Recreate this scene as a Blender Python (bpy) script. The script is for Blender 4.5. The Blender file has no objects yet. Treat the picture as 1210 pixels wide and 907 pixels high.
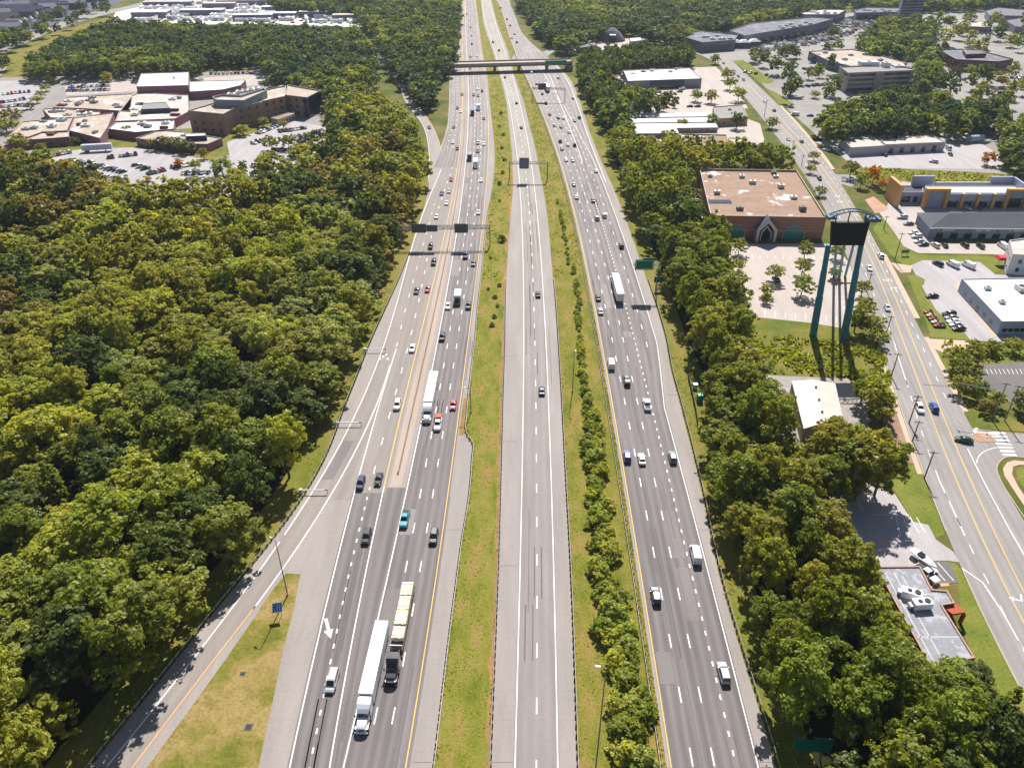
import bpy, bmesh, math, random
import numpy as np
from mathutils import Vector, Matrix

random.seed(7)
RNG = np.random.default_rng(11)
C = bpy.context.scene.collection
PI = math.pi

# ------------------------------------------------------------------ camera model
# survey of the place: a camera 126 m up, looking along +Y, pitched down 32.7 degrees.
F, TH, CH = 909.0, math.radians(32.7), 126.0
ST, CT = math.sin(TH), math.cos(TH)


def G(px, py, z=0.0):
    """ground (or height z) point seen at photo pixel px, py"""
    dx, dy = (px - 605.0) / F, -(py - 453.5) / F
    d = Vector((dx, dy * ST + CT, dy * CT - ST))
    t = (z - CH) / d.z
    return Vector((d.x * t, d.y * t, z))


def height_at(base_px, base_py, top_py):
    """height of a vertical thing standing at base pixel whose top is seen at row top_py"""
    b = G(base_px, base_py)
    dy = -(top_py - 453.5) / F
    return CH + b.y * (dy * CT - ST) / (dy * ST + CT)


def P(v):
    """photo pixel of a world point"""
    x, y, z = v[0], v[1], v[2] - CH
    f = y * CT - z * ST
    u = y * ST + z * CT
    return (605 + F * x / f, 453.5 - F * u / f)


def scale_at(py):
    """pixels per metre across the view on the ground at row py"""
    return (py + 130.0) * CT / CH


class Table:
    """x(y) through control points, smooth"""
    def __init__(self, pts):
        pts = sorted((y, x) for y, x in pts)
        self.y = np.array([p[0] for p in pts], float)
        self.x = np.array([p[1] for p in pts], float)
        d = np.diff(self.x) / np.diff(self.y)
        m = np.zeros_like(self.x)
        m[0], m[-1] = d[0], d[-1]
        for i in range(1, len(m) - 1):
            h0, h1 = self.y[i] - self.y[i - 1], self.y[i + 1] - self.y[i]
            m[i] = (d[i - 1] * h1 + d[i] * h0) / (h0 + h1)
        self.m = m

    def __call__(self, y):
        i = int(np.clip(np.searchsorted(self.y, y) - 1, 0, len(self.y) - 2))
        h = self.y[i + 1] - self.y[i]
        t = (y - self.y[i]) / h
        if t < 0 or t > 1:
            k = 0 if t < 0 else -1
            return float(self.x[k] + self.m[k] * (y - self.y[k]))
        a, b = self.x[i], self.x[i + 1]
        return float((2*t**3-3*t*t+1)*a + (t**3-2*t*t+t)*h*self.m[i] + (-2*t**3+3*t*t)*b + (t**3-t*t)*h*self.m[i+1])


class Fit:
    """a surveyed line smoothed on the ground: world x as a polynomial of world y"""
    def __init__(self, pts, deg):
        w = [G(x, y) for y, x in pts]
        self.c = np.array([p.y for p in w]).mean(); self.s = 400.0
        wt = [1 / math.hypot(p.y, 60) for p in w]
        self.p = np.polyfit([(p.y - self.c) / self.s for p in w], [p.x for p in w], deg, w=wt)
        self.res = max(abs(self(y) - x) for y, x in pts)

    def __call__(self, y):
        Y = G(605, y).y
        X = float(np.polyval(self.p, (Y - self.c) / self.s))
        return P((X, Y, 0))[0]


# ------------------------------------------------------------------ materials
def lin(h):
    h = h.lstrip('#')
    r = []
    for i in (0, 2, 4):
        c = int(h[i:i+2], 16) / 255
        r.append(c / 12.92 if c <= .04045 else ((c + .055) / 1.055) ** 2.4)
    return tuple(r)


MATS = {}


def new_mat(name):
    m = bpy.data.materials.new(name)
    m.use_nodes = True
    nt = m.node_tree
    b = nt.nodes['Principled BSDF']
    MATS[name] = m
    return m, nt, b


def N(nt, kind, **kw):
    n = nt.nodes.new(kind)
    for k, v in kw.items():
        if k.startswith('i_'):
            n.inputs[k[2:].replace('_', ' ')].default_value = v
        else:
            setattr(n, k, v)
    return n


def world_pos(nt, scale=(1, 1, 1), rot=0.0):
    g = N(nt, 'ShaderNodeNewGeometry')
    mp = N(nt, 'ShaderNodeMapping')
    mp.inputs['Scale'].default_value = scale
    mp.inputs['Rotation'].default_value = (0, 0, rot)
    nt.links.new(g.outputs['Position'], mp.inputs['Vector'])
    return mp.outputs['Vector']


def noise(nt, vec, scale, detail=4, rough=.6):
    n = N(nt, 'ShaderNodeTexNoise')
    n.inputs['Scale'].default_value = scale
    n.inputs['Detail'].default_value = detail
    n.inputs['Roughness'].default_value = rough
    nt.links.new(vec, n.inputs['Vector'])
    return n.outputs['Fac']


def ramp(nt, fac, stops):
    r = N(nt, 'ShaderNodeValToRGB')
    e = r.color_ramp.elements
    while len(e) < len(stops):
        e.new(.5)
    for el, (p, c) in zip(e, stops):
        el.position = p
        el.color = (c[0], c[1], c[2], 1) if len(c) == 3 else c
    nt.links.new(fac, r.inputs['Fac'])
    return r.outputs['Color']


def mix(nt, fac, a, b, mode='MIX'):
    n = N(nt, 'ShaderNodeMix', data_type='RGBA', blend_type=mode)
    for sock, v in ((n.inputs['Factor'], fac), (n.inputs[6], a), (n.inputs[7], b)):
        if hasattr(v, 'is_output') or hasattr(v, 'links'):
            nt.links.new(v, sock)
        elif isinstance(v, (int, float)):
            sock.default_value = v
        else:
            sock.default_value = (v[0], v[1], v[2], 1)
    return n.outputs[2]


def k(c, f):
    return tuple(x * f for x in c)


def mat(name, col, rough=.8, var=.18, scale=.6, metal=0.0, spec=.3, bump=0.0, scale2=None):
    """plain weathered surface: two octaves of uneven tone in world space"""
    if name in MATS:
        return MATS[name]
    if isinstance(col, str):
        col = lin(col)
    m, nt, b = new_mat(name)
    v = world_pos(nt)
    f1 = noise(nt, v, scale, 5, .65)
    c1 = ramp(nt, f1, [(.3, k(col, 1 - var)), (.7, k(col, 1 + var))])
    f2 = noise(nt, v, scale2 or scale * .13, 3)
    c2 = mix(nt, .5, c1, ramp(nt, f2, [(.35, k(col, 1 - var)), (.65, k(col, 1 + var))]))
    nt.links.new(c2, b.inputs['Base Color'])
    b.inputs['Roughness'].default_value = rough
    b.inputs['Metallic'].default_value = metal
    b.inputs['Specular IOR Level'].default_value = spec
    if bump:
        bp = N(nt, 'ShaderNodeBump')
        bp.inputs['Strength'].default_value = bump
        bp.inputs['Distance'].default_value = .2
        nt.links.new(noise(nt, v, scale * 4, 4), bp.inputs['Height'])
        nt.links.new(bp.outputs['Normal'], b.inputs['Normal'])
    return m


def road_mat(name, col, tracks=0.0, seams=0.0, patch=.12, old=None):
    """asphalt / concrete with wheel-path wear taken from the lane coordinate in the UV map"""
    if isinstance(col, str):
        col = lin(col)
    m, nt, b = new_mat(name)
    v = world_pos(nt)
    fine = ramp(nt, noise(nt, v, 2.5, 6, .75), [(.25, k(col, .86)), (.75, k(col, 1.14))])
    big = noise(nt, world_pos(nt, (1, .12, 1)), .22, 4, .6)
    c = mix(nt, 1.0, fine, ramp(nt, big, [(.3, (1 - patch,) * 3), (.7, (1 + patch,) * 3)]), 'MULTIPLY')
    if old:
        # blends to a paler tone with distance up the road
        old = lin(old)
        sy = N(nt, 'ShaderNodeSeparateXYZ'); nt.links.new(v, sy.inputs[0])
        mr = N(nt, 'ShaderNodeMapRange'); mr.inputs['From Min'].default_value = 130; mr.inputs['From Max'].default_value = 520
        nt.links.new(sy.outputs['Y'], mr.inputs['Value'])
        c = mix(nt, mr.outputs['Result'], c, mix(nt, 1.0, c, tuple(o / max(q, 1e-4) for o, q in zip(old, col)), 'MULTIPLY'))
    uv = N(nt, 'ShaderNodeUVMap')
    sp = N(nt, 'ShaderNodeSeparateXYZ')
    nt.links.new(uv.outputs['UV'], sp.inputs['Vector'])
    if tracks:
        # u counts lanes: darker along the lane centre, oil drip; paler wheel paths
        fr = N(nt, 'ShaderNodeMath', operation='FRACT')
        nt.links.new(sp.outputs['X'], fr.inputs[0])
        tr = ramp(nt, fr.outputs[0], [(0, (1.02,)*3), (.17, (1 - tracks,)*3), (.3, (1 - tracks*.9,)*3), (.5, (1.03,)*3), (.7, (1 - tracks*.9,)*3), (.83, (1 - tracks,)*3), (1, (1.02,)*3)])
        bl = noise(nt, world_pos(nt, (1, .05, 1)), .3, 3)
        c = mix(nt, ramp(nt, bl, [(.3, (.25,)*3), (.65, (1,)*3)]), c, mix(nt, 1.0, c, tr, 'MULTIPLY'))
    if seams:
        fr = N(nt, 'ShaderNodeMath', operation='FRACT')
        dv = N(nt, 'ShaderNodeMath', operation='DIVIDE')
        dv.inputs[1].default_value = 6.0
        nt.links.new(sp.outputs['Y'], dv.inputs[0])
        nt.links.new(dv.outputs[0], fr.inputs[0])
        tr = ramp(nt, fr.outputs[0], [(0, (1 - seams,)*3), (.03, (1,)*3), (1, (1,)*3)])
        c = mix(nt, 1.0, c, tr, 'MULTIPLY')
    # sealed cracks
    w = N(nt, 'ShaderNodeTexVoronoi', feature='DISTANCE_TO_EDGE')
    w.inputs['Scale'].default_value = .12
    nz = N(nt, 'ShaderNodeTexNoise')
    nz.inputs['Scale'].default_value = .35
    nt.links.new(v, nz.inputs['Vector'])
    nt.links.new(mix(nt, .12, v, nz.outputs['Color'], 'ADD'), w.inputs['Vector'])
    cr = ramp(nt, w.outputs['Distance'], [(.0, (.93,)*3), (.01, (1,)*3)])
    c = mix(nt, 1.0, c, cr, 'MULTIPLY')
    nt.links.new(c, b.inputs['Base Color'])
    b.inputs['Roughness'].default_value = .85
    b.inputs['Specular IOR Level'].default_value = .25
    return m


def grass_mat(name, cols, scale=.08, fine=1.2, along=1.0):
    """mown / dry / bare patches by layered noise"""
    m, nt, b = new_mat(name)
    v = world_pos(nt, (1, along, 1))
    f = noise(nt, v, scale, 6, .7)
    cols = [lin(c) if isinstance(c, str) else c for c in cols]
    st = [(.3 + .4 * i / (len(cols) - 1), c) for i, c in enumerate(cols)]
    c = ramp(nt, f, st)
    ff = noise(nt, world_pos(nt), fine, 6, .8)
    c = mix(nt, 1.0, c, ramp(nt, ff, [(.25, (.55,)*3), (.5, (1,)*3), (.8, (1.35,)*3)]), 'MULTIPLY')
    nt.links.new(c, b.inputs['Base Color'])
    b.inputs['Roughness'].default_value = .95
    b.inputs['Specular IOR Level'].default_value = .1
    bp = N(nt, 'ShaderNodeBump')
    bp.inputs['Strength'].default_value = .6
    bp.inputs['Distance'].default_value = .25
    nt.links.new(noise(nt, world_pos(nt), 2.2, 5, .7), bp.inputs['Height'])
    nt.links.new(bp.outputs['Normal'], b.inputs['Normal'])
    return m


def leaf_mat(name, attr=False):
    m, nt, b = new_mat(name)
    nt.nodes.remove(b)
    out = nt.nodes['Material Output']
    if attr:
        a = N(nt, 'ShaderNodeVertexColor', layer_name='Col')
        base = a.outputs['Color']
    else:
        a = N(nt, 'ShaderNodeObjectInfo')
        base = a.outputs['Color']
    v = N(nt, 'ShaderNodeAttribute', attribute_name='shade')
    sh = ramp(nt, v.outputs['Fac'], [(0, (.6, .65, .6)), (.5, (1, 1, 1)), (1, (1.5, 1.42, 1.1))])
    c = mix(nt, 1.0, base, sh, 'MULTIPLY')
    d = N(nt, 'ShaderNodeBsdfDiffuse')
    t = N(nt, 'ShaderNodeBsdfTranslucent')
    g = N(nt, 'ShaderNodeBsdfGlossy')
    g.inputs['Roughness'].default_value = .45
    g.inputs['Color'].default_value = (.5, .5, .45, 1)
    nt.links.new(c, d.inputs['Color'])
    nt.links.new(mix(nt, 1.0, c, (1.15, 1.1, .5), 'MULTIPLY'), t.inputs['Color'])
    s1 = N(nt, 'ShaderNodeMixShader')
    s1.inputs[0].default_value = .58
    nt.links.new(d.outputs[0], s1.inputs[1])
    nt.links.new(t.outputs[0], s1.inputs[2])
    s2 = N(nt, 'ShaderNodeMixShader')
    s2.inputs[0].default_value = .025
    nt.links.new(s1.outputs[0], s2.inputs[1])
    nt.links.new(g.outputs[0], s2.inputs[2])
    nt.links.new(s2.outputs[0], out.inputs['Surface'])
    return m


def paint_mat():
    m, nt, b = new_mat('car_paint')
    o = N(nt, 'ShaderNodeObjectInfo')
    nt.links.new(o.outputs['Color'], b.inputs['Base Color'])
    b.inputs['Roughness'].default_value = .32
    b.inputs['Specular IOR Level'].default_value = .5
    b.inputs['Coat Weight'].default_value = .5
    b.inputs['Coat Roughness'].default_value = .12
    return m


# ------------------------------------------------------------------ mesh builder
class MB:
    def __init__(self):
        self.v, self.f, self.mi, self.uv = [], [], [], []

    def quad(self, a, b, c, d, mi=0):
        n = len(self.v)
        self.v += [tuple(a), tuple(b), tuple(c), tuple(d)]
        self.f.append((n, n+1, n+2, n+3)); self.mi.append(mi)
        return self

    def poly(self, pts, mi=0):
        n = len(self.v)
        self.v += [tuple(p) for p in pts]
        self.f.append(tuple(range(n, n + len(pts)))); self.mi.append(mi)
        return self

    def box(self, x0, x1, y0, y1, z0, z1, mi=0, M=None, taper=1.0):
        cx, cy = (x0+x1)/2, (y0+y1)/2
        pts = [(x0, y0, z0), (x1, y0, z0), (x1, y1, z0), (x0, y1, z0)]
        pts += [(cx+(x-cx)*taper, cy+(y-cy)*taper, z1) for x, y, _ in pts]
        if M is not None:
            pts = [tuple(M @ Vector(p)) for p in pts]
        n = len(self.v)
        self.v += pts
        for f in ((3, 2, 1, 0), (4, 5, 6, 7), (0, 1, 5, 4), (1, 2, 6, 5), (2, 3, 7, 6), (3, 0, 4, 7)):
            self.f.append(tuple(n+i for i in f)); self.mi.append(mi)
        return self

    def tube(self, a, b, r0, r1=None, seg=8, mi=0, cap=True):
        a, b = Vector(a), Vector(b)
        r1 = r0 if r1 is None else r1
        z = (b - a).normalized()
        x = z.orthogonal().normalized()
        y = z.cross(x)
        n = len(self.v)
        for p, r in ((a, r0), (b, r1)):
            for i in range(seg):
                t = 2*PI*i/seg
                self.v.append(tuple(p + x*(r*math.cos(t)) + y*(r*math.sin(t))))
        for i in range(seg):
            j = (i+1) % seg
            self.f.append((n+i, n+j, n+seg+j, n+seg+i)); self.mi.append(mi)
        if cap:
            self.f.append(tuple(n+i for i in reversed(range(seg)))); self.mi.append(mi)
            self.f.append(tuple(n+seg+i for i in range(seg))); self.mi.append(mi)
        return self

    def prism(self, pts, z0, z1, mi=0, top=True, bottom=False, mi_top=None):
        """pts counter-clockwise outline (x,y)"""
        n, m = len(self.v), len(pts)
        self.v += [(p[0], p[1], z0) for p in pts] + [(p[0], p[1], z1) for p in pts]
        for i in range(m):
            j = (i+1) % m
            self.f.append((n+i, n+j, n+m+j, n+m+i)); self.mi.append(mi)
        if top:
            self.f.append(tuple(n+m+i for i in range(m))); self.mi.append(mi if mi_top is None else mi_top)
        if bottom:
            self.f.append(tuple(n+i for i in reversed(range(m)))); self.mi.append(mi)
        return self

    def loft(self, loops, mi=0, caps=True):
        n, m = len(self.v), len(loops[0])
        for L in loops:
            self.v += [tuple(p) for p in L]
        for a in range(len(loops)-1):
            for i in range(m):
                j = (i+1) % m
                self.f.append((n+a*m+i, n+a*m+j, n+(a+1)*m+j, n+(a+1)*m+i)); self.mi.append(mi)
        if caps:
            self.f.append(tuple(n+i for i in reversed(range(m)))); self.mi.append(mi)
            self.f.append(tuple(n+(len(loops)-1)*m+i for i in range(m))); self.mi.append(mi)
        return self

    def mesh(self, name, mats, smooth=False, fix=True):
        me = bpy.data.meshes.new(name)
        me.from_pydata(self.v, [], self.f)
        for m in (mats if isinstance(mats, (list, tuple)) else [mats]):
            me.materials.append(m)
        me.polygons.foreach_set('material_index', self.mi)
        if fix:
            bm = bmesh.new(); bm.from_mesh(me)
            bmesh.ops.recalc_face_normals(bm, faces=bm.faces)
            bm.to_mesh(me); bm.free()
        if smooth:
            me.polygons.foreach_set('use_smooth', [True]*len(me.polygons))
        me.update()
        return me

    def build(self, name, mats, parent=None, loc=None, rz=0.0, smooth=False, fix=True):
        return put(name, self.mesh(name, mats, smooth, fix), parent, loc, rz)


def put(name, me, parent=None, loc=None, rz=0.0):
    o = bpy.data.objects.new(name, me)
    C.objects.link(o)
    if parent is not None:
        o.parent = parent
    if loc is not None:
        o.location = loc
    if rz:
        o.rotation_euler.z = rz
    return o


def tag(o, label=None, cat=None, group=None, kind=None):
    if label: o['label'] = label
    if cat: o['category'] = cat
    if group: o['group'] = group
    if kind: o['kind'] = kind
    return o


def thing(name, label, cat, loc=(0, 0, 0), rz=0.0, group=None):
    o = bpy.data.objects.new(name, None)
    C.objects.link(o)
    o.location = loc
    o.rotation_euler.z = rz
    o.empty_display_size = .2
    return tag(o, label, cat, group)


KIDS = {}


def copy_tree(o, loc, rz=None, label=None, group=None, scale=None):
    c = o.copy(); C.objects.link(c)
    c.location = loc
    if rz is not None: c.rotation_euler.z = rz
    if label: c['label'] = label
    if group: c['group'] = group
    if scale: c.scale = scale
    for ch in kids(o):
        d = ch.copy(); C.objects.link(d); d.parent = c
        for g in kids(ch):
            e = g.copy(); C.objects.link(e); e.parent = d
    return c


def kids(o):
    if o.name not in KIDS:
        KIDS[o.name] = list(o.children)
    return KIDS[o.name]


ORD = ('first second third fourth fifth sixth seventh eighth ninth tenth eleventh twelfth thirteenth fourteenth fifteenth sixteenth '
       'seventeenth eighteenth nineteenth twentieth').split()
ORD += ['twenty-' + q for q in ORD[:9]] + ['thirtieth'] + ['thirty-' + q for q in ORD[:9]]


def nth(i):
    return ORD[i] if i < len(ORD) else 'innermost'
# ------------------------------------------------------------------ surveyed edges (photo row -> column)
E_lp = Table([(-30,560),(0,568),(30,572),(60,582),(90,590.8),(120,598),(150,601.7),(180,604.7),(225,606),(250,603.8),(315,599),(360,597.4),(405,596.8),(472,594.8),(585,592),(640,590.5),(907,580.8),(960,579)])
E_lw = Fit([(-30,563),(0,570),(30,574.5),(60,585),(90,593.5),(120,600.5),(150,606),(180,611.5),(225,614.5),(250,616),(315,618),(360,618.9),(405,619),(472,618.2),(585,616.5),(640,615.3),(907,608.5),(960,607)], 7)
E_rw = Fit([(-30,573),(0,578.5),(30,586),(60,597),(90,605),(120,613),(150,620),(180,627),(225,632),(250,634.5),(315,639.4),(360,642.5),(405,645.4),(472,648),(585,651.8),(640,653.5),(907,659.1),(960,660)], 7)
E_rp = Table([(-30,575),(0,580.5),(30,588.5),(60,600),(90,608),(120,618.5),(150,626),(180,633.5),(200,637),(225,642),(250,646),(315,652),(360,656),(405,659),(585,668.6),(640,671.6),(907,681.4),(960,683)])
R_ly = Fit([(-30,573),(0,587),(30,598),(60,610.5),(90,622),(120,634),(150,647.5),(180,660.5),(225,672.5),(280,685),(330,696),(360,703),(405,710.8),(472,722.5),(585,741.5),(640,751.3),(907,793.6),(960,801)], 7)
R_rp = Table([(-30,594),(0,602),(25,608),(50,627),(67,647),(90,671),(120,685),(150,695),(180,706),(225,726),(280,747),(330,764),(360,774.5),(405,787),(434,792),(472,802),(585,829.7),(640,840.5),(907,917),(960,931)])
L_lp = Table([(-30,546),(0,544.7),(30,540.5),(60,537),(90,531.5),(120,530.5),(150,528),(175,520),(200,510),(225,505.5),(250,500),(290,487.5),(330,472),(360,458.4),(405,438),(450,420.5),(472,411.5),(540,385.6),(585,360.5),(640,321),(700,272),(765,220),(830,168),(907,106),(960,64)])
L_rp = Table([(-30,558),(0,562),(30,566),(60,570),(90,575.7),(120,578.5),(150,582),(180,584.4),(205,583.5),(225,581),(250,576),(290,571.5),(330,567.5),(360,564),(405,560),(450,554.5),(490,550.5),(516,551.5),(524,557.5),(540,556.8),(585,553.3),(640,544.4),(680,539),(765,528),(907,511),(960,504)])
L_y2 = Fit([(-30,556),(0,560),(30,563.5),(60,567),(90,572),(120,574.5),(150,577),(180,578),(225,574.5),(250,571),(290,566),(330,562.5),(360,558.6),(405,554.2),(472,543.5),(540,535.7),(585,528.7),(640,520.3),(680,515.9),(765,503),(907,478.9),(960,470)], 7)
L_w2 = Fit([(-30,547),(0,549.5),(30,550.5),(60,551.5),(90,553),(120,553.3),(150,552.8),(180,551.5),(205,549.5),(242,544),(279,539),(319,531.5),(373,522.5),(405,517.5),(472,503),(540,490.3),(585,479),(640,466.7),(680,458),(765,439),(907,406),(960,393)], 7)
L_y1 = Fit([(-30,546),(0,547.5),(30,547),(60,546),(90,546.8),(120,546.5),(150,545),(180,542.5),(205,539.5),(234.6,534),(276.8,525),(314,516.6),(363.6,506),(405,496),(472,475.8),(540,462.5),(585,451),(640,439.7),(680,430.6),(765,415.9),(907,390),(960,380)], 7)
L_w1 = Fit([(405,470.5),(414.6,467.5),(472,450),(540,430.3),(585,417),(640,406.2),(680,393),(765,373.2),(907,342.5),(960,331)], 3)
L_rr = Fit([(430,462.5),(445.6,456.7),(490,438),(540,416.6),(585,391.5),(640,356.8),(680,328),(720,299)], 2)      # ramp, right white line
L_or = Fit([(714,303.5),(720,299),(765,264),(830,214),(907,156.5),(960,117)], 2)                                     # ramp, orange line further down
L_lw = Fit([(160,523),(217,511.7),(254,501.7),(315,482),(360,470.3),(405,451.6),(472,422),(540,395.5),(585,371),(640,333.6),(765,235),(900,128.9),(960,84)], 5)
L_m1 = Fit([(180,534),(225,525.5),(315,502.5),(378,490.7),(395.5,485.7),(437,474.8),(460,468.6),(488,461),(547,444.8),(583,435),(640,421.6),(699,408),(765,393.8),(907,365.7),(960,355)], 6)
L_m0 = Table([(225,518),(315,493),(370,478),(414,467.8)])


for n_ in 'E_lw E_rw R_ly L_y2 L_w2 L_y1 L_w1 L_rr L_or L_lw L_m1'.split(): print(n_, 'fit', round(globals()[n_].res, 2))


def off(T, m):
    return lambda y: T(y) + m * scale_at(y)


def lerp(A, B, t):
    return lambda y: A(y) * (1 - t) + B(y) * t


def rows(y0, y1, step=7.0):
    """rows between y0 and y1, evenly spaced on the ground"""
    a, b = 1 / (y0 + 130), 1 / (y1 + 130)
    n = max(2, int(abs(161700 * (a - b)) / step))
    return [1 / (a + (b - a) * i / n) - 130 for i in range(n + 1)]


def strip(name, A, B, y0, y1, z, m, lanes=1, step=7.0, across=1):
    vs, fs, uvs = [], [], []
    ys = rows(y0, y1, step)
    n = across + 1
    for y in ys:
        a, b = G(A(y), y, z), G(B(y), y, z)
        for i in range(n):
            p = a.lerp(b, i / across)
            vs.append(tuple(p)); uvs.append((lanes * i / across, p.y))
    for r in range(len(ys) - 1):
        for i in range(across):
            q = r * n + i
            fs.append((q, q + 1, q + n + 1, q + n))
    me = bpy.data.meshes.new(name)
    me.from_pydata(vs, [], fs)
    lay = me.uv_layers.new(name='UVMap')
    li = np.zeros(len(me.loops), int); me.loops.foreach_get('vertex_index', li)
    lay.data.foreach_set('uv', np.array(uvs)[li].ravel())
    me.materials.append(m)
    bm = bmesh.new(); bm.from_mesh(me)
    for f in bm.faces:
        if f.normal.z < 0: f.normal_flip()
    bm.to_mesh(me); bm.free()
    return tag(put(name, me), kind='structure')


def flat(name, px, z, m, kind='structure', world=False, uvs=None):
    pts = [Vector((p[0], p[1], z)) if world else G(p[0], p[1], z) for p in px]
    bm = bmesh.new()
    f = bm.faces.new([bm.verts.new(p) for p in pts])
    f.normal_update()
    if f.normal.z < 0: f.normal_flip()
    bmesh.ops.triangulate(bm, faces=bm.faces)
    me = bpy.data.meshes.new(name)
    uv = bm.loops.layers.uv.new('UVMap')
    for f in bm.faces:
        for l in f.loops:
            l[uv].uv = (l.vert.co.x / 3.6, l.vert.co.y)
    bm.to_mesh(me); bm.free()
    me.materials.append(m)
    o = put(name, me)
    return tag(o, kind=kind)


def ragged(px, amp=2.5, seed=1):
    r = random.Random(seed); out = []
    for x, y in smooth_px(px, True, 5):
        out.append((x + r.uniform(-amp, amp), y + r.uniform(-amp, amp)))
    return out


def smooth_px(pts, closed=False, n=6):
    """Catmull-Rom through pixel points"""
    out = []
    m = len(pts)
    rng = range(m) if closed else range(m - 1)
    for i in rng:
        p0 = pts[(i-1) % m] if closed or i > 0 else pts[i]
        p1, p2 = pts[i], pts[(i+1) % m]
        p3 = pts[(i+2) % m] if closed or i + 2 < m else p2
        for j in range(n):
            t = j / n
            out.append(tuple(.5*((2*p1[c]) + (-p0[c]+p2[c])*t + (2*p0[c]-5*p1[c]+4*p2[c]-p3[c])*t*t + (-p0[c]+3*p1[c]-3*p2[c]+p3[c])*t**3) for c in (0, 1)))
    if not closed: out.append(tuple(pts[-1]))
    return out


def tpts(T, y0, y1, step=6.0, z=0.0):
    return [G(T(y), y, z) for y in rows(y0, y1, step)]


def ribbon(mb, pts, w, z, dash=None, phase=0.0, mi=0):
    """painted line of width w along ground points; dash=(length, period)"""
    pts = [Vector((p[0], p[1], z)) for p in pts]
    if dash:
        seg = [0.0]
        for a, b in zip(pts, pts[1:]): seg.append(seg[-1] + (b - a).length)
        def at(s):
            i = min(max(int(np.searchsorted(seg, s)) - 1, 0), len(pts) - 2)
            t = (s - seg[i]) / max(seg[i+1] - seg[i], 1e-6)
            return pts[i].lerp(pts[i+1], t)
        s = phase
        while s + dash[0] < seg[-1]:
            ribbon(mb, [at(s), at(s + dash[0])], w, z, mi=mi)
            s += dash[1]
        return
    prev = None
    for i, p in enumerate(pts):
        d = (pts[min(i+1, len(pts)-1)] - pts[max(i-1, 0)]).normalized()
        nrm = Vector((-d.y, d.x, 0)) * (w / 2)
        cur = (p + nrm, p - nrm)
        if prev:
            mb.quad(prev[1], cur[1], cur[0], prev[0], mi)
        prev = cur


# ------------------------------------------------------------------ ground materials
M_ground = grass_mat('ground_cover', ['#3d4a1c', '#525c25', '#6a6436', '#7c7048'], .05, 1.3)
M_litter = grass_mat('leaf_litter', ['#1f2412', '#2b2c18', '#332b1c'], .1, 1.3)
M_far = mat('built_up_ground', '#8f8a86', .95, .25, .06)
M_median = grass_mat('median_grass', ['#525e1c', '#6b6f26', '#7b7832', '#8a7942', '#92704c'], .2, 1.9, .4)
M_verge = grass_mat('verge_grass', ['#59621f', '#6f702c', '#7f743a', '#8d7648'], .12, 1.6, .3)
M_lawn = grass_mat('lawn_grass', ['#5d6a26', '#6f7632', '#827c40'], .1, 1.6)
M_field = grass_mat('rough_field', ['#4c5a1e', '#62692a', '#7a7236', '#8e7848'], .08, 1.2)
M_bare = grass_mat('bare_earth', ['#666a2c', '#827240', '#96744c', '#a07850', '#857a44'], .3, 1.6, .2)
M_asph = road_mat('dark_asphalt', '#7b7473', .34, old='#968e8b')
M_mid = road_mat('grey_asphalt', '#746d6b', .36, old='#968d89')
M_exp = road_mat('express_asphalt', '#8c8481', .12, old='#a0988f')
M_pale = road_mat('pale_asphalt', '#8f8680', .1, .0, .08)
M_shoul = road_mat('shoulder_concrete', '#958c87', 0, .12, .12)
M_tan = road_mat('median_concrete', '#a8978a', 0, .15, .1)
M_street = road_mat('street_asphalt', '#928c89', .14)
M_lot = road_mat('lot_asphalt', '#a59f9f', 0, 0, .14)
M_lotpale = road_mat('lot_pale', '#b0a49d', 0, 0, .1)
M_lotdark = road_mat('lot_dark', '#6d6868', 0, 0, .14)
M_walk = mat('sidewalk_concrete', '#bba592', .9, .1, .5)
M_gravel = mat('gravel_yard', '#98908a', .95, .3, 2.0)
M_white = mat('road_paint_white', (.78, .78, .76), .7, .1, 3.0)
M_yellow = mat('road_paint_yellow', (.68, .42, .10), .7, .12, 3.0)
M_orange = mat('road_paint_orange', (.62, .33, .14), .7, .15, 3.0)

# ------------------------------------------------------------------ ground and roads
big = MB()
big.poly([(-2900, -380, 0), (2900, -380, 0), (2900, 4400, 0), (-2900, 4400, 0)])
tag(big.build('ground', M_ground), kind='structure')

strip('highway_median', off(L_rp, -1), off(E_lp, 1), -30, 960, .02, M_median, step=14)
strip('highway_median', off(E_rp, -1), off(R_ly, 1), -30, 960, .02, grass_mat('dry_median_grass', ['#505c1c', '#686c26', '#7a7432', '#8a7840', '#8f704c'], .18, 1.9, .4), step=14)
strip('highway_verge', off(L_lp, -8), off(L_lp, 1), 180, 960, .02, M_verge, step=14)
strip('highway_verge', off(R_rp, -1), off(R_rp, 7), 90, 960, .02, M_verge, step=14)

strip('express_road', E_lp, E_rp, -30, 960, .06, M_shoul, 1)
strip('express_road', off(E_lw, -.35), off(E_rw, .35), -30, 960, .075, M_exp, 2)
strip('northbound_road', off(R_ly, -.75), R_rp, -30, 960, .06, M_shoul, 1)


def R_rw(y):
    s = scale_at(y)
    w = np.interp(y, [60, 90, 193, 405, 480], [13.0, 15.2, 18.6, 18.3, 14.85])
    return R_ly(y) + w * s


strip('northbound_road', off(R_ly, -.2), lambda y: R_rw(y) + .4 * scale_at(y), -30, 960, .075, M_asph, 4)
# exit lanes that join from the bridge ramp
R_gl = Table([(70,634),(87,648),(110,657),(150,673),(193,688.6),(200,690.5)])
R_rr = Table([(60,640),(90,667),(120,681),(150,691),(193,707),(215,716)])
strip('northbound_ramp_road', R_gl, R_rr, 62, 205, .085, M_mid, 2)

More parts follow.
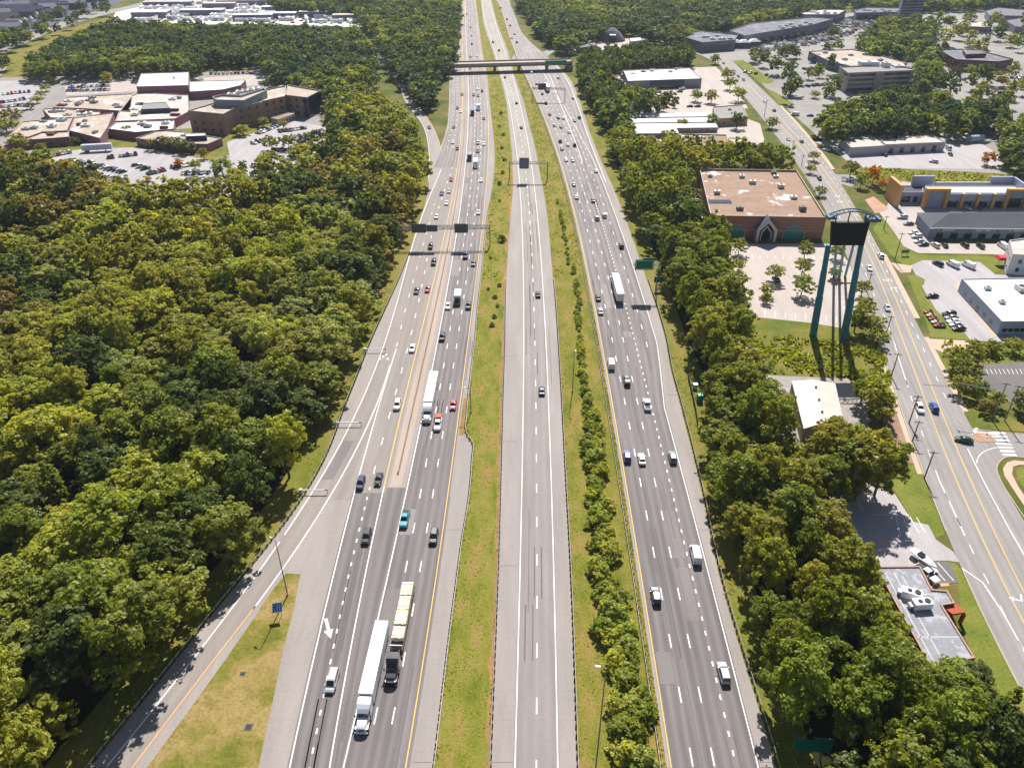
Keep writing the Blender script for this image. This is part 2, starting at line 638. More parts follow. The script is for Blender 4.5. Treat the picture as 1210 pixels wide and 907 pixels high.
strip('southbound_road', L_lp, L_rp, -30, 960, .06, M_shoul, 1)
strip('southbound_road', off(L_lw, -.5), off(L_y1, .9), 195, 590, .07, M_pale, 3)
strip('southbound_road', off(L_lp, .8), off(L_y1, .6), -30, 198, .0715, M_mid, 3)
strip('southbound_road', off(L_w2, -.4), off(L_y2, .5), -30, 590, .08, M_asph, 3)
strip('southbound_road', off(L_y1, 1.3), off(L_w2, -1.6), -30, 575, .075, M_tan, 1)
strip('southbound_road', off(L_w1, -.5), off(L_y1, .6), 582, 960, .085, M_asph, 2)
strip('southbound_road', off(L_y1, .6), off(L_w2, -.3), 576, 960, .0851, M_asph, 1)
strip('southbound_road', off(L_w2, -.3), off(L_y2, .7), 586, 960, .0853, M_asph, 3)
strip('ramp_road', off(L_lw, -.3), off(L_rr, .3), 446, 706, .075, M_pale, 1)
strip('ramp_road', off(L_lw, -.3), off(L_or, .3), 706, 960, .075, M_pale, 1)
RA_l = Table([(60,446),(80,455),(100,470.5),(120,479.5),(150,500.5),(180,507),(225,504.7)])
RA_r = Table([(60,455),(80,464),(100,480),(120,491),(150,511.5),(180,522),(225,520)])
strip('ramp_road', RA_l, RA_r, 66, 215, .055, M_shoul, 1)
# grass island between ramp and carriageway
flat('grass_island', [(338,677),(355,678),(347,720),(335,765),(322,830),(305,907),(295,960),(135,960),(173,907),(215,850),(262,785),(300,730),(318,702)], .09, grass_mat('island_grass', ['#525c1f', '#626626', '#74702f', '#8a7a46', '#9a8456', '#7c7238', '#5c6424'], .075, 1.7))
# red earth along the right edge of the southbound median
_rb = random.Random(3)
strip('bare_edge', lambda y: E_lp(y) - scale_at(y)*(1.1 + _rb.uniform(-.45, .45)), off(E_lp, 0), 195, 960, .03, M_bare, step=2)
strip('bare_edge', off(L_y2, .8), off(L_rp, -.2), 470, 514, .065, M_bare)

# ------------------------------------------------------------------ highway paint
mk = MB()
def line(T, y0, y1, w, mi=0, dash=None, phase=0.0, z=.1):
    ribbon(mk, tpts(T, y0, y1), w, z, dash, phase, mi)
line(E_lw, -20, 950, .2); line(E_rw, -20, 950, .2)
line(lerp(E_lw, E_rw, .5), 950, -20, .24, 0, (3.4, 12.19), 4.2)
line(R_ly, 950, -20, .22, 1)
line(R_rw, 950, 60, .2)
for m_ in (3.72, 7.42):
    line(off(R_ly, m_), 950, -10, .24, 0, (3.4, 12.19), 6.5)
line(off(R_ly, 11.12), 950, 215, .3, 0, (1.1, 3.66), 1.0)
line(off(R_ly, 11.12), 212, 0, .24, 0, (3.4, 12.19), 2.0)
line(off(R_ly, 14.8), 412, 70, .24, 0, (3.4, 12.19), 1.0)
line(R_gl, 192, 75, .3); line(R_rr, 215, 75, .26)
line(off(R_gl, 4.2), 185, 80, .22, 0, (3.2, 12.19), 1.0)
line(L_y2, 950, -20, .22, 1); line(L_w2, 950, -20, .24)
line(lerp(L_w2, L_y2, .345), 950, -20, .24, 0, (3.4, 12.19), 2.2)
line(lerp(L_w2, L_y2, .645), 950, -20, .24, 0, (3.4, 12.19), 2.2)
line(L_y1, 575, -20, .28, 1); line(L_y1, 950, 575, .24)
line(L_w1, 950, 412, .24); line(L_rr, 720, 432, .3); line(L_or, 950, 716, .3, 2)
line(L_lw, 905, 640, .26); line(L_lw, 632, 200, .26)
line(L_m1, 950, 570, .32, 0, (1.1, 3.66), 1.5)
line(L_m1, 566, 190, .24, 0, (3.4, 12.19), 2.0)
line(L_m0, 412, 240, .2, 0, (3.0, 12.19), 1.0)
line(lerp(L_lp, L_y1, .35), 175, -10, .22, 0, (3.2, 12.19), 1.0)
line(lerp(L_lp, L_y1, .65), 175, -10, .22, 0, (3.2, 12.19), 1.0)
line(RA_l, 210, 90, .2); line(RA_r, 178, 90, .2, 1)
# gore hatching on the southbound pavement and the lane arrow
def arrow(cx, cy, deg, L, w):
    c = G(cx, cy, .104)
    a = math.radians(deg)
    d, n = Vector((math.sin(a), math.cos(a), 0)), Vector((math.cos(a), -math.sin(a), 0))
    mk.quad(c - d*L*.5 - n*w*.25, c + d*L*.08 - n*w*.25, c + d*L*.08 + n*w*.25, c - d*L*.5 + n*w*.25, 0)
    mk.poly([c + d*L*.08 - n*w*.75, c + d*L*.5, c + d*L*.08 + n*w*.75], 0)
arrow(387.8, 742, 158, 5.4, 1.25)
for cx, cy in ((455,421),):
    c = G(cx, cy, .104)
    for j in range(3):
        for i in range(4):
            if (i * 2 + j) % 3 == 0:
                mk.quad(*(c + Vector((i*.8 - 1.6 + a, j*1.3 - 2 + b, 0)) for a, b in ((0,0),(.5,0),(.5,1.0),(0,1.0))), 0)
tag(mk.build('road_markings', [M_white, M_yellow, M_orange], fix=False), kind='structure')

# repairs, joints and rubber marks
_rp = random.Random(17)
_pz = 0
M_patch = [road_mat('patch_dark', '#7a7372', 0, 0, .1), road_mat('patch_pale', '#8b8380', 0, 0, .1)]
for Tf, w_, n_, y0_, y1_ in ((R_ly, 14, 9, 180, 900), (L_w2, 10.5, 8, 200, 900), (E_lw, 7, 1, 250, 500), (L_lw, 6, 4, 330, 640)):
    for i in range(n_):
        ya = 1 / _rp.uniform(1/(y1_+130), 1/(y0_+130)) - 130
        lane = _rp.randrange(max(1, int(w_/3.66))) * 3.7 + .45
        yb = ya + _rp.uniform(5, 22) * (ya+130)**2 / 161700
        strip('asphalt_patch', off(Tf, lane), off(Tf, lane + _rp.choice([1.3, 2.8, 2.8])), ya, yb, .0905 + .0003 * (_pz := _pz + 1), M_patch[i % 3 == 0], step=4)
sk = MB()
for Tf, w_, n_ in ((R_ly, 14.5, 40), (L_w2, 10.5, 30), (E_lw, 7, 14), (L_w1, 7, 10)):
    for i in range(n_):
        ya = 1 / _rp.uniform(1/1020, 1/(330 if Tf is not L_w1 else 720)) - 130
        L__ = _rp.uniform(8, 45); yb = ya + L__ * (ya+130)**2 / 161700
        o_ = _rp.uniform(.4, w_)
        T_ = off(Tf, o_)
        for e in ((0, 1.55) if _rp.random() < .4 else (0,)):
            ribbon(sk, [G(T_(ya + (yb-ya)*f), ya + (yb-ya)*f) + Vector((e, 0, 0)) for f in (0, .25, .5, .75, 1)], _rp.uniform(.12, .3), .094)
tag(sk.build('rubber_marks', mat('rubber_streak', '#676060', .9, .1, 1.0), fix=False), kind='structure')
jt = MB()
for Tf, a_, b_, n_ in ((E_lp, 0, 4.2, 5), (L_y2, 1.0, 4.5, 4), (R_rp, -3.6, -.1, 4)):
    for i in range(n_):
        y_ = 1 / (1/1030 + (1/420 - 1/1030) * i / n_) - 130
        ribbon(jt, [G(off(Tf, a_)(y_), y_), G(off(Tf, b_)(y_), y_)], .1, .0945)
tag(jt.build('pavement_joints', mat('joint_seal', '#8a807b', .9, .1, 1.0), fix=False), kind='structure')

# ------------------------------------------------------------------ street on the right
S_l = Fit([(-20,812),(40,826),(60,838),(74,846),(90,862),(109,880),(129,888),(149,911),(184,932),(212,952),(245,975),(280,990),(314,1004),(354,1025),(410,1046),(458,1055.5),(527,1075.5),(560,1090),(631,1117),(670,1133),(727,1165),(810,1209),(940,1275)], 6)
S_r = Fit([(-20,822),(40,846),(60,856),(72,864.5),(99,897),(121.6,916),(129,926),(159,948),(180,965),(201,982),(212,990),(245,1014),(280,1031),(314,1051),(354,1074),(399,1094),(437,1109),(491,1128),(550,1176),(610,1210),(700,1262),(940,1410)], 6)
S_y1 = Fit([(74,855),(109,885),(149,925),(212,975),(280,1016),(314,1029),(360,1055.5),(413.6,1073),(485,1098.7),(550,1119.5),(630,1155),(726,1208.5),(940,1330)], 6)
S_y2 = Fit([(74,859),(109,892),(149,933),(212,981),(280,1022),(314,1038),(360,1067),(407.6,1083.8),(461,1103),(527,1124.5),(577,1147.8),(630,1175.5),(691,1210),(940,1350)], 6)
strip('street', S_l, S_r, -10, 940, .06, M_street, 5)
# side street at the junction, cross street far up the road
flat('street', [(1120,480),(1131,491),(1140,500),(1150,506),(1165,509),(1215,513),(1260,516),(1260,545),(1215,541),(1195,539),(1186,541),(1179,547),(1177,553),(1182,570),(1150,560)], .057, M_street)
flat('street', [(776,48),(800,55),(830,66),(846,74),(864,72),(900,66),(960,60),(1215,62),(1215,54),(960,54),(900,58),(862,62),(845,60),(800,50),(778,46)], .05, M_street)
flat('street', [(976,200),(988,206),(1014,207),(1016,214),(1006,221),(990,216)], .056, M_street)
flat('sidewalk', [(1022,236),(1032,232),(1050,246),(1044,250),(1034,252)], .045, mat('brick_walk', '#b08a74', .9, .2, 1.5))
for n_ in 'S_l S_r S_y1 S_y2'.split(): print(n_, 'fit', round(globals()[n_].res, 2))
sm = MB()
def sline(T, y0, y1, w, mi=0, dash=None, phase=0.0):
    ribbon(sm, tpts(T, y0, y1, 4), w, .075, dash, phase, mi)
for T in (S_y1, S_y2):
    sline(T, 930, 95, .24, 1)
sline(Table([(350,1036),(402,1055.5),(458,1073),(506,1088),(550,1103),(630,1139),(760,1205),(930,1300)]), 930, 360, .2, 0, (3.0, 9.0))
sline(Table([(563,1107.6),(600,1125),(633,1140)]), 633, 563, .24)
sline(Table([(401,1055.5),(430,1064),(458,1073)]), 458, 401, .2)
sline(Table([(670,1134.4),(678,1150),(700,1168.6),(768,1210),(930,1300)]), 930, 671, .24)
sline(Table([(529.7,1143),(560,1158),(630,1195.5),(700,1236)]), 700, 530, .24)
sline(lerp(S_y2, S_r, .5), 470, 100, .18, 0, (3.0, 9.0))
sline(lerp(S_l, S_y1, .5), 350, 90, .18, 0, (3.0, 9.0))
# crosswalk bars
for i in range(7):
    a = G(1169 + i*2.6, 511 + i*4.3, .085); b = G(1188 + i*2.2, 511.5 + i*4.3, .085)
    d = Vector((0, .42, 0))
    sm.quad(a - d, b - d, b + d, a + d, 0)
sm.quad(*(G(x, y, .085) for x, y in ((1149,512),(1154,512.5),(1152,508),(1157,508.5))), 0) if False else None
sm.quad(*(G(x, y, .085) for x, y in ((1148,513),(1152,513.3),(1156,505.5),(1152.5,505))), 0)
ribbon(sm, [G(x, y) for x, y in smooth_px([(1154,547),(1156,540),(1162,534),(1172,530),(1182,528)])], .2, .085)
# turn arrows in the centre lane
for ax, ay, dg in ((1050,331,200),(1053,340,20),(992,232,205),(990,238,25),(1207,708,205)):
    c = G(ax, ay, .085); a = math.radians(dg)
    d, n = Vector((math.sin(a), math.cos(a), 0)), Vector((math.cos(a), -math.sin(a), 0))
    sm.quad(c - d*1.6 - n*.16, c + d*.6 - n*.16, c + d*.6 + n*.16, c - d*1.6 + n*.16, 0)
    sm.quad(c + d*.3, c + d*.6, c + d*.6 + n*1.5, c + d*.3 + n*1.5, 0)
    sm.poly([c + d*1.1 + n*1.4, c + d*.45 + n*2.4, c - d*.2 + n*1.4], 0)
tag(sm.build('street_markings', [M_white, M_yellow], fix=False), kind='structure')


def kerb(px, w=.22, h=.13, world=None, m=None):
    pts = world or [G(x, y) for x, y in px]
    mb = MB()
    loops = []
    for i, p in enumerate(pts):
        d = (pts[min(i+1, len(pts)-1)] - pts[max(i-1, 0)]).normalized()
        n = Vector((-d.y, d.x, 0)) * w * .5
        loops.append([Vector((p.x, p.y, .0)) + n, Vector((p.x, p.y, .0)) - n, Vector((p.x, p.y, h)) - n, Vector((p.x, p.y, h)) + n])
    mb.loft(loops)
    return tag(mb.build('kerb', m or M_walk), kind='structure')


kerb(None, world=tpts(S_l, 250, 628, 5)); kerb(None, world=tpts(S_l, 672, 930, 5))
kerb(None, world=tpts(S_r, 130, 205, 6)); kerb(None, world=tpts(S_r, 268, 376, 5)); kerb(None, world=tpts(S_r, 398, 488, 5))
kerb(smooth_px([(1128,491),(1134,498),(1142,503),(1152,506.5),(1180,510),(1215,513)]))
kerb(smooth_px([(1215,541),(1196,539.5),(1186,541.5),(1179.5,548),(1178,556),(1184,571),(1196,590),(1210,611)]))
strip('sidewalk', off(S_r, .2), off(S_r, 2.0), 300, 376, .1, M_walk)
strip('sidewalk', off(S_r, .2), off(S_r, 1.6), 398, 486, .1, M_walk)
strip('sidewalk', off(S_r, .2), off(S_r, 2.0), 125, 200, .1, M_walk)
strip('sidewalk', off(S_l, -1.6), off(S_l, -.2), 470, 560, .1, M_walk)
strip('sidewalk', off(S_l, -1.2), off(S_l, -.2), 410, 470, .1, M_walk)
flat('sidewalk', [(1149,508.5),(1175,511),(1182,514),(1165,516),(1150,513)], .07, M_walk)
flat('sidewalk', [(1150,512),(1176,519),(1179,522),(1158,522),(1148,518)], .12, mat('brick_paving', '#a98468', .9, .15, 2))
flat('sidewalk', [(1215,545),(1198,543.5),(1190,546),(1185,553),(1187,562),(1202,585),(1215,604),(1215,592),(1203,574),(1196,560),(1197,551),(1204,549),(1215,549)], .1, M_walk)
flat('lawn', [(1215,552),(1205,552),(1200,556),(1203,568),(1215,585)], .11, M_lawn)

# lots and lawns on the right
flat('parking_lot', [(856,288),(985,288),(1003,310),(1018,345),(1003,389),(960,381.5),(888,374),(880,345),(866,315)], .04, M_lotpale)
flat('parking_lot', [(785,206),(828,202),(845,262),(826,262),(812,240),(800,222)], .04, M_lotpale)
flat('rough_field', [(884,374),(960,381),(1003,389),(1025,392),(1046,410),(1056,460),(1024,458),(1000,449),(905,444),(885,430),(875,400)], .03, M_field)
flat('gravel_yard', [(903,443),(1000,447),(1025,456),(1026,520),(960,540),(905,500)], .045, M_gravel)
flat('bare_patch', [(1056,470),(1062,490),(1072,525),(1082,548),(1066,545),(1048,510),(1040,485)], .046, mat('reddish_earth', '#8f7362', .95, .2, .7))
flat('lawn', [(1082,548),(1090,560),(1103,594),(1117,630),(1106,636),(1097,619),(1078,615),(1060,584),(1045,560)], .035, M_lawn)
flat('parking_lot', [(985,560),(1040,575),(1058,584),(1078,615.5),(1097,619.5),(1106,637),(1127,652),(1134,664),(1120,662),(1098,662),(1090,672),(1028,672),(1000,650),(970,600)], .045, M_lot)
flat('parking_lot', [(1098,662),(1122,663.5),(1133,688),(1108,690)], .05, M_lotdark)
flat('lawn', [(1117,665),(1128,664),(1134,671),(1150,700),(1165,728),(1185,765),(1208,811),(1215,822),(1215,850),(1160,800),(1135,740),(1133,690)], .035, M_lawn)
# right strip
flat('parking_lot', [(1038,250),(1098,246),(1104,288),(1215,288),(1215,302),(1160,300),(1085,299),(1068,291),(1055,272)], .04, M_lotpale)
flat('parking_lot', [(1066,214),(1215,240),(1215,256),(1083,253),(1044,250),(1052,236)], .035, M_lot)
flat('lawn', [(1031,270),(1043,256),(1056,274),(1068,292),(1085,300.5),(1180,303.5),(1186,318),(1172,324),(1158,309.5),(1090,307.5),(1084,315),(1066,312),(1052,300)], .03, M_lawn)
flat('parking_lot', [(1076,313.5),(1090,307.5),(1158,309.5),(1176,324),(1215,327),(1215,406),(1147,402),(1141,394),(1106,366),(1089,338)], .05, M_lot)
flat('lawn', [(1072,325),(1083,325),(1093,330),(1092,336),(1088,339),(1106,366),(1141,394),(1147,402),(1120,400),(1100,398),(1094,380)], .06, M_lawn)
flat('sidewalk', [(1052,310),(1078,314),(1076,322),(1064,322)], .065, M_walk)
flat('sidewalk', [(1097,400),(1146,402.5),(1148,410),(1118,418),(1104,412)], .065, M_walk)
flat('lawn', [(1102,412),(1118,418),(1148,408),(1215,404),(1215,428),(1160,430),(1155,445),(1163,468),(1190,490),(1215,505),(1215,510),(1155,506),(1138,500),(1128,488),(1115,452)], .03, M_field)
flat('parking_lot', [(1157,431),(1215,427),(1215,480),(1195,476),(1160,458)], .055, M_lotdark)
flat('built_up_ground', [(840,64),(1000,52),(1215,56),(1215,215),(1120,206),(1045,206),(1000,190),(965,160),(926,125),(898,97),(864,70)], .02, M_far)
flat('built_up_ground', [(860,62),(905,64),(1215,52),(1215,8),(1095,14),(1040,10),(950,24),(870,40),(815,42)], .021, M_far)
flat('parking_lot', [(963,168),(1100,148),(1130,148),(1162,171),(1190,189),(1185,200),(1010,198),(985,176)], .04, M_lot)
flat('lawn', [(866,72),(878,71),(915,96),(909,99),(898,98)], .045, M_lawn)
flat('lawn', [(905,104),(918,110),(940,124),(925,126)], .045, M_lawn)
flat('lawn', [(996,196),(1040,198),(1185,205),(1215,212),(1215,222),(1060,214),(1015,214)], .03, M_field)
flat('parking_lot', [(700,86),(740,82),(846,79),(866,98),(884,128),(760,134),(705,118)], .04, M_lotpale)
flat('parking_lot', [(712,132),(850,128),(898,146),(905,172),(740,165)], .045, M_lotpale)
flat('parking_lot', [(690,64),(697,46),(762,46),(772,54),(748,62),(705,68)], .04, M_lotpale)
flat('street', [(604,70),(622,70),(646,67),(667,52),(673,48),(669,47),(655,56),(640,62),(612,58)], .05, M_street)
# left: hospital grounds
flat('built_up_ground', [(-10,92),(100,90),(240,78),(300,66),(350,76),(330,96),(392,120),(392,190),(330,215),(270,230),(235,245),(30,215),(-10,190)], .02, M_far)
flat('lawn', [(36,165),(130,160),(240,150),(330,135),(352,150),(300,175),(245,190),(165,176),(40,184)], .035, M_field)
flat('parking_lot', [(33,184),(100,176),(163,174),(241,188),(262,208),(250,240),(120,232),(40,205)], .045, M_lot)
flat('parking_lot', [(268,168),(345,142),(385,150),(388,190),(330,212),(278,214)], .045, M_lot)
flat('parking_lot', [(-10,96),(56,95),(52,112),(38,132),(-10,132)], .04, M_lot)
flat('parking_lot', [(76,96),(165,92),(162,108),(78,113)], .04, M_lotpale)
flat('street', [(-10,95),(100,93),(165,90),(165,87.5),(100,90),(-10,92)], .05, M_street)
flat('street', [(71,97),(80,97),(62,120),(40,141),(24,141),(48,120)], .05, M_street)
flat('lawn', [(3,92),(5,66),(60,40),(130,20),(135,34),(70,58),(42,92)], .035, grass_mat('dry_hillside', ['#4f5a26', '#6c6a30', '#857838', '#5c6028'], .03, 1.0))
flat('lawn', [(235,86),(243,76),(300,70),(296,84)], .035, M_field)
flat('parking_lot', [(223,93),(300,88),(340,70),(352,74),(322,100),(290,102)], .04, M_lotpale)
flat('street', smooth_px([(-10,72),(0,66),(25,53),(60,38),(100,24),(140,14),(180,5),(215,-4)]) + smooth_px([(190,-4),(150,7.5),(100,17),(50,34),(20,47),(-10,60)]), .05, M_street)
flat('street', [(-10,66),(2,64),(2,71),(9,78),(2,90),(-10,90)], .05, M_street)
flat('built_up_ground', [(130,32),(138,10),(230,-6),(330,-6),(440,12),(500,18),(495,26),(420,32),(290,28)], .02, mat('bright_yard', '#d6cdc6', .9, .3, .08))
flat('built_up_ground', [(-10,60),(45,34),(95,16),(140,4),(150,-10),(-10,-10)], .02, mat('dim_estate', '#57566a', .95, .35, .05))
# ------------------------------------------------------------------ trees
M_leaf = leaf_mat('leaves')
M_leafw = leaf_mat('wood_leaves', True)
M_bark = mat('bark', '#5a4a3c', .95, .3, 1.5)


def crown_arrays(seed, R, z0, z1, n, leaf, shape='round', lobes=None, fill=.25, per=42, sd=.2):
    """leaf clumps over many uneven lobes: returns verts (4n,3), shade (n)"""
    r = np.random.default_rng(seed)
    Hc = z1 - z0
    nl = lobes or int(16 + r.integers(0, 8))
    cs, rs = [], []
    for i in range(nl):
        u = (i + .5) / nl
        a = i * 2.399963 + r.uniform(-.5, .5)
        zz = u
        if shape == 'round':
            rad = math.sqrt(max(0, 1 - (2*(zz*.86+.12) - 1)**2)) ** .85
        elif shape == 'broad':
            rad = (1 - zz**2.2) ** .5 * .98 + .05
        elif shape == 'cone':
            rad = (1 - zz) * .95 + .05
        else:
            rad = .75 + .2 * math.sin(3 * zz)
        q = r.uniform(.35, .82) ** .7 * rad
        lr = R * r.uniform(.27, .44) * (1.0 if shape != 'cone' else (.55 + .6*(1-zz)))
        cs.append((R * q * math.cos(a), R * q * math.sin(a), z0 + Hc * (.1 + .8 * zz)))
        rs.append(lr)
    cs.append((0, 0, z0 + Hc * .55)); rs.append(R * .55)
    cs, rs = np.array(cs), np.array(rs)
    prob = rs ** 2 / (rs ** 2).sum()
    sq = np.array([1, 1, .85])
    # twig clumps sit unevenly on the lobes, leaves sit in the clumps
    nc = max(24, int(n / per))
    m = nc * 4
    li = r.choice(len(cs), m, p=prob)
    dc = r.normal(size=(m, 3)); dc /= np.linalg.norm(dc, axis=1)[:, None]
    dc[:, 2] = np.where((dc[:, 2] < -.2) & (r.random(m) < .7), -dc[:, 2], dc[:, 2])
    pc = cs[li] + dc * (rs[li] * np.clip(r.normal(.92, sd, m), .3, 1.35))[:, None] * sq
    dist = np.linalg.norm((pc[:, None, :] - cs[None]) / sq, axis=2) / rs[None]
    keep = (dist.min(axis=1) > .6) | (r.random(m) < fill * .5)
    pc, dc, li = pc[keep][:nc], dc[keep][:nc], li[keep][:nc]
    nc = len(pc)
    rc = R * r.uniform(.085, .19, nc)
    ci = r.integers(0, nc, n)
    d = r.normal(size=(n, 3)); d /= np.linalg.norm(d, axis=1)[:, None]
    d[:, 2] = np.where((d[:, 2] < -.1) & (r.random(n) < .6), -d[:, 2], d[:, 2])
    p = pc[ci] + d * (rc[ci] * np.cbrt(r.random(n)) * 1.15)[:, None] * np.array([1, 1, .75])
    d = d * .8 + dc[ci] * .7
    idk = ci
    nrm = d + r.normal(0, .55, (n, 3)) + np.array([0, 0, .35])
    nrm /= np.linalg.norm(nrm, axis=1)[:, None]
    t = np.cross(nrm, r.normal(size=(n, 3))); t /= np.linalg.norm(t, axis=1)[:, None] + 1e-9
    b = np.cross(nrm, t)
    s = leaf * r.uniform(.55, 1.35, n)[:, None]
    asp = r.uniform(.5, .95, n)[:, None]
    j = lambda: 1 + r.uniform(-.3, .3, (n, 1))
    lift = nrm * s * .18
    v = np.stack([p - t*s*j() - b*s*asp*.3*j(), p + t*s*.2 - b*s*asp*j() + lift, p + t*s*j() + b*s*asp*.25, p - t*s*.15 + b*s*asp*j() - lift], axis=1)
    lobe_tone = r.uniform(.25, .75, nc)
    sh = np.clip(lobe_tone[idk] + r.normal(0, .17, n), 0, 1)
    return v.reshape(-1, 3).astype(np.float32), sh.astype(np.float32)


def quads_mesh(name, v, m, shade, col=None, mi=None):
    n = len(v) // 4
    me = bpy.data.meshes.new(name)
    me.vertices.add(len(v)); me.vertices.foreach_set('co', np.ascontiguousarray(v, np.float32).ravel())
    me.loops.add(4 * n); me.loops.foreach_set('vertex_index', np.arange(4*n, dtype=np.int32))
    me.polygons.add(n)
    me.polygons.foreach_set('loop_start', np.arange(0, 4*n, 4, dtype=np.int32))
    for q in (m if isinstance(m, list) else [m]): me.materials.append(q)
    if mi is not None: me.polygons.foreach_set('material_index', mi.astype(np.int32))
    me.update(calc_edges=True)
    a = me.attributes.new('shade', 'FLOAT', 'FACE'); a.data.foreach_set('value', shade)
    if col is not None:
        c = me.attributes.new('Col', 'FLOAT_COLOR', 'FACE')
        c.data.foreach_set('color', np.concatenate([col, np.ones((n, 1))], axis=1).astype(np.float32).ravel())
    return me


def trunk_mesh(seed, H, r0, z_top, limbs=5, spread=2.5):
    r = random.Random(seed)
    mb = MB()
    bend = Vector((r.uniform(-.4, .4), r.uniform(-.4, .4), 0))
    a = Vector((0, 0, -.2)); mid = Vector((0, 0, z_top*.5)) + bend*.5; top = Vector((0, 0, z_top)) + bend
    mb.tube(a, mid, r0*1.15, r0*.75, 7); mb.tube(mid, top, r0*.75, r0*.3, 7)
    for i in range(limbs):
        t = r.uniform(.45, .85)
        p = Vector((0, 0, z_top*t)) + bend*t
        an = i*2.4 + r.uniform(-.4, .4)
        q = p + Vector((math.cos(an)*spread, math.sin(an)*spread, r.uniform(.8, 2.4)))
        mb.tube(p, q, r0*.38, r0*.12, 5)
    return mb.mesh('trunk', M_bark)


# greens: (colour, words)
TONES = {
    'olive': ((0.345, 0.345, 0.056), 'olive green'),
    'yellow': ((.375, .395, .052), 'yellow-green'),
    'dark': ((0.135, 0.172, 0.038), 'dark green'),
    'mid': ((0.262, 0.3, 0.046), 'mid green'),
    'bronze': ((0.305, 0.255, 0.06), 'bronze-brown'),
    'pale': ((0.345, 0.37, 0.095), 'pale grey-green'),
    'orange': ((0.5, 0.25, 0.035), 'orange-tinged'),
    'blue': ((0.08, 0.135, 0.045), 'bluish dark green'),
}


def tone_col(t, r):
    c = TONES[t][0]
    f = r.uniform(.85, 1.18)
    return (c[0]*f*r.uniform(.93, 1.07), c[1]*f, c[2]*f*r.uniform(.8, 1.2), 1)


# crown variants: a unit tree is 16 m high with a 5 m crown radius
VAR = []
for i, sh in enumerate(['round', 'broad', 'round', 'round', 'broad', 'round', 'round', 'broad', 'round', 'round']):
    v, s = crown_arrays(100 + i, 5.0, 4.0, 16.0, 7000, .29, sh, lobes=20 + i % 4, per=34)
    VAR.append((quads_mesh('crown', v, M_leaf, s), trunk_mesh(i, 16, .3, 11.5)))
CONE = []
for i in range(2):
    v, s = crown_arrays(160 + i, 3.0, 2.0, 16.0, 2600, .34, 'cone', lobes=30)
    CONE.append((quads_mesh('crown', v, M_leaf, s), trunk_mesh(50 + i, 16, .25, 13, 4, 1.2)))
SMALL = []   # ornamental trees of car parks: 6 m high
for i in range(4):
    v, s = crown_arrays(200 + i, 2.6, 1.5, 6.2, 1900, .22, 'round', lobes=13, per=16, sd=.1)
    SMALL.append((quads_mesh('crown', v, M_leaf, s), trunk_mesh(80 + i, 6, .14, 4.2, 4, 1.3)))
BUSH = []    # median shrubs
for i in range(5):
    v, s = crown_arrays(300 + i, 1.8, .0, 2.6, 1500, .19, 'broad', lobes=11, per=16, sd=.1)
    BUSH.append(quads_mesh('foliage', v, M_leaf, s))


def tree(x, y, h, R, tone, label, group, kind='round', cat='tree', name='forest_tree', rnd=random):
    src = {'round': VAR, 'cone': CONE, 'small': SMALL}[kind]
    crown, trunk = src[rnd.randrange(len(src))]
    H0, R0 = (16, 5) if kind == 'round' else (16, 3) if kind == 'cone' else (6.2, 2.6)
    t = thing(name, label, cat, (x, y, 0), rnd.uniform(0, 6.28), group)
    t.scale = (R/R0, R/R0, h/H0)
    c = put('crown', crown, t); c.color = tone_col(tone, rnd)
    put('trunk', trunk, t)
    return t


def inside(poly, x, y):
    n, c, j = len(poly), False, len(poly) - 1
    for i in range(n):
        xi, yi = poly[i]; xj, yj = poly[j]
        if (yi > y) != (yj > y) and x < (xj - xi) * (y - yi) / (yj - yi) + xi:
            c = not c
        j = i
    return c


def scatter(poly_px, zc, dmin, rnd, tries=30, lo=1.0, hi=1.0):
    """spread points over a polygon of crown centres (pixels at height zc); returns world (x, y)"""
    poly = [tuple(G(px, py, zc)[:2]) for px, py in poly_px]
    xs, ys = [p[0] for p in poly], [p[1] for p in poly]
    x0, x1, y0, y1 = min(xs), max(xs), min(ys), max(ys)
    cell = dmin
    grid, out = {}, []
    for _ in range(int((x1-x0)*(y1-y0)/(dmin*dmin)*tries)):
        x, y = rnd.uniform(x0, x1), rnd.uniform(y0, y1)
        gx, gy = int(x//cell), int(y//cell)
        if any((q[0]-x)**2+(q[1]-y)**2 < dmin*dmin for a in (-1, 0, 1) for b in (-1, 0, 1) for q in grid.get((gx+a, gy+b), ())):
            continue
        if inside(poly, x, y):
            grid.setdefault((gx, gy), []).append((x, y)); out.append((x, y))
    return out


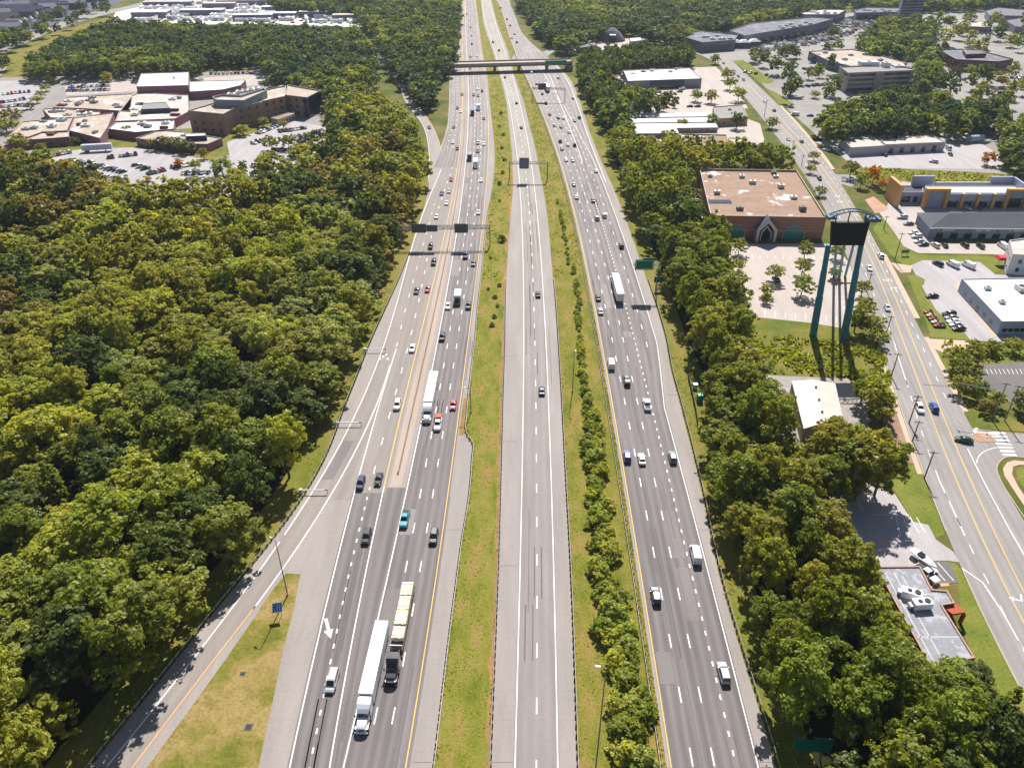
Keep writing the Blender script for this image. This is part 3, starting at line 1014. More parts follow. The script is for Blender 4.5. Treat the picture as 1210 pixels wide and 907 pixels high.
WOODS = [
    # name, crown-centre polygon (photo pixels), crown height plane, spacing, tones
    ('left', [(-70,183),(60,196),(120,212),(200,226),(236,242),(256,238),(270,214),(300,208),(332,199),(386,172),(400,145),(440,118),(468,128),(490,160),(494,190),(487,215),(474,255),(455,298),(433,343),(410,385),(384,434),(357,484),(332,536),(309,574),(272,622),(222,680),(172,735),(116,800),(66,860),(14,922),(-130,960)], 9.5, 8.1, 'olive olive mid mid dark mid yellow mid bronze pale olive'),
    ('far left', [(34,83),(40,70),(62,54),(100,37),(138,27),(290,32),(420,35),(442,75),(435,118),(393,140),(385,112),(330,90),(300,66),(240,66),(230,82),(150,79)], 9.5, 8.6, 'mid dark blue dark'),
    ('far left', [(462,72),(445,35),(540,20),(533,68),(518,86),(508,112),(500,118),(484,98)], 9.5, 8.2, 'mid dark blue dark'),
    ('far left', [(-20,78),(-20,64),(6,70)], 9, 9, 'mid dark'),
    ('far left', [(310,-14),(542,-14),(540,26),(440,32),(420,12),(330,8)], 9.5, 9.0, 'mid dark blue'),
    ('far left', [(-30,50),(40,36),(60,32),(20,46),(-30,62)], 8, 12, 'mid dark'),
    ('far right', [(606,-14),(636,32),(668,54),(690,42),(740,30),(800,46),(818,36),(872,28),(990,6),(1010,-14)], 9.5, 9.0, 'mid dark blue dark'),
    ('far right', [(1010,-14),(1010,4),(1100,6),(1220,2),(1220,-14)], 9.5, 9.5, 'mid dark blue'),
    ('belt right', [(682,74),(700,62),(762,57),(812,58),(818,70),(735,79),(712,88)], 8, 6.2, 'dark dark blue'),
    ('belt right', [(684,82),(712,88),(732,105),(790,118),(800,121),(735,130),(742,146),(716,140),(700,115)], 8, 6.8, 'mid dark dark'),
    ('middle right', [(722,158),(740,150),(760,168),(800,176),(862,174),(928,180),(935,190),(880,194),(820,196),(804,213),(828,254),(852,290),(864,325),(878,365),(884,398),(882,440),(902,470),(905,490),(850,500),(846,460),(836,410),(815,368),(798,320),(776,272),(752,222),(736,185)], 9.5, 6.3, 'olive mid mid dark yellow'),
    ('lower right', [(852,505),(905,490),(950,505),(985,505),(1015,520),(1050,545),(1052,556),(1035,562),(985,562),(966,585),(976,632),(1014,672),(1030,735),(1058,782),(1092,822),(1130,818),(1170,815),(1195,822),(1225,835),(1240,960),(995,960),(985,905),(962,850),(930,800),(908,735),(888,660),(868,590)], 9.0, 6.2, 'olive mid mid dark yellow'),
    ('office', [(966,148),(990,126),(1040,112),(1062,108),(1100,125),(1150,128),(1186,118),(1188,146),(1120,148),(1060,152),(985,158)], 8.5, 6.8, 'dark dark blue mid'),
    ('office', [(1195,140),(1220,138),(1220,200),(1196,196)], 9, 7.5, 'dark mid'),
    ('office', [(1085,74),(1105,60),(1108,85),(1090,105),(1085,95)], 8, 7.5, 'dark mid dark'),
    ('office', [(1090,60),(1215,52),(1215,20),(1100,22)], 7, 25, 'dark mid olive blue'),
    ('office', [(1085,126),(1215,118),(1215,84),(1100,88)], 7, 21, 'dark mid olive blue'),
    ('office', [(1005,58),(1100,60),(1100,74),(1080,70),(1030,56)], 7, 13, 'dark mid blue'),
    ('office', [(890,64),(960,56),(1000,52),(1000,58),(950,60),(900,72)], 6, 21, 'dark mid'),
    ('office', [(900,78),(985,74),(992,110),(950,122),(925,112)], 6, 26, 'dark mid dark'),
    ('office', [(1195,160),(1216,160),(1216,205),(1198,200)], 8, 8, 'dark mid'),
    ('far left', [(-20,30),(120,2),(140,6),(80,28),(0,58),(-20,60)], 7, 24, 'dark blue mid'),
    ('office', [(1020,44),(1040,28),(1060,22),(1108,30),(1098,56),(1062,62),(1030,62)], 8, 10.5, 'dark mid dark'),
]
_r = random.Random(5)
ALL = []
for nm, poly, zc, dm, tones in WOODS:
    if G(poly[0][0], poly[0][1]).y > 700: pass
    for x, y in scatter(poly, zc, dm, _r):
        tn = tones.split()
        if nm == 'left': tn = ('olive yellow olive pale dark bronze olive mid pale' if y > 190 else 'mid olive dark mid yellow mid dark olive').split()
        # neighbours share a kind: tone from slow noise
        q = math.sin(x*.031+2) + math.sin(y*.023+x*.011) + math.sin(x*.07-y*.05)*.6
        idx = int((q + 2.6) / 5.2 * len(tn) + _r.uniform(-.9, .9)) % len(tn)
        h = _r.uniform(10.5, 20) if nm in ('left', 'middle right', 'lower right') else _r.uniform(11, 16)
        R = min(dm, 9.2) * (.54 + .44 * _r.random()) * (.8 if dm > 11 else 1)
        ALL.append([nm, x, y, h, R, tn[idx]])
# the trees nearest the camera are individuals, the rest one mass
for t in ALL:
    t.append(math.sqrt(t[1]**2 + t[2]**2 + (CH-8)**2))
KEEP_CLEAR = [(934,848,978,896), (1080,668,1135,742), (742,300,776,330), (936,440,1000,482)]
def blocks(t):
    a = P((t[1], t[2], t[3]*.62)); r = t[4] * .6 * scale_at(P((t[1], t[2], 0))[1])
    return any(x0 - r < a[0] < x1 + r and y0 - r < a[1] < y1 + r*1.0 for x0, y0, x1, y1 in KEEP_CLEAR)
ALL = [t for t in ALL if not blocks(t)]
def in_frame(t):
    a = P((t[1], t[2], t[3]*.6)); s = 40
    return -s < a[0] < 1210 + s and -s < a[1] < 907 + 70
near = sorted((t for t in ALL if in_frame(t)), key=lambda t: t[6])[:265]
for px_, py_, h_, R_, tn_ in ((1014,688,12,4.5,'olive'),(1028,724,12.5,4.5,'mid'),(1044,758,13,4.8,'olive'),(1072,796,12,4.6,'mid'),(996,655,12,4.4,'mid'),(1146,806,10,4.2,'dark'),(1120,806,11,4.6,'mid'),(998,545,17,5.6,'mid'),(1022,548,18,6,'olive'),(1046,546,17,5.4,'mid'),(984,566,15,5,'mid')):
    g_ = G(px_, py_, h_*.62); near.append(['lower right', g_.x, g_.y, h_, R_, tn_, 0])
ids = {id(t) for t in near}
rest = [t for t in ALL if id(t) not in ids and P((t[1], t[2], t[3]))[1] < 1000]

# far wood: one object
LOD = {}
def lod(n, leaf):
    if (n, leaf) not in LOD:
        LOD[(n, leaf)] = [crown_arrays(400 + i, 5.0, 3.6, 16.0, n, leaf, 'broad' if i % 3 == 1 else 'round', lobes=18, per=22 if n > 2000 else 13 if n > 1000 else 6, sd=.17 if n > 2000 else .13 if n > 1000 else .07) for i in range(8)]
    return LOD[(n, leaf)]
vs, ss, cc = [], [], []
for t in rest:
    d = t[6]
    src = lod(2600, .42) if d < 300 else lod(1300, .58) if d < 480 else lod(620, .82)
    v, s = src[_r.randrange(8)]
    a = _r.uniform(0, 6.28); ca, sa = math.cos(a), math.sin(a)
    R = t[4] / 5; hz = t[3] / 16
    w = np.empty_like(v)
    w[:, 0] = (v[:, 0]*ca - v[:, 1]*sa) * R + t[1]
    w[:, 1] = (v[:, 0]*sa + v[:, 1]*ca) * R + t[2]
    w[:, 2] = v[:, 2] * hz
    vs.append(w); ss.append(s)
    cc.append(np.tile(np.array(tone_col(t[5], _r)[:3]), (len(s), 1)))
print('woods', len(rest), 'individual', len(near), 'faces', sum(len(s) for s in ss))
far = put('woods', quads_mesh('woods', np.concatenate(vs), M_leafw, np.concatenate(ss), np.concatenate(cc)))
tag(far, 'broad mass of leafy woodland reaching back from the highway to the horizon', 'woods', kind='stuff')

# leaf litter under the closed canopy
for nm, poly, zc, dm, tones in WOODS:
    if dm < 9:
        flat('forest_floor', [tuple(G(a, b_, zc)[:2]) for a, b_ in poly], .012, M_litter, world=True)

NEAR_TREES = []
for t in near:
    nm, x, y, h, R, tn, d = t
    kind = 'cone' if _r.random() < .05 else 'round'
    o = tree(x, y, h, R if kind == 'round' else R*.6, tn, '-', 'broadleaf trees of the roadside woods', kind, rnd=_r)
    NEAR_TREES.append((o, nm, x, y, h, tn, kind))

# ------------------------------------------------------------------ low plants
def tufts(name, polys, density, size, tones, seed, label, hgt=.5):
    """weeds and tall grass: one spread of small leaf clumps"""
    r = np.random.default_rng(seed)
    V, S, K = [], [], []
    for poly_px in polys:
        poly = [tuple(G(px, py)[:2]) for px, py in poly_px]
        xs, ys = [p[0] for p in poly], [p[1] for p in poly]
        n = int((max(xs)-min(xs))*(max(ys)-min(ys))*density)
        pts = np.stack([r.uniform(min(xs), max(xs), n), r.uniform(min(ys), max(ys), n)], 1)
        # clumpy: keep where slow waves are high
        w = np.sin(pts[:, 0]*.5) + np.sin(pts[:, 1]*.31 + pts[:, 0]*.2) + np.sin(pts[:, 0]*1.3 - pts[:, 1]*.9) + r.normal(0, .8, n)
        for (x, y), ww in zip(pts, w):
            if ww < .1 or not inside(poly, x, y): continue
            s = size * r.uniform(.5, 1.4)
            for _ in range(2):
                a = r.uniform(0, PI); c, sn = math.cos(a)*s, math.sin(a)*s
                t = r.normal(0, .3, 2)*s
                hh = hgt * r.uniform(.5, 1.3)
                t = t + np.array([sn, -c]) * r.choice([-1, 1]) * .9
                V += [(x-c, y-sn, hh*.15), (x+c, y+sn, hh*.15), (x+c*.7+t[0], y+sn*.7+t[1], hh), (x-c*.7+t[0], y-sn*.7+t[1], hh)]
                S.append(r.uniform(.2, .9)); K.append(TONES[tones[r.integers(len(tones))]][0])
    o = put(name, quads_mesh(name, np.array(V), M_leafw, np.array(S, np.float32), np.array(K)))
    return tag(o, label, None, kind='stuff')


def strip_poly(A, B, y0, y1, step=20):
    ys = list(np.arange(y0, y1, step)) + [y1]
    return [(A(y), y) for y in ys] + [(B(y), y) for y in reversed(ys)]


tufts('median_weeds', [strip_poly(off(L_rp, .6), off(E_lp, -.8), 330, 940), strip_poly(off(E_rp, .8), off(R_ly, -1.6), 330, 940)], 2.2, .16, ['olive', 'yellow', 'yellow', 'pale'], 1, 'low weeds dotted through the median grass', .1)
tufts('median_weeds', [strip_poly(off(L_rp, .6), off(E_lp, -.8), 100, 330), strip_poly(off(E_rp, .8), off(R_ly, -1.6), 100, 330)], .5, .35, ['olive', 'yellow', 'mid'], 2, 'taller weeds dotted through the far median grass', .3)
tufts('edge_weeds', [strip_poly(off(T_, a_), off(T_, b_), 360, 935, 12) for T_, a_, b_ in ((L_rp, .05, .7), (E_lp, -.7, -.05), (E_rp, .05, .6), (R_ly, -1.4, -.8), (R_rp, .05, .9), (L_lp, -.9, -.05))], 7.0, .17, ['olive', 'yellow', 'bronze', 'pale'], 8, 'ragged weeds along the pavement edges', .16)
tufts('field_undergrowth', [[(884,394),(1003,406),(1025,410),(1044,416),(1054,452),(1000,446),(905,440),(888,420)]], 3.4, .45, ['mid', 'olive', 'mid', 'pale'], 3, 'rough green undergrowth filling the field below the tall sign', .9)
tufts('field_undergrowth', [[(1110,404),(1215,404),(1215,424),(1160,428),(1120,432)], [(1000,198),(1200,208),(1210,216),(1015,212)]], .8, .5, ['mid', 'olive', 'pale'], 4, 'overgrown green strip between the car parks', 1.0)
tufts('verge_weeds', [strip_poly(off(R_rp, .8), off(R_rp, 6), 420, 940), strip_poly(off(L_lp, -7), off(L_lp, -.8), 330, 900)], 1.8, .2, ['olive', 'yellow', 'mid'], 6, 'weeds along the highway verge below the trees', .15)


def shrub(px, py, R, h, tone, label, group=None, rnd=_r, name='shrub'):
    g = G(px, py)
    t = thing(name, label, 'shrub', g, rnd.uniform(0, 6.28), group)
    t.scale = (R/1.8, R/1.8, h/2.6)
    c = put('foliage', BUSH[rnd.randrange(5)], t); c.color = tuple(min(v * 1.35, .55) for v in tone_col(tone, rnd)[:3]) + (1,)
    return t


# the dense hedge-like line in the right median (nearest part) and the scattered ones further off
SHRUBS = []
band = Table([(232,658),(262,664),(296,670),(335,675),(385,684),(446,689),(484,696),(510,700),(548,702),(582,706),(624,711),(668,714),(712,719),(757,728),(800,736),(860,744),(940,752)])
def near_lamp(px, py): return abs(px - (703 if py > 700 else 676)) < 4
yy = 935.0
while yy > 236:
    u = yy + 130; stepm = .95 if yy > 490 else 1.3 if yy > 400 else 2.2
    yy -= stepm * u * u / 161700
    if _r.random() < (.06 if yy > 490 else .25): continue
    hw = np.interp(yy, [250, 470, 490, 550, 700, 930], [.4, .5, 1.4, 1.9, 2.5, 3.3])
    px = band(yy) + _r.uniform(-1, 1) * hw * scale_at(yy)
    R = np.interp(yy, [250, 480, 520, 930], [.95, 1.4, 1.85, 2.2]) * _r.uniform(.65, 1.3)
    if near_lamp(px, yy): px += 5
    g_ = G(px, yy); tn_ = _r.choice(['mid', 'mid', 'yellow', 'mid', 'pale'])
    SHRUBS.append((shrub(px, yy, R, R*_r.uniform(1.0, 1.6), tn_, '-', 'shrubs along the right median'), g_.x, g_.y, R, tn_))
lm = [(593,285,1.9),(585,352,1.0),(588,362,.9),(584,375,.9),(582,385,1.1),(590,338,.9),(590,218,1.3),(594,205,1.2),(596,190,1.3),(593,176,1.2),(595,160,1.3),(590,150,1.1),(592,135,1.4),(590,238,.8),(580,305,.8),(577,342,.8)]
LSH = []
for i, (px, py, R) in enumerate(lm):
    LSH.append((shrub(px, py, R, R*1.3, _r.choice(['mid', 'dark', 'mid']), '-', 'shrubs along the left median'), i, px, py))
# ------------------------------------------------------------------ vehicles
M_paint = paint_mat()
M_glass = mat('tinted_glass', (.012, .014, .018), .08, .1, 1, spec=.8)
M_tyre = mat('tyre_rubber', (.018, .018, .018), .9, .2, 3)
M_rim = mat('alloy_rim', (.45, .45, .46), .35, .1, 3, metal=.8)
M_lamp = mat('headlamp_lens', (.75, .77, .8), .1, .05, 3, spec=.8)
M_tail = mat('taillamp_lens', (.35, .01, .01), .2, .05, 3, spec=.6)
M_black = mat('black_trim', (.02, .02, .022), .6, .1, 2)
M_steel = mat('galvanised_steel', (.42, .43, .44), .45, .12, 1.5, metal=.6)
M_chrome = mat('polished_metal', (.7, .7, .72), .15, .05, 2, metal=1)
M_trail = mat('white_trailer_panel', (.80, .81, .82), .45, .05, .8)
M_lumber = mat('sawn_lumber', '#e6d6b2', .85, .18, 3.0)
M_lumber2 = mat('pale_lumber', '#eee2c6', .85, .15, 3.0)

# side profiles: body stations (y, z_low, z_high, half width), greenhouse (base y0,y1 ; roof y0,y1 ; belt z, roof z, belt half, roof half)
KIND = {
    'sedan': dict(L=4.75, body=[(-2.37,.42,.86,.74),(-2.25,.24,.95,.86),(-1.3,.2,1.0,.91),(0,.2,.95,.92),(1.1,.2,.94,.91),(1.95,.22,.84,.86),(2.3,.3,.66,.74)], gh=(-1.85,1.05,-1.15,.2,.93,1.46,.83,.62), ax=(-1.42,1.42), wr=.33),
    'suv': dict(L=4.8, body=[(-2.4,.5,1.05,.8),(-2.3,.3,1.1,.9),(-1.3,.26,1.12,.95),(0,.26,1.08,.95),(1.1,.26,1.08,.95),(2.1,.28,1.0,.9),(2.4,.4,.8,.8)], gh=(-2.3,1.2,-1.95,.3,1.07,1.74,.88,.68), ax=(-1.42,1.45), wr=.38),
    'minivan': dict(L=5.1, body=[(-2.55,.4,1.0,.82),(-2.45,.24,1.05,.93),(-1.3,.2,1.08,.97),(0,.2,1.05,.98),(1.4,.2,1.02,.97),(2.2,.22,.9,.9),(2.55,.32,.7,.78)], gh=(-2.48,1.75,-2.2,.65,1.03,1.76,.9,.72), ax=(-1.5,1.5), wr=.34),
    'pickup': dict(L=5.8, body=[(-2.9,.5,1.05,.9),(-2.85,.4,1.1,.96),(-1.2,.34,1.12,.98),(0,.34,1.1,.98),(1.2,.34,1.12,.98),(2.6,.36,1.05,.95),(2.9,.45,.85,.86)], gh=(-.95,1.35,-.75,.55,1.09,1.88,.9,.7), ax=(-1.8,1.85), wr=.4),
    'van': dict(L=5.7, body=[(-2.85,.4,1.3,.95),(-2.8,.3,1.35,1.0),(-1.2,.28,1.35,1.02),(0,.28,1.35,1.02),(1.6,.28,1.2,1.0),(2.5,.3,1.05,.95),(2.85,.4,.8,.85)], gh=(-2.8,2.1,-2.75,1.15,1.3,2.25,.98,.84), ax=(-1.75,1.75), wr=.36),
}


def body_loops(st):
    loops = []
    for y, a, b, w in st:
        m = a + (b-a)*.55
        loops.append([(-w*.9, y, a), (w*.9, y, a), (w, y, a+.12), (w, y, m), (w*.93, y, b-.06), (w*.8, y, b), (-w*.8, y, b), (-w*.93, y, b-.06), (-w, y, m), (-w, y, a+.12)])
    return loops


def wheel_mb(x, y, r, w=.24):
    s = 1 if x > 0 else -1
    t = MB().tube((x - w/2, y, r), (x + w/2, y, r), r, r, 16)
    rim = MB().tube((x + s*w*.3, y, r), (x + s*(w/2+.012), y, r), r*.62, r*.56, 12)
    return t, rim


CARS = {}


def car_parts(kind):
    """shared meshes of one kind of car: list of (name, mesh, painted, children)"""
    if kind in CARS: return CARS[kind]
    d = KIND[kind]
    y0, y1, r0, r1, zb, zr, wb, wr_ = d['gh']
    body = MB().loft(body_loops(d['body']), 0)
    # painted cabin shell with a softly crowned roof
    mid = (r0 + r1) / 2
    z_ = lambda t: zb + (zr-zb)*t
    L = []
    for t in (0, .5, .88, 1.0):
        ya, yb = y0 + (r0-y0)*min(t*1.04, 1), y1 + (r1-y1)*min(t*1.04, 1)
        w = wb + (wr_-wb)*t
        if t == 1.0: ya, yb, w = ya + .1, yb - .12, w*.88
        c = .12 if t < 1 else .2
        L.append([(-w+c, ya, z_(t)), (w-c, ya, z_(t)), (w, ya+c, z_(t)), (w, yb-c, z_(t)), (w-c, yb, z_(t)), (-w+c, yb, z_(t)), (-w, yb-c, z_(t)), (-w, ya+c, z_(t))])
    body.loft(L, 0)
    if kind == 'pickup':
        body.box(-.78, .78, -2.74, -1.05, 1.09, 1.145, 1)
    me_body = body.mesh('body', [M_paint, M_black])
    bm = bmesh.new(); bm.from_mesh(me_body)
    bmesh.ops.bevel(bm, geom=[e for e in bm.edges if e.calc_face_angle(0) > .7 and e.calc_length() > .3], offset=.045, segments=1, affect='EDGES', clamp_overlap=True)
    bm.to_mesh(me_body); bm.free()
    me_body.polygons.foreach_set('use_smooth', [False]*len(me_body.polygons))

    def pane(side, ta=.1, tb=.86, inset=.09, proud=.012):
        def at(t):
            ya, yb = y0 + (r0-y0)*min(t*1.04, 1), y1 + (r1-y1)*min(t*1.04, 1)
            return ya, yb, wb + (wr_-wb)*t, z_(t)
        a, b = at(ta), at(tb)
        mb = MB()
        e = proud
        if side == 'front':
            p = [(-a[2]+inset+.05, a[1]+e, a[3]+e), (a[2]-inset-.05, a[1]+e, a[3]+e), (b[2]-inset, b[1]+e, b[3]+e), (-b[2]+inset, b[1]+e, b[3]+e)]
        elif side == 'rear':
            p = [(-a[2]+inset+.05, a[0]-e, a[3]+e), (a[2]-inset-.05, a[0]-e, a[3]+e), (b[2]-inset, b[0]-e, b[3]+e), (-b[2]+inset, b[0]-e, b[3]+e)]
        else:
            s = 1 if side == 'right' else -1
            ya, yb = a[0]+.25, a[1]-.3
            if kind == 'van': ya = .35
            yc, yd = max(b[0]+.2, ya+.08 if kind == 'van' else -9), b[1]-.2
            p = [(s*(a[2]+e), ya, a[3]), (s*(a[2]+e), yb, a[3]), (s*(b[2]+e), yd, b[3]), (s*(b[2]+e), yc, b[3])]
        mb.poly(p)
        q = [tuple(Vector(v) - Vector((0, 0, .03))) for v in p]
        return mb
    Lh = d['L']/2
    parts = [('body', me_body, True, [])]
    parts.append(('windscreen', pane('front').mesh('windscreen', M_glass), False, []))
    if kind != 'van': parts.append(('rear_window', pane('rear').mesh('rear_window', M_glass), False, []))
    parts.append(('side_window', pane('left').mesh('side_window', M_glass), False, []))
    parts.append(('side_window', pane('right').mesh('side_window', M_glass), False, []))
    hw = d['body'][3][3]
    for y in d['ax']:
        for s in (-1, 1):
            t, r = wheel_mb(s*(hw-.09), y, d['wr'])
            parts.append(('wheel', t.mesh('tyre', M_tyre), False, [('rim', r.mesh('rim', M_rim))]))
    fz = (d['body'][-2][1] + d['body'][-2][2])*.56
    rz = (d['body'][1][1] + d['body'][1][2])*.6
    for s in (-1, 1):
        a, b = sorted((s*hw*.5, s*hw*.86))
        parts.append(('headlight', MB().box(a, b, Lh-.26, Lh-.06, fz-.07, fz+.1).mesh('headlight', M_lamp), False, []))
        a, b = sorted((s*hw*.55, s*hw*.9))
        parts.append(('taillight', MB().box(a, b, -Lh-.005, -Lh+.12, rz-.06, rz+.12).mesh('taillight', M_tail), False, []))
    for s in (-1, 1):
        parts.append(('wing_mirror', MB().box(*sorted((s*(wb+.02), s*(wb+.24))), y1-.55, y1-.38, zb+.05, zb+.2).mesh('wing_mirror', M_paint), True, []))
    CARS[kind] = parts
    # far version: one mesh
    bm = bmesh.new()
    mats = [M_paint, M_glass, M_tyre, M_tail, M_lamp]
    for nm, me, painted, ch in parts:
        if nm == 'wing_mirror': continue
        n0 = len(bm.faces)
        bm.from_mesh(me); bm.faces.ensure_lookup_table()
        mi = 0 if painted else {'wheel': 2, 'taillight': 3, 'headlight': 4}.get(nm, 1)
        for f in bm.faces[n0:]: f.material_index = 1 if (nm == 'body' and f.material_index == 1) else mi
    me = bpy.data.meshes.new('car_shell'); bm.to_mesh(me); bm.free()
    for m in mats: me.materials.append(m)
    CARS[kind + '_far'] = me
    return parts


COL = {'white': (.80, .80, .80), 'silver': (.50, .51, .53), 'grey': (.20, .205, .21), 'black': (.012, .012, .014), 'dark': (.03, .032, .036), 'navy': (.012, .022, .07), 'blue': (.03, .08, .33),
       'red': (.42, .02, .03), 'maroon': (.14, .012, .02), 'teal': (.02, .26, .31), 'green': (.015, .06, .045), 'beige': (.48, .40, .28), 'gold': (.35, .24, .08)}
WORD = {'dark': 'charcoal', 'navy': 'navy blue'}
NAME = {'sedan': 'parked_car', 'suv': 'suv', 'minivan': 'minivan', 'pickup': 'pickup_truck', 'van': 'cargo_van'}
CAT = {'sedan': 'car', 'suv': 'car', 'minivan': 'minivan', 'pickup': 'pickup truck', 'van': 'van'}
FAM = {'sedan': 'sedan', 'suv': 'SUV', 'minivan': 'minivan', 'pickup': 'pickup', 'van': 'van'}


def car(kind, pos, rz, col, label, group, detail, name):
    parts = car_parts(kind)
    cc = (*COL[col], 1)
    if not detail:
        o = put(name, CARS[kind + '_far'], None, pos, rz); o.color = cc
        return tag(o, label, CAT[kind], group)
    t = thing(name, label, CAT[kind], pos, rz, group)
    for nm, me, painted, ch in parts:
        p = put(nm, me, t)
        p.color = cc
        for n2, m2 in ch: put(n2, m2, p)
    return t


def heading(Tf, py, away):
    a, b = G(Tf(py + 6), py + 6), G(Tf(py - 6), py - 6)
    d = (b - a) if away else (a - b)
    return math.atan2(-d.x, d.y)


Z_ROAD = .085
# southbound traffic comes towards the camera, northbound goes away: (kind, colour, px, py of the tyres' middle, label)
SB = [
    ('minivan','silver',393,806,'silver minivan in the exit lane beside the dotted line, level with the long white semi-trailer'),
    ('suv','black',512.7,636,'black SUV next to the yellow shoulder line, ahead of the lumber truck'),
    ('pickup','teal',478.5,615,'bright teal pickup truck, the only teal vehicle on the highway'),
    ('suv','black',433.6,636,'black SUV alone in the exit lane where the dark asphalt begins'),
    ('suv','navy',426.5,573,'navy SUV on the gore line, left of the black sedan abreast'),
    ('sedan','black',447.6,568,'black sedan with pale roof reflection, right of the navy SUV abreast'),
    ('suv','white',469.8,480,'white SUV in left roadway beside the tan concrete strip, below the white sedan'),
    ('sedan','white',487.4,413,'white sedan in the left roadway beside the tan strip, higher than the white SUV'),
    ('sedan','red',535.6,480,'red sedan next to the yellow line, right of the white work pickup'),
    ('suv','black',522.5,400,'black SUV hugging the white line, following the mid-distance white semi-trailer'),
    ('sedan','white',529.6,363,'white sedan left of the white box truck facing the camera'),
    ('suv','dark',553.5,363,'charcoal SUV right of the white box truck facing the camera'),
    ('sedan','navy',492.3,345,'navy sedan side by side with a red sedan below the overhead gantry'),
    ('sedan','red',505.3,343,'red sedan side by side with a navy sedan below the overhead gantry'),
    ('suv','black',512.4,311.5,'black SUV in the left roadway just below the gantry shadow'),
    ('suv','black',508.8,292.5,'black SUV driving through the shadow of the gantry signs'),
    ('pickup','dark',550,303.5,'charcoal pickup with pale cab just past the gantry shadow'),
    ('sedan','dark',559.3,312.5,'charcoal sedan below right of the pickup past the gantry'),
    ('sedan','white',515.8,257,'white sedan about to pass under the left end of the gantry'),
    ('sedan','white',527.8,241,'white sedan second in the file of three white cars above the gantry'),
    ('sedan','silver',530.6,227,'silver sedan last in the file above the gantry, left roadway'),
    ('sedan','blue',522,229.5,'blue sedan in the lane left of the silver file above the gantry'),
    ('sedan','red',533.2,213,'red sedan in the left roadway beside the tan strip where the ramp merges'),
    ('sedan','white',565.4,252,'white sedan in the right roadway just above the gantry'),
    ('sedan','white',568.5,214,'white sedan following the white box truck below the small island shrubs'),
    ('sedan','black',540.4,176.5,'black sedan on the dark patch of left roadway, right of the white car'),
    ('sedan','white',534.8,169,'white sedan on the dark patch of left roadway where the ramp joins'),
    ('sedan','maroon',536.2,151,'maroon sedan on the left roadway abreast of the curving ramp'),
    ('sedan','white',544.4,133,'white sedan on the left roadway right of a black car'),
    ('sedan','black',540.4,128.5,'black sedan on the left roadway left of a white car'),
    ('sedan','dark',546,112.5,'charcoal sedan on the left roadway in the lane beside the barrier strip'),
    ('suv','silver',564.6,170,'silver SUV in the right roadway above the dark box truck'),
    ('sedan','white',571.8,171,'white sedan in the outer lane of the right roadway, above the white box truck'),
    ('sedan','dark',564.5,179.5,'charcoal sedan directly behind the white box truck'),
    ('sedan','black',571.8,141,'black sedan in the outer lane below the bridge'),
    ('sedan','black',559.6,113,'black sedan, left of the pair below the bridge in the right roadway'),
    ('sedan','dark',565,114,'charcoal sedan, right of the pair below the bridge in the right roadway'),
    ('sedan','white',564,106,'white sedan tucked between the pair and the bridge shadow'),
    ('suv','dark',569.6,108.5,'charcoal SUV nearest the bridge shadow in the outer lane'),
    ('sedan','maroon',555.2,81.5,'maroon sedan half under the road bridge'),
    ('suv','dark',557.5,53,'charcoal SUV just beyond the bridge in the right roadway'),
    ('sedan','dark',542.5,58,'dark sedan in slow queue beyond the bridge, closest to the deck'),
    ('sedan','silver',544.6,64,'silver sedan in slow queue beyond the bridge, at the deck edge'),
    ('sedan','navy',541.8,50,'navy sedan in slow queue beyond the bridge, third from the deck'),
    ('sedan','white',543.8,45,'white sedan in slow queue beyond the bridge, fourth from the deck'),
    ('sedan','black',542,40,'black sedan in slow queue beyond the bridge, fifth from the deck'),
    ('sedan','silver',544.2,35,'silver sedan in slow queue beyond the bridge, far end'),
    ('sedan','dark',556,68,'charcoal sedan emerging from under the far side of the bridge'),
    ('sedan','white',563.5,67,'white sedan emerging from under the far side of the bridge'),
    ('sedan','dark',557,43,'dark sedan in the right roadway, first of the string beyond the bridge'),
    ('sedan','white',560,38,'white sedan in the right roadway, second of the string beyond the bridge'),
    ('sedan','dark',556,33,'dark sedan in the right roadway, third of the string beyond the bridge'),
    ('sedan','silver',555,25,'silver sedan in the right roadway, fourth of the string beyond the bridge'),
    ('sedan','black',551.5,17.5,'black sedan in the right roadway, near the top of the photo'),
    ('sedan','white',553.5,5,'white sedan in the right roadway, topmost of the southbound string'),
]
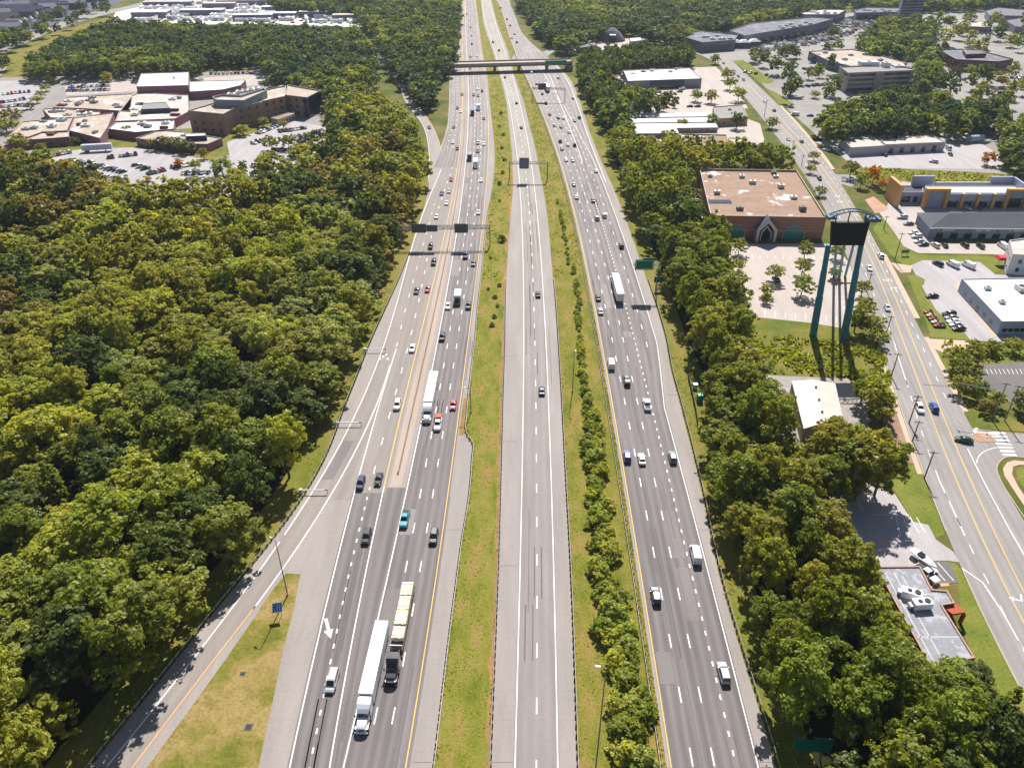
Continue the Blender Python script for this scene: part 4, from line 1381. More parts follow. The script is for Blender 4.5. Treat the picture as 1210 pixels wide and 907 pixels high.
NB = [
    ('suv','navy',774.5,706,'navy SUV next to the yellow line, alone on the near northbound lanes'),
    ('van','white',821.6,657,'white cargo van in the lane by the right shoulder'),
    ('suv','silver',854.6,797,'silver SUV nearest the camera on the northbound carriageway'),
    ('van','white',722,432,'white cargo van next to the yellow line, northbound'),
    ('pickup','dark',740.2,451,'charcoal pickup carrying a pale load, second lane northbound'),
    ('pickup','white',764,480,'white pickup truck beside the dotted exit line'),
    ('suv','blue',740.8,541,'blue SUV next to the yellow line, abreast of the white sedan'),
    ('sedan','white',758,544,'white sedan between the blue SUV and the silver-roofed SUV'),
    ('suv','grey',794.3,542,'grey SUV in the right lane, rightmost of three abreast'),
    ('sedan','black',706.6,353,'black car next to the yellow line, left of the white semi-trailer'),
    ('sedan','silver',709.5,369,'silver car next to the yellow line, following the black one'),
    ('suv','black',733.9,292,'black SUV ahead of the white semi-trailer in the right lanes'),
    ('suv','white',714,256,'white SUV, right of the pair in the middle northbound lanes'),
    ('suv','silver',705.3,259,'silver SUV, left of the pair in the middle northbound lanes'),
    ('sedan','maroon',700.5,238,'maroon sedan ahead of the white and silver pair'),
    ('sedan','silver',678,219,'silver sedan in the yellow-line lane, ahead of another white-roofed car'),
    ('sedan','white',681,234,'white sedan in the yellow-line lane, second below the cantilever sign'),
    ('sedan','white',704,203,'white sedan on the ramp lanes where they merge'),
    ('sedan','white',668.8,190,'white sedan, left of two abreast below the merging gore'),
    ('sedan','silver',676.8,190.5,'silver sedan, right of two abreast below the merging gore'),
    ('suv','black',661.8,168,'black SUV nearest the left line in the northbound cluster'),
    ('sedan','white',670.7,172,'white sedan in the middle of the northbound cluster'),
    ('suv','black',679,172.5,'black SUV touching the gore line in the northbound cluster'),
    ('sedan','dark',664,177,'charcoal sedan at the rear of the northbound cluster'),
    ('sedan','white',672.5,157,'white sedan at the head of the northbound cluster'),
    ('sedan','dark',662.8,151,'charcoal sedan ahead of the northbound cluster'),
    ('sedan','silver',655,149,'silver sedan ahead of the northbound cluster by the left line'),
    ('sedan','black',659.6,140,'black sedan, left of two abreast above the cluster'),
    ('sedan','white',665.4,140.5,'white sedan, right of two abreast above the cluster'),
    ('sedan','dark',649.6,136,'charcoal sedan by the left line below the small truss gantry'),
    ('suv','black',645,123,'black SUV just below the small truss gantry'),
    ('suv','black',684.4,140,'black SUV on the ramp lanes, ahead of another'),
    ('sedan','maroon',678.7,143.5,'maroon sedan on the ramp lanes beside the gore'),
    ('sedan','black',677,117,'black sedan on the ramp lanes level with the truss gantry'),
    ('sedan','dark',634,100,'charcoal sedan by the left line above the truss gantry'),
    ('sedan','black',640.6,111.5,'black sedan right behind the truss gantry sign'),
    ('sedan','black',659.5,93,'black sedan on the ramp lanes just below the bridge shadow'),
    ('sedan','white',628,86.5,'white sedan in the bridge shadow, northbound'),
    ('sedan','dark',608,41,'dark sedan beyond the bridge northbound, third from the deck'),
    ('suv','dark',610.5,51,'dark SUV beyond the bridge northbound, nearest the deck'),
    ('suv','black',602.8,31,'black SUV beyond the bridge northbound, fourth from the deck'),
    ('sedan','dark',604.5,46,'dark sedan beyond the bridge by the left line northbound'),
    ('suv','dark',599,23.5,'dark SUV beyond the bridge northbound, fifth from the deck'),
    ('suv','dark',591.5,10,'dark SUV beyond the bridge northbound, farthest of all'),
    ('sedan','white',590.5,16,'white sedan beyond the bridge northbound, near the far curve'),
]
EX = [
    ('sedan','navy',640.2,463,'navy car nearest the camera on the central express road'),
    ('sedan','black',635.6,349,'black car second nearest on the central express road'),
    ('sedan','maroon',616,151.5,'maroon car above the cantilever sign on the express road'),
    ('sedan','black',610.4,122.5,'black car midway between bridge and cantilever on the express road'),
    ('sedan','dark',596.6,92,'charcoal car at the bridge shadow on the express road'),
    ('suv','black',589.5,60.5,'black SUV just beyond the bridge on the express road'),
    ('suv','navy',582.5,50.5,'navy SUV second beyond the bridge on the express road'),
]
RP = [('sedan','maroon',507.4,151.5,'maroon sedan alone on the curving entry ramp'), ('sedan','black',484.5,120.5,'black sedan high on the curving entry ramp')]
LANDMARK = []
NAMEH = {'sedan': 'passenger_car', 'suv': 'suv', 'minivan': 'minivan', 'pickup': 'pickup_truck', 'van': 'cargo_van'}


def lay(lst, Tf, away, group):
    for kd, col, px, py, lab in lst:
        p = G(px, py, Z_ROAD)
        car(kd, p, heading(Tf, py, away), col, lab, group, py > 225, NAMEH[kd])
        if py > 195: LANDMARK.append((p.y, lab))


lay(SB, lambda y: (L_w2 if y > 0 else L_w2)(y), False, 'southbound traffic')
lay(NB, lerp(R_ly, R_rp, .5), True, 'northbound traffic')
lay(EX, lerp(E_lw, E_rw, .5), True, 'cars on the express road')
lay(RP, lerp(RA_l, RA_r, .5), False, 'cars on the entry ramp')


# ------------------------------------------------------------------ trucks
def wheels(parent, xs, ys, r=.5, w=.3):
    for y in ys:
        for x in xs:
            t, rim = wheel_mb(x, y, r, w)
            o = t.build('wheel', M_tyre, parent); rim.build('rim', M_rim, o)


def tractor(parent, paint, y0, conv=True, sleeper=True):
    """cab unit whose front bumper is at y0+7 and fifth wheel near y0+1.2"""
    p = M_paint
    def pp(o): o.color = paint; return o
    MB().box(-.45, .45, y0, y0+6.6, .75, 1.05).build('chassis', M_black, parent)
    c = MB()
    yb = y0 + 1.9
    # sleeper and cab: sloped aerodynamic roof
    c.loft([[(-1.2, yb, 1.0), (1.2, yb, 1.0), (1.2, yb, 3.75), (-1.2, yb, 3.75)], [(-1.22, yb+1.5, 1.0), (1.22, yb+1.5, 1.0), (1.2, yb+1.5, 3.7), (-1.2, yb+1.5, 3.7)], [(-1.18, yb+2.2, 1.0), (1.18, yb+2.2, 1.0), (1.08, yb+2.2, 3.25), (-1.08, yb+2.2, 3.25)], [(-1.12, yb+3.1, 1.0), (1.12, yb+3.1, 1.0), (.98, yb+2.75, 2.75), (-.98, yb+2.75, 2.75)]])
    pp(c.build('cab', p, parent))
    h = MB().loft([[(-1.0, yb+3.05, .9), (1.0, yb+3.05, .9), (.92, yb+3.05, 2.0), (-.92, yb+3.05, 2.0)], [(-.95, yb+4.4, .8), (.95, yb+4.4, .8), (.8, yb+4.4, 1.85), (-.8, yb+4.4, 1.85)], [(-.82, yb+5.0, .75), (.82, yb+5.0, .75), (.66, yb+4.9, 1.6), (-.66, yb+4.9, 1.6)]])
    pp(h.build('hood', p, parent))
    MB().box(-.55, .55, yb+4.93, yb+5.06, .85, 1.5).build('grille', M_chrome, parent)
    MB().box(-1.15, 1.15, yb+4.95, yb+5.2, .4, .75).build('bumper', M_chrome if not conv else M_paint, parent).color = paint
    MB().poly([(-.95, yb+3.1, 2.02), (.95, yb+3.1, 2.02), (.88, yb+2.82, 2.7), (-.88, yb+2.82, 2.7)]).build('windscreen', M_glass, parent)
    for s in (-1, 1):
        MB().poly([(s*1.2, yb+1.75, 2.0), (s*1.18, yb+2.85, 2.0), (s*1.08, yb+2.6, 2.75), (s*1.14, yb+1.8, 2.85)]).build('side_window', M_glass, parent)
        MB().box(*sorted((s*.72, s*.98)), yb+4.6, yb+4.95, 1.15, 1.4).build('headlight', M_lamp, parent)
        MB().box(*sorted((s*.84, s*1.2)), yb+3.3, yb+4.75, 1.0, 1.15).build('fender', M_paint, parent).color = paint
        MB().box(*sorted((s*1.3, s*1.5)), yb+2.9, yb+3.0, 1.9, 2.6).build('wing_mirror', M_black, parent)
        MB().tube((s*1.0, y0+2.0, .75), (s*1.0, y0+4.4, .75), .33, .33, 12).build('fuel_tank', M_chrome, parent)
        MB().tube((s*1.1, yb-.12, .9), (s*1.1, yb-.12, 4.0), .08, .08, 8).build('exhaust_stack', M_chrome, parent)
    wheels(parent, (-1.05, 1.05), (yb+4.0,), .5, .3)
    wheels(parent, (-.95, .95), (y0+.5, y0+1.75), .5, .55)


def semi(px, py, Tf, away, label, group, paint=(.8, .8, .82, 1), trailer=True, color_band=None, L=16.2):
    """py, px: ground middle of the whole rig"""
    g = G(px, py, Z_ROAD)
    t = thing('semi_truck', label, 'semi truck', g, heading(Tf, py, away))
    y0 = 2.6
    tractor(t, paint, y0)
    yr, yf = y0 + 1.7 - L, y0 + 1.55
    if trailer:
        b = MB().box(-1.29, 1.29, yr, yf, 1.15, 4.12)
        o = b.build('trailer', M_trail, t)
        ribs = MB()
        for i in range(1, 13):
            y = yr + (yf-yr)*i/13
            for s in (-1, 1): ribs.box(*sorted((s*1.29, s*1.312)), y-.05, y+.05, 1.2, 4.08)
        for i in range(1, 9):
            y = yr + (yf-yr)*i/9
            ribs.box(-1.27, 1.27, y-.03, y+.03, 4.12, 4.135)
        ribs.build('panel_seams', mat('trailer_seam', (.62, .63, .66), .5, .05, 1), o)
        for s in (-1, 1):
            MB().box(*sorted((s*.03, s*1.24)), yr-.03, yr-.003, 1.25, 4.0).build('rear_door', M_trail, o)
            MB().box(*sorted((s*1.2, s*1.26)), yr+5.5, yr+10.5, .5, 1.12).build('side_skirt', M_trail, t)
        if color_band:
            MB().box(-1.3, 1.3, yf+.003, yf+.35, 2.0, 4.0).build('refrigeration_unit', mat('green_panel', color_band, .5, .1, 1), o)
    wheels(t, (-.95, .95), (yr+1.4, yr+2.7), .5, .55)
    MB().box(-.5, .5, yr+.6, yr+3.6, .6, 1.13).build('bogie', M_black, t)
    MB().box(-1.2, 1.2, yr-.05, yr+.1, .5, .75).build('rear_bumper', M_steel, t)
    return t


Lane1 = lambda y: lerp(L_w2, L_y2, .17)(y)
Lane2 = lambda y: lerp(L_w2, L_y2, .5)(y)
py_ = 812
semi(Lane1(py_), py_, Lane1, False, 'long white semi-trailer truck with white cab, nearest the camera on the southbound lanes', None, L=16.6)
LANDMARK.append((G(Lane1(860), 860).y, 'the cab of the near white semi-trailer'))
LANDMARK.append((G(Lane1(770), 770).y, 'the tail of the near white semi-trailer'))
py_ = 478
semi(Lane1(py_) - .5, py_, Lane1, False, 'white semi-trailer truck in mid distance beside the tan concrete strip', None, L=16.2)
LANDMARK.append((G(Lane1(440), 440).y, 'the tail of the mid-distance white semi-trailer'))
NBl = lambda y: R_ly(y) + 9.3 * scale_at(y)
semi(NBl(341), 341, NBl, True, 'white semi-trailer with green front unit driving away beside the green sign', None, color_band='#1f8a5a', L=17)
semi(R_ly(106) + 10.5*scale_at(106), 106, NBl, True, 'dark teal semi-trailer just below the bridge on the northbound lanes', None, paint=(.02, .2, .2, 1), L=14)

# flatbed with lumber
py_ = 752
g = G(Lane2(py_) - .3, py_, Z_ROAD)
rzL = heading(Lane2, py_, False)
t = thing('flatbed_truck', 'black flatbed truck hauling bundles of pale lumber next to the white semi-trailer', 'flatbed truck', g, rzL)
tractor(t, (.015, .016, .02, 1), 4.6)
MB().box(-1.28, 1.28, -12.2, 4.4, 1.2, 1.42).build('deck', mat('worn_deck_timber', '#6d5a48', .9, .2, 2), t)
MB().box(-.4, .4, -12.0, 5.5, .8, 1.2).build('frame', M_black, t)
MB().box(-1.2, 1.2, 4.25, 4.38, 1.42, 2.9).build('headboard', M_steel, t)
wheels(t, (-.95, .95), (-11.0, -9.6), .5, .55)
MB().box(-1.25, 1.25, -12.4, -12.22, .6, 1.2).build('rear_bumper', M_black, t)
LANDMARK.append((G(Lane2(700), 700).y, 'the tail of the lumber truck'))
rotL = Matrix.Rotation(rzL, 4, 'Z')
for i, (ya, yb, hgt, wd) in enumerate(((-12.0, -8.4, 1.5, 1.2), (-8.25, -4.6, 1.35, 1.15), (-4.45, -.8, 1.5, 1.2), (-.65, 2.4, 1.15, 1.18))):
    c = g + rotL @ Vector((0, (ya+yb)/2, 1.425))
    lb = thing('lumber_bundle', ('pale lumber bundle at the tail end of the flatbed truck', 'pale lumber bundle second from the tail of the flatbed', 'pale lumber bundle third from the tail of the flatbed', 'lumber bundle right behind the black cab, lowest of the load')[i], 'lumber bundle', c, rzL, 'lumber bundles on the flatbed truck')
    st = MB(); L2 = (yb-ya)/2
    nx, nz = 5, 5
    rr = random.Random(i)
    for a in range(nx):
        for bz in range(nz):
            e = rr.uniform(-.12, .12)
            x0 = -wd + 2*wd*a/nx
            st.box(x0+.01, x0+2*wd/nx-.01, -L2+.1+e, L2-.1+e, .1+(hgt-.1)*bz/nz, .1+(hgt-.1)*(bz+1)/nz-.015, rr.randrange(2))
    st.build('boards', [M_lumber, M_lumber2], lb)
    dn = MB()
    for y in (-L2*.6, 0, L2*.6): dn.box(-wd, wd, y-.05, y+.05, 0, .1)
    dn.build('bearers', M_lumber, lb)
    sb = MB()
    for y in (-L2*.55, L2*.55):
        sb.box(-wd-.015, wd+.015, y-.04, y+.04, hgt, hgt+.012); sb.box(-wd-.02, -wd-.003, y-.04, y+.04, .05, hgt); sb.box(wd+.003, wd+.02, y-.04, y+.04, .05, hgt)
    sb.build('strap', M_black, lb)


def box_truck(px, py, Tf, away, col, box_col, label, group, L=7.5):
    t = thing('box_truck', label, 'box truck', G(px, py, Z_ROAD), heading(Tf, py, away), group)
    mb = MB().box(-1.2, 1.2, -L/2, L/2-2.1, 1.0, 3.5)
    mb.build('cargo_box', mat('box_' + label[:9].replace(' ', '_'), box_col, .5, .08, 1), t)
    MB().loft([[(-1.05, L/2-2.05, .6), (1.05, L/2-2.05, .6), (1.0, L/2-2.05, 2.5), (-1.0, L/2-2.05, 2.5)], [(-1.05, L/2-.9, .6), (1.05, L/2-.9, .6), (.95, L/2-1.1, 2.4), (-.95, L/2-1.1, 2.4)], [(-1.0, L/2, .5), (1.0, L/2, .5), (.9, L/2-.25, 1.5), (-.9, L/2-.25, 1.5)]]).build('cab', M_paint, t).color = (*COL[col], 1)
    MB().poly([(-.9, L/2-.32, 1.52), (.9, L/2-.32, 1.52), (.86, L/2-1.02, 2.3), (-.86, L/2-1.02, 2.3)]).build('windscreen', M_glass, t)
    wheels(t, (-1.0, 1.0), (-L/2+1.5, L/2-1.0), .45, .3)
    MB().box(-.5, .5, -L/2, L/2-2, .6, 1.0).build('chassis', M_black, t)


box_truck(541, 357, Lane1, False, 'black', (.8, .8, .8), 'white box truck with black cab facing the camera below the gantry', None)
box_truck(562.3, 197, Lane1, False, 'white', (.82, .82, .82), 'large white box truck above the gantry in the right roadway', None, 9)
box_truck(555, 189, Lane1, False, 'dark', (.16, .22, .28), 'dark blue-grey box truck left of the large white box truck', None)
box_truck(558.3, 136, Lane1, False, 'navy', (.1, .13, .3), 'blue box truck with red front below the bridge', None)
box_truck(565.3, 130, Lane1, False, 'white', (.8, .8, .8), 'small white box truck right of the blue truck below the bridge', None)

# work pickup with orange and white equipment in its bed
g = G(517.5, 503, Z_ROAD); rzz = heading(Lane2, 503, False)
car('pickup', g, rzz, 'white', 'white work pickup right behind the mid-distance semi, its bed piled with gear', None, True, 'pickup_truck')
rt = Matrix.Rotation(rzz, 4, 'Z')
q = thing('equipment_rack', 'orange and cream equipment rack standing in the bed of the white work pickup', 'equipment rack', g + rt @ Vector((0, -1.9, 1.15)), rzz)
fr = MB()
for x in (-.8, .8):
    for y in (-.85, .85): fr.tube((x, y, 0), (x, y, 1.1), .05, .05, 6)
fr.box(-.86, .86, -.9, .9, 1.05, 1.12)
fr.build('frame', mat('orange_rack', '#b5613a', .7, .15, 2), q)
MB().box(-.7, .7, -.75, .1, 0, .8).build('tool_chest', mat('cream_chest', '#d8c6b4', .6, .1, 2), q)
MB().box(-.6, .6, .2, .75, 0, .55).build('crate', mat('rust_crate', '#9a6048', .8, .2, 2), q)
q = thing('cargo_crate', 'pale crate riding in the bed of the charcoal northbound pickup', 'crate', G(740.2, 451, Z_ROAD) + Matrix.Rotation(heading(NBl, 451, True), 4, 'Z') @ Vector((0, -1.9, 1.15)), heading(NBl, 451, True))
MB().box(-.7, .7, -.75, .7, 0, .5).build('box', mat('pale_crate', '#cfc9c4', .7, .1, 2), q)
MB().box(-.74, .74, -.79, .74, .5, .56).build('lid', mat('pale_crate_lid', '#b7b0aa', .7, .1, 2), q)

# street traffic
ST_ = lerp(S_l, S_r, .5)
for kd, col, px, py, away, lab in [
    ('suv','white',1086,484,False,'white SUV on the street beside the utility poles, left lane'),
    ('suv','blue',1103,483,True,'blue SUV on the street between the two yellow lines, by the junction'),
    ('sedan','silver',1048,365,False,'silver sedan on the street left lane just below the tall sign level'),
    ('sedan','white',1027,318,False,'white sedan on the street seen beside the right leg of the tall sign'),
    ('suv','white',1040.5,303.5,True,'white SUV on the street near the small dark yard sign'),
    ('suv','grey',1046,400,False,'grey SUV half under the roadside tree at the street edge'),
    ('sedan','maroon',947,168,True,'maroon sedan far up the street near the white low warehouse'),
    ('sedan','silver',931.5,165.5,False,'silver sedan far up the street in the left lane'),
    ('sedan','black',914.6,131.5,True,'black sedan on the street at the upper side junction'),
    ('sedan','white',903.5,120.5,False,'white sedan on the street above the upper side junction'),
    ('suv','dark',968,212,False,'charcoal SUV at the street edge behind the brown-roofed store'),
    ('sedan','black',855,75.5,False,'black car first in the queue at the far crossroads'),
    ('sedan','dark',859,81.5,False,'charcoal car second in the queue at the far crossroads'),
    ('sedan','navy',863,84.5,False,'navy car third in the queue at the far crossroads'),
    ('sedan','black',867.5,87.5,False,'black car fourth in the queue at the far crossroads'),
    ('sedan','dark',872.5,91,False,'charcoal car fifth in the queue at the far crossroads'),
    ('sedan','black',878.5,95,False,'black car last in the queue at the far crossroads'),
]:
    car(kd, G(px, py, Z_ROAD), heading(ST_, py, away), col, lab, 'cars on the street', py > 225, NAMEH[kd])
car('sedan', G(1138, 521, Z_ROAD), math.atan2(.9, .45) + .1, 'green', 'dark green sedan turning across the junction towards the crosswalk', 'cars on the street', True, 'passenger_car')

# parked cars: (kind, colour, px, py, heading degrees, label)
for kd, col, px, py, dg, lab in [
    ('sedan','navy',916.7,331,10,'navy sedan parked beneath a small tree on the store car park'),
    ('sedan','black',817,223,80,'black car, uppermost of three beside the brick store wall'),
    ('sedan','dark',820,231,80,'charcoal car, middle of three beside the brick store wall'),
    ('sedan','white',822,238,80,'white car, lowest of three beside the brick store wall'),
    ('suv','silver',1066,258,95,'silver SUV parked topmost beside the hip-roofed shop'),
    ('sedan','grey',1073.5,265.5,95,'grey sedan parked second beside the hip-roofed shop'),
    ('sedan','white',1079,276,100,'white sedan parked third beside the hip-roofed shop'),
    ('suv','white',1083,280.5,100,'white SUV parked fourth beside the hip-roofed shop'),
    ('sedan','silver',1086,286.5,100,'silver sedan parked fifth beside the hip-roofed shop'),
    ('sedan','navy',1091,290,100,'navy sedan parked last in the side row of the hip-roofed shop'),
    ('suv','white',1104.8,291,5,'white SUV first in the shop front row, nose to the wall'),
    ('sedan','black',1116,291,-8,'black sedan second in the shop front row'),
    ('suv','dark',1139.5,291,0,'charcoal SUV third in the shop front row'),
    ('suv','green',1158,292,0,'dark green SUV fourth in the shop front row'),
    ('van','white',1184,292,0,'white van at the far end of the shop front row'),
    ('suv','silver',1142,247,200,'silver SUV beneath the columns of the purple and orange strip mall'),
    ('sedan','red',1159,248,180,'red car beneath the columns of the purple and orange strip mall'),
    ('suv','navy',1107.8,313,20,'navy SUV parked left of two white vans on the lower lot'),
    ('van','white',1125,314,20,'white van, left of two on the lower lot'),
    ('van','white',1143.5,315,20,'white van, right of two on the lower lot'),
    ('sedan','black',1101,351,95,'black sedan alone by the grass strip on the white-roofed lot'),
    ('suv','black',1121,372.5,98,'black SUV topmost in the slanted row by the white-roofed building'),
    ('sedan','grey',1123.5,376.5,98,'grey sedan second in the slanted row by the white-roofed building'),
    ('sedan','white',1126,381,98,'white sedan third in the slanted row by the white-roofed building'),
    ('sedan','silver',1129,385,98,'silver sedan fourth in the slanted row by the white-roofed building'),
    ('sedan','black',1132.5,389.5,98,'black sedan lowest in the slanted row by the white-roofed building'),
    ('van','dark',1152.5,357,190,'dark van backed against the side wall of the white-roofed building'),
    ('van','silver',1121,177,170,'silver van parked beside the low white warehouse'),
    ('sedan','black',1123,183.5,170,'black car below the silver van at the low white warehouse'),
    ('suv','white',1103,192,60,'white SUV alone on the grey warehouse lot'),
    ('sedan','black',1045,184,5,'black car at the front of the low white warehouse'),
    ('sedan','white',976,178,60,'white car by the street corner of the low white warehouse'),
    ('van','white',939,136.5,80,'white van on the small lot by the upper side junction'),
    ('sedan','blue',957,137.5,80,'blue car on the small lot by the upper side junction'),
    ('pickup','white',1094,680,205,'white pickup pulled up to the tan kerb with a boat trailer'),
    ('suv','dark',768,108.5,90,'charcoal SUV left of the red car in front of the white-roofed auto centre'),
    ('sedan','red',778,109.5,90,'red car in front of the white-roofed auto centre'),
    ('sedan','maroon',803,109,90,'maroon car right in front of the white-roofed auto centre'),
    ('suv','white',806,106,90,'white SUV beside the maroon car at the auto centre'),
    ('van','white',739,102,0,'white van at the left corner of the auto centre'),
    ('sedan','dark',732,97,90,'charcoal car on the left lot of the auto centre'),
    ('sedan','maroon',815,126.5,90,'maroon car, left of two under lot trees by the storage rows'),
    ('sedan','navy',824,126.5,90,'navy car, right of two under lot trees by the storage rows'),
]:
    car(kd, G(px, py, .06), math.radians(dg), col, lab, 'cars parked on the right', py > 225, 'parked_car' if kd in ('sedan', 'suv') else NAMEH[kd])
t = thing('boat_trailer', 'white boat on a trailer hitched behind the pickup at the tan kerb', 'boat trailer', G(1088.5, 664, .06), math.radians(205))
MB().loft([[(-.3, -3.0, .7), (.3, -3.0, .7), (.95, -3.0, 1.6), (-.95, -3.0, 1.6)], [(-.35, 0, .65), (.35, 0, .65), (1.05, 0, 1.6), (-1.05, 0, 1.6)], [(-.2, 2.2, .8), (.2, 2.2, .8), (.7, 2.2, 1.7), (-.7, 2.2, 1.7)], [(-.05, 3.4, 1.3), (.05, 3.4, 1.3), (.1, 3.4, 1.8), (-.1, 3.4, 1.8)]]).build('hull', mat('white_hull', (.8, .8, .8), .4, .05, 1), t)
MB().box(-.85, .85, -.6, 3.8, .35, .5).build('frame', M_steel, t)
MB().box(-.6, .6, -1.2, .1, 1.6, 2.1).build('console', M_glass, t)
wheels(t, (-.95, .95), (-.8,), .33, .22)

# car parks of the hospital: rows of (x0,y0)-(x1,y1) pixel ends, count
_c = random.Random(21)
PAL = ['white', 'white', 'white', 'silver', 'silver', 'silver', 'grey', 'black', 'black', 'dark', 'dark', 'navy', 'blue', 'red', 'beige']
ROWS = [
    ((1110,122),(1150,124),9,'row beyond the office wood'),
    ((1115,92),(1140,95),6,'row before the oval tree'),
    ((900,72),(940,80),9,'row below the far crossroads canopies'),
    ((1085,50),(1120,48),8,'row right of the far avenue trees'),
    ((1150,36),(1200,37),11,'back row before the far retail blocks'),
    ((60,203),(86,207),6,'lowest row of the lower hospital lot'),
    ((92,207),(148,213),12,'wood-edge row, lower hospital lot'),
    ((160,196),(172,200),3,'gap row by the walled plot'),
    ((300,170),(318,164),5,'short row by the olive tree'),
    ((336,166),(380,163),11,'row before the entrance canopy'),
    ((300,196),(340,197),9,'third row of the upper hospital lot'),
    ((950,82),(985,80),8,'row left of the hall'),
    ((1010,110),(1050,112),8,'row at the foot of the office block'),
    ((1110,76),(1130,82),5,'row left of the dark red building'),
    ((1175,95),(1210,92),9,'row right of the dark red building'),
    ((1150,40),(1205,44),12,'row before the far retail blocks'),
    ((716,112),(730,124),5,'row on the left lot of the auto centre'),
    ((46,188),(86,180),10,'back row of the lower hospital lot'),
    ((45,196),(66,200),5,'left end of the lower hospital lot'),
    ((80,191),(112,195),8,'middle row of the lower hospital lot'),
    ((118,198),(146,204),7,'right part of the middle row, lower hospital lot'),
    ((129,187),(160,183),8,'short row beside the parked semi-trailer at the hospital'),
    ((175,178),(182,180),2,'pair beside the walled hospital plot'),
    ((176,206),(198,201),6,'row between trees at the hospital'),
    ((203,198),(232,195),7,'row by the hospital footpath'),
    ((216,206),(256,205),9,'upper row of the corner lot'),
    ((222,214),(246,212),6,'lower row of the corner lot'),
    ((305,158),(326,150),7,'upper left row by the hospital'),
    ((331,156),(360,152),8,'right upper row below the brown hospital'),
    ((322,178),(372,177),14,'long row of the upper hospital lot'),
    ((310,186),(372,189),15,'second long row of the upper hospital lot'),
    ((325,208),(348,207),6,'hidden lower row of the upper hospital lot'),
    ((82,104),(130,102),14,'upper row behind the tan-roofed school'),
    ((80,108),(128,107),13,'lower row behind the tan-roofed school'),
    ((0,122),(28,118),9,'upper row of the far left lot'),
    ((0,127),(26,125),8,'lower row of the far left lot'),
    ((5,112),(34,109),7,'sparse row of the far left lot'),
    ((250,88),(292,87),10,'row along the white-roofed hall'),
    ((1100,103),(1125,101),6,'row in the office trees'),
    ((880,86),(925,92),8,'row on the upper leafy lot'),
    ((935,104),(985,100),9,'row below the office block'),
    ((1150,108),(1195,106),8,'row below the dark red building'),
    ((1180,140),(1208,150),7,'row at the right edge by the office wood'),
]
for (a, b, n, where) in ROWS:
    pa, pb = G(*a), G(*b)
    d = (pb - pa).normalized()
    rz = math.atan2(-d.x, d.y) + PI/2
    used = 0
    for i in range(n):
        if _c.random() < .06: continue
        col = _c.choice(PAL); kd = _c.choice(['sedan', 'sedan', 'suv', 'suv', 'minivan', 'pickup'])
        p = pa.lerp(pb, i / max(n-1, 1)) + Vector((_c.uniform(-.3, .3), _c.uniform(-.4, .4), .06))
        lab = f'{WORD.get(col, col)} {FAM[kd]}, {nth(used)} from left in {where}'; used += 1
        car(kd, p, rz + _c.choice([0, PI]) + _c.uniform(-.04, .04), col, lab, where, False, 'parked_car' if kd != 'pickup' else 'pickup_truck')

# the semi-trailer standing at the hospital
t = thing('parked_trailer', 'pale blue-grey semi-trailer standing on the lawn side of the hospital lot', 'trailer', G(116, 179, .05), math.radians(-78))
MB().box(-1.3, 1.3, -8, 8, 1.2, 4.2).build('box', mat('pale_trailer', '#b9c0cc', .5, .08, 1), t)
wheels(t, (-1, 1), (-6.5, -5.2), .5, .5)
MB().box(-.6, .6, 4, 4.3, 0, 1.2).build('landing_gear', M_black, t)

# the mall's crowded car park, far away: one mass
vs, fs, mi = [], [], []
def heap(poly_px, n, seed, name, label, gapx=3.1, gapy=8.5):
    r = random.Random(seed)
    poly = [tuple(G(*p)[:2]) for p in poly_px]
    xs, ys = [p[0] for p in poly], [p[1] for p in poly]
    mb = MB()
    cols = ['white', 'silver', 'black', 'dark', 'grey', 'white', 'white', 'silver', 'black', 'grey', 'navy', 'maroon']
    y = min(ys)
    ang = .12
    while y < max(ys):
        x = min(xs)
        while x < max(xs):
            if r.random() < .8 and inside(poly, x, y):
                i = r.randrange(len(cols))
                M = Matrix.Translation((x, y + r.uniform(-.4, .4), .06)) @ Matrix.Rotation(ang + r.uniform(-.05, .05), 4, 'Z')
                mb.box(-.9, .9, -2.2, 2.2, .25, .95, i, M)
                mb.box(-.8, .8, -1.6, .9, .95, 1.45, len(cols), M, .75)
                mb.box(-.6, .6, -1.0, .2, 1.45, 1.47, i, M)
            x += gapx
        y += gapy
    mats = [mat('far_' + c, COL[c], .4, .02, 1) for c in cols] + [M_glass]
    o = mb.build(name, mats, fix=False)
    return tag(o, label, kind='stuff')
heap([(888,60),(872,50),(905,41),(1000,21),(1075,17),(1080,24),(1030,32),(1000,44),(960,54),(920,60)], 0, 3, 'mall_parked_cars', 'packed rows of parked cars before the far shopping mall')
# ------------------------------------------------------------------ guardrails
M_wood = mat('weathered_timber', '#5b4a3b', .9, .25, 2)
M_rail = mat('rail_steel', (.50, .50, .49), .5, .15, 1.2, metal=.4)
POST = MB().box(-.12, .12, -.14, .14, -.1, .82).mesh('post', M_wood)


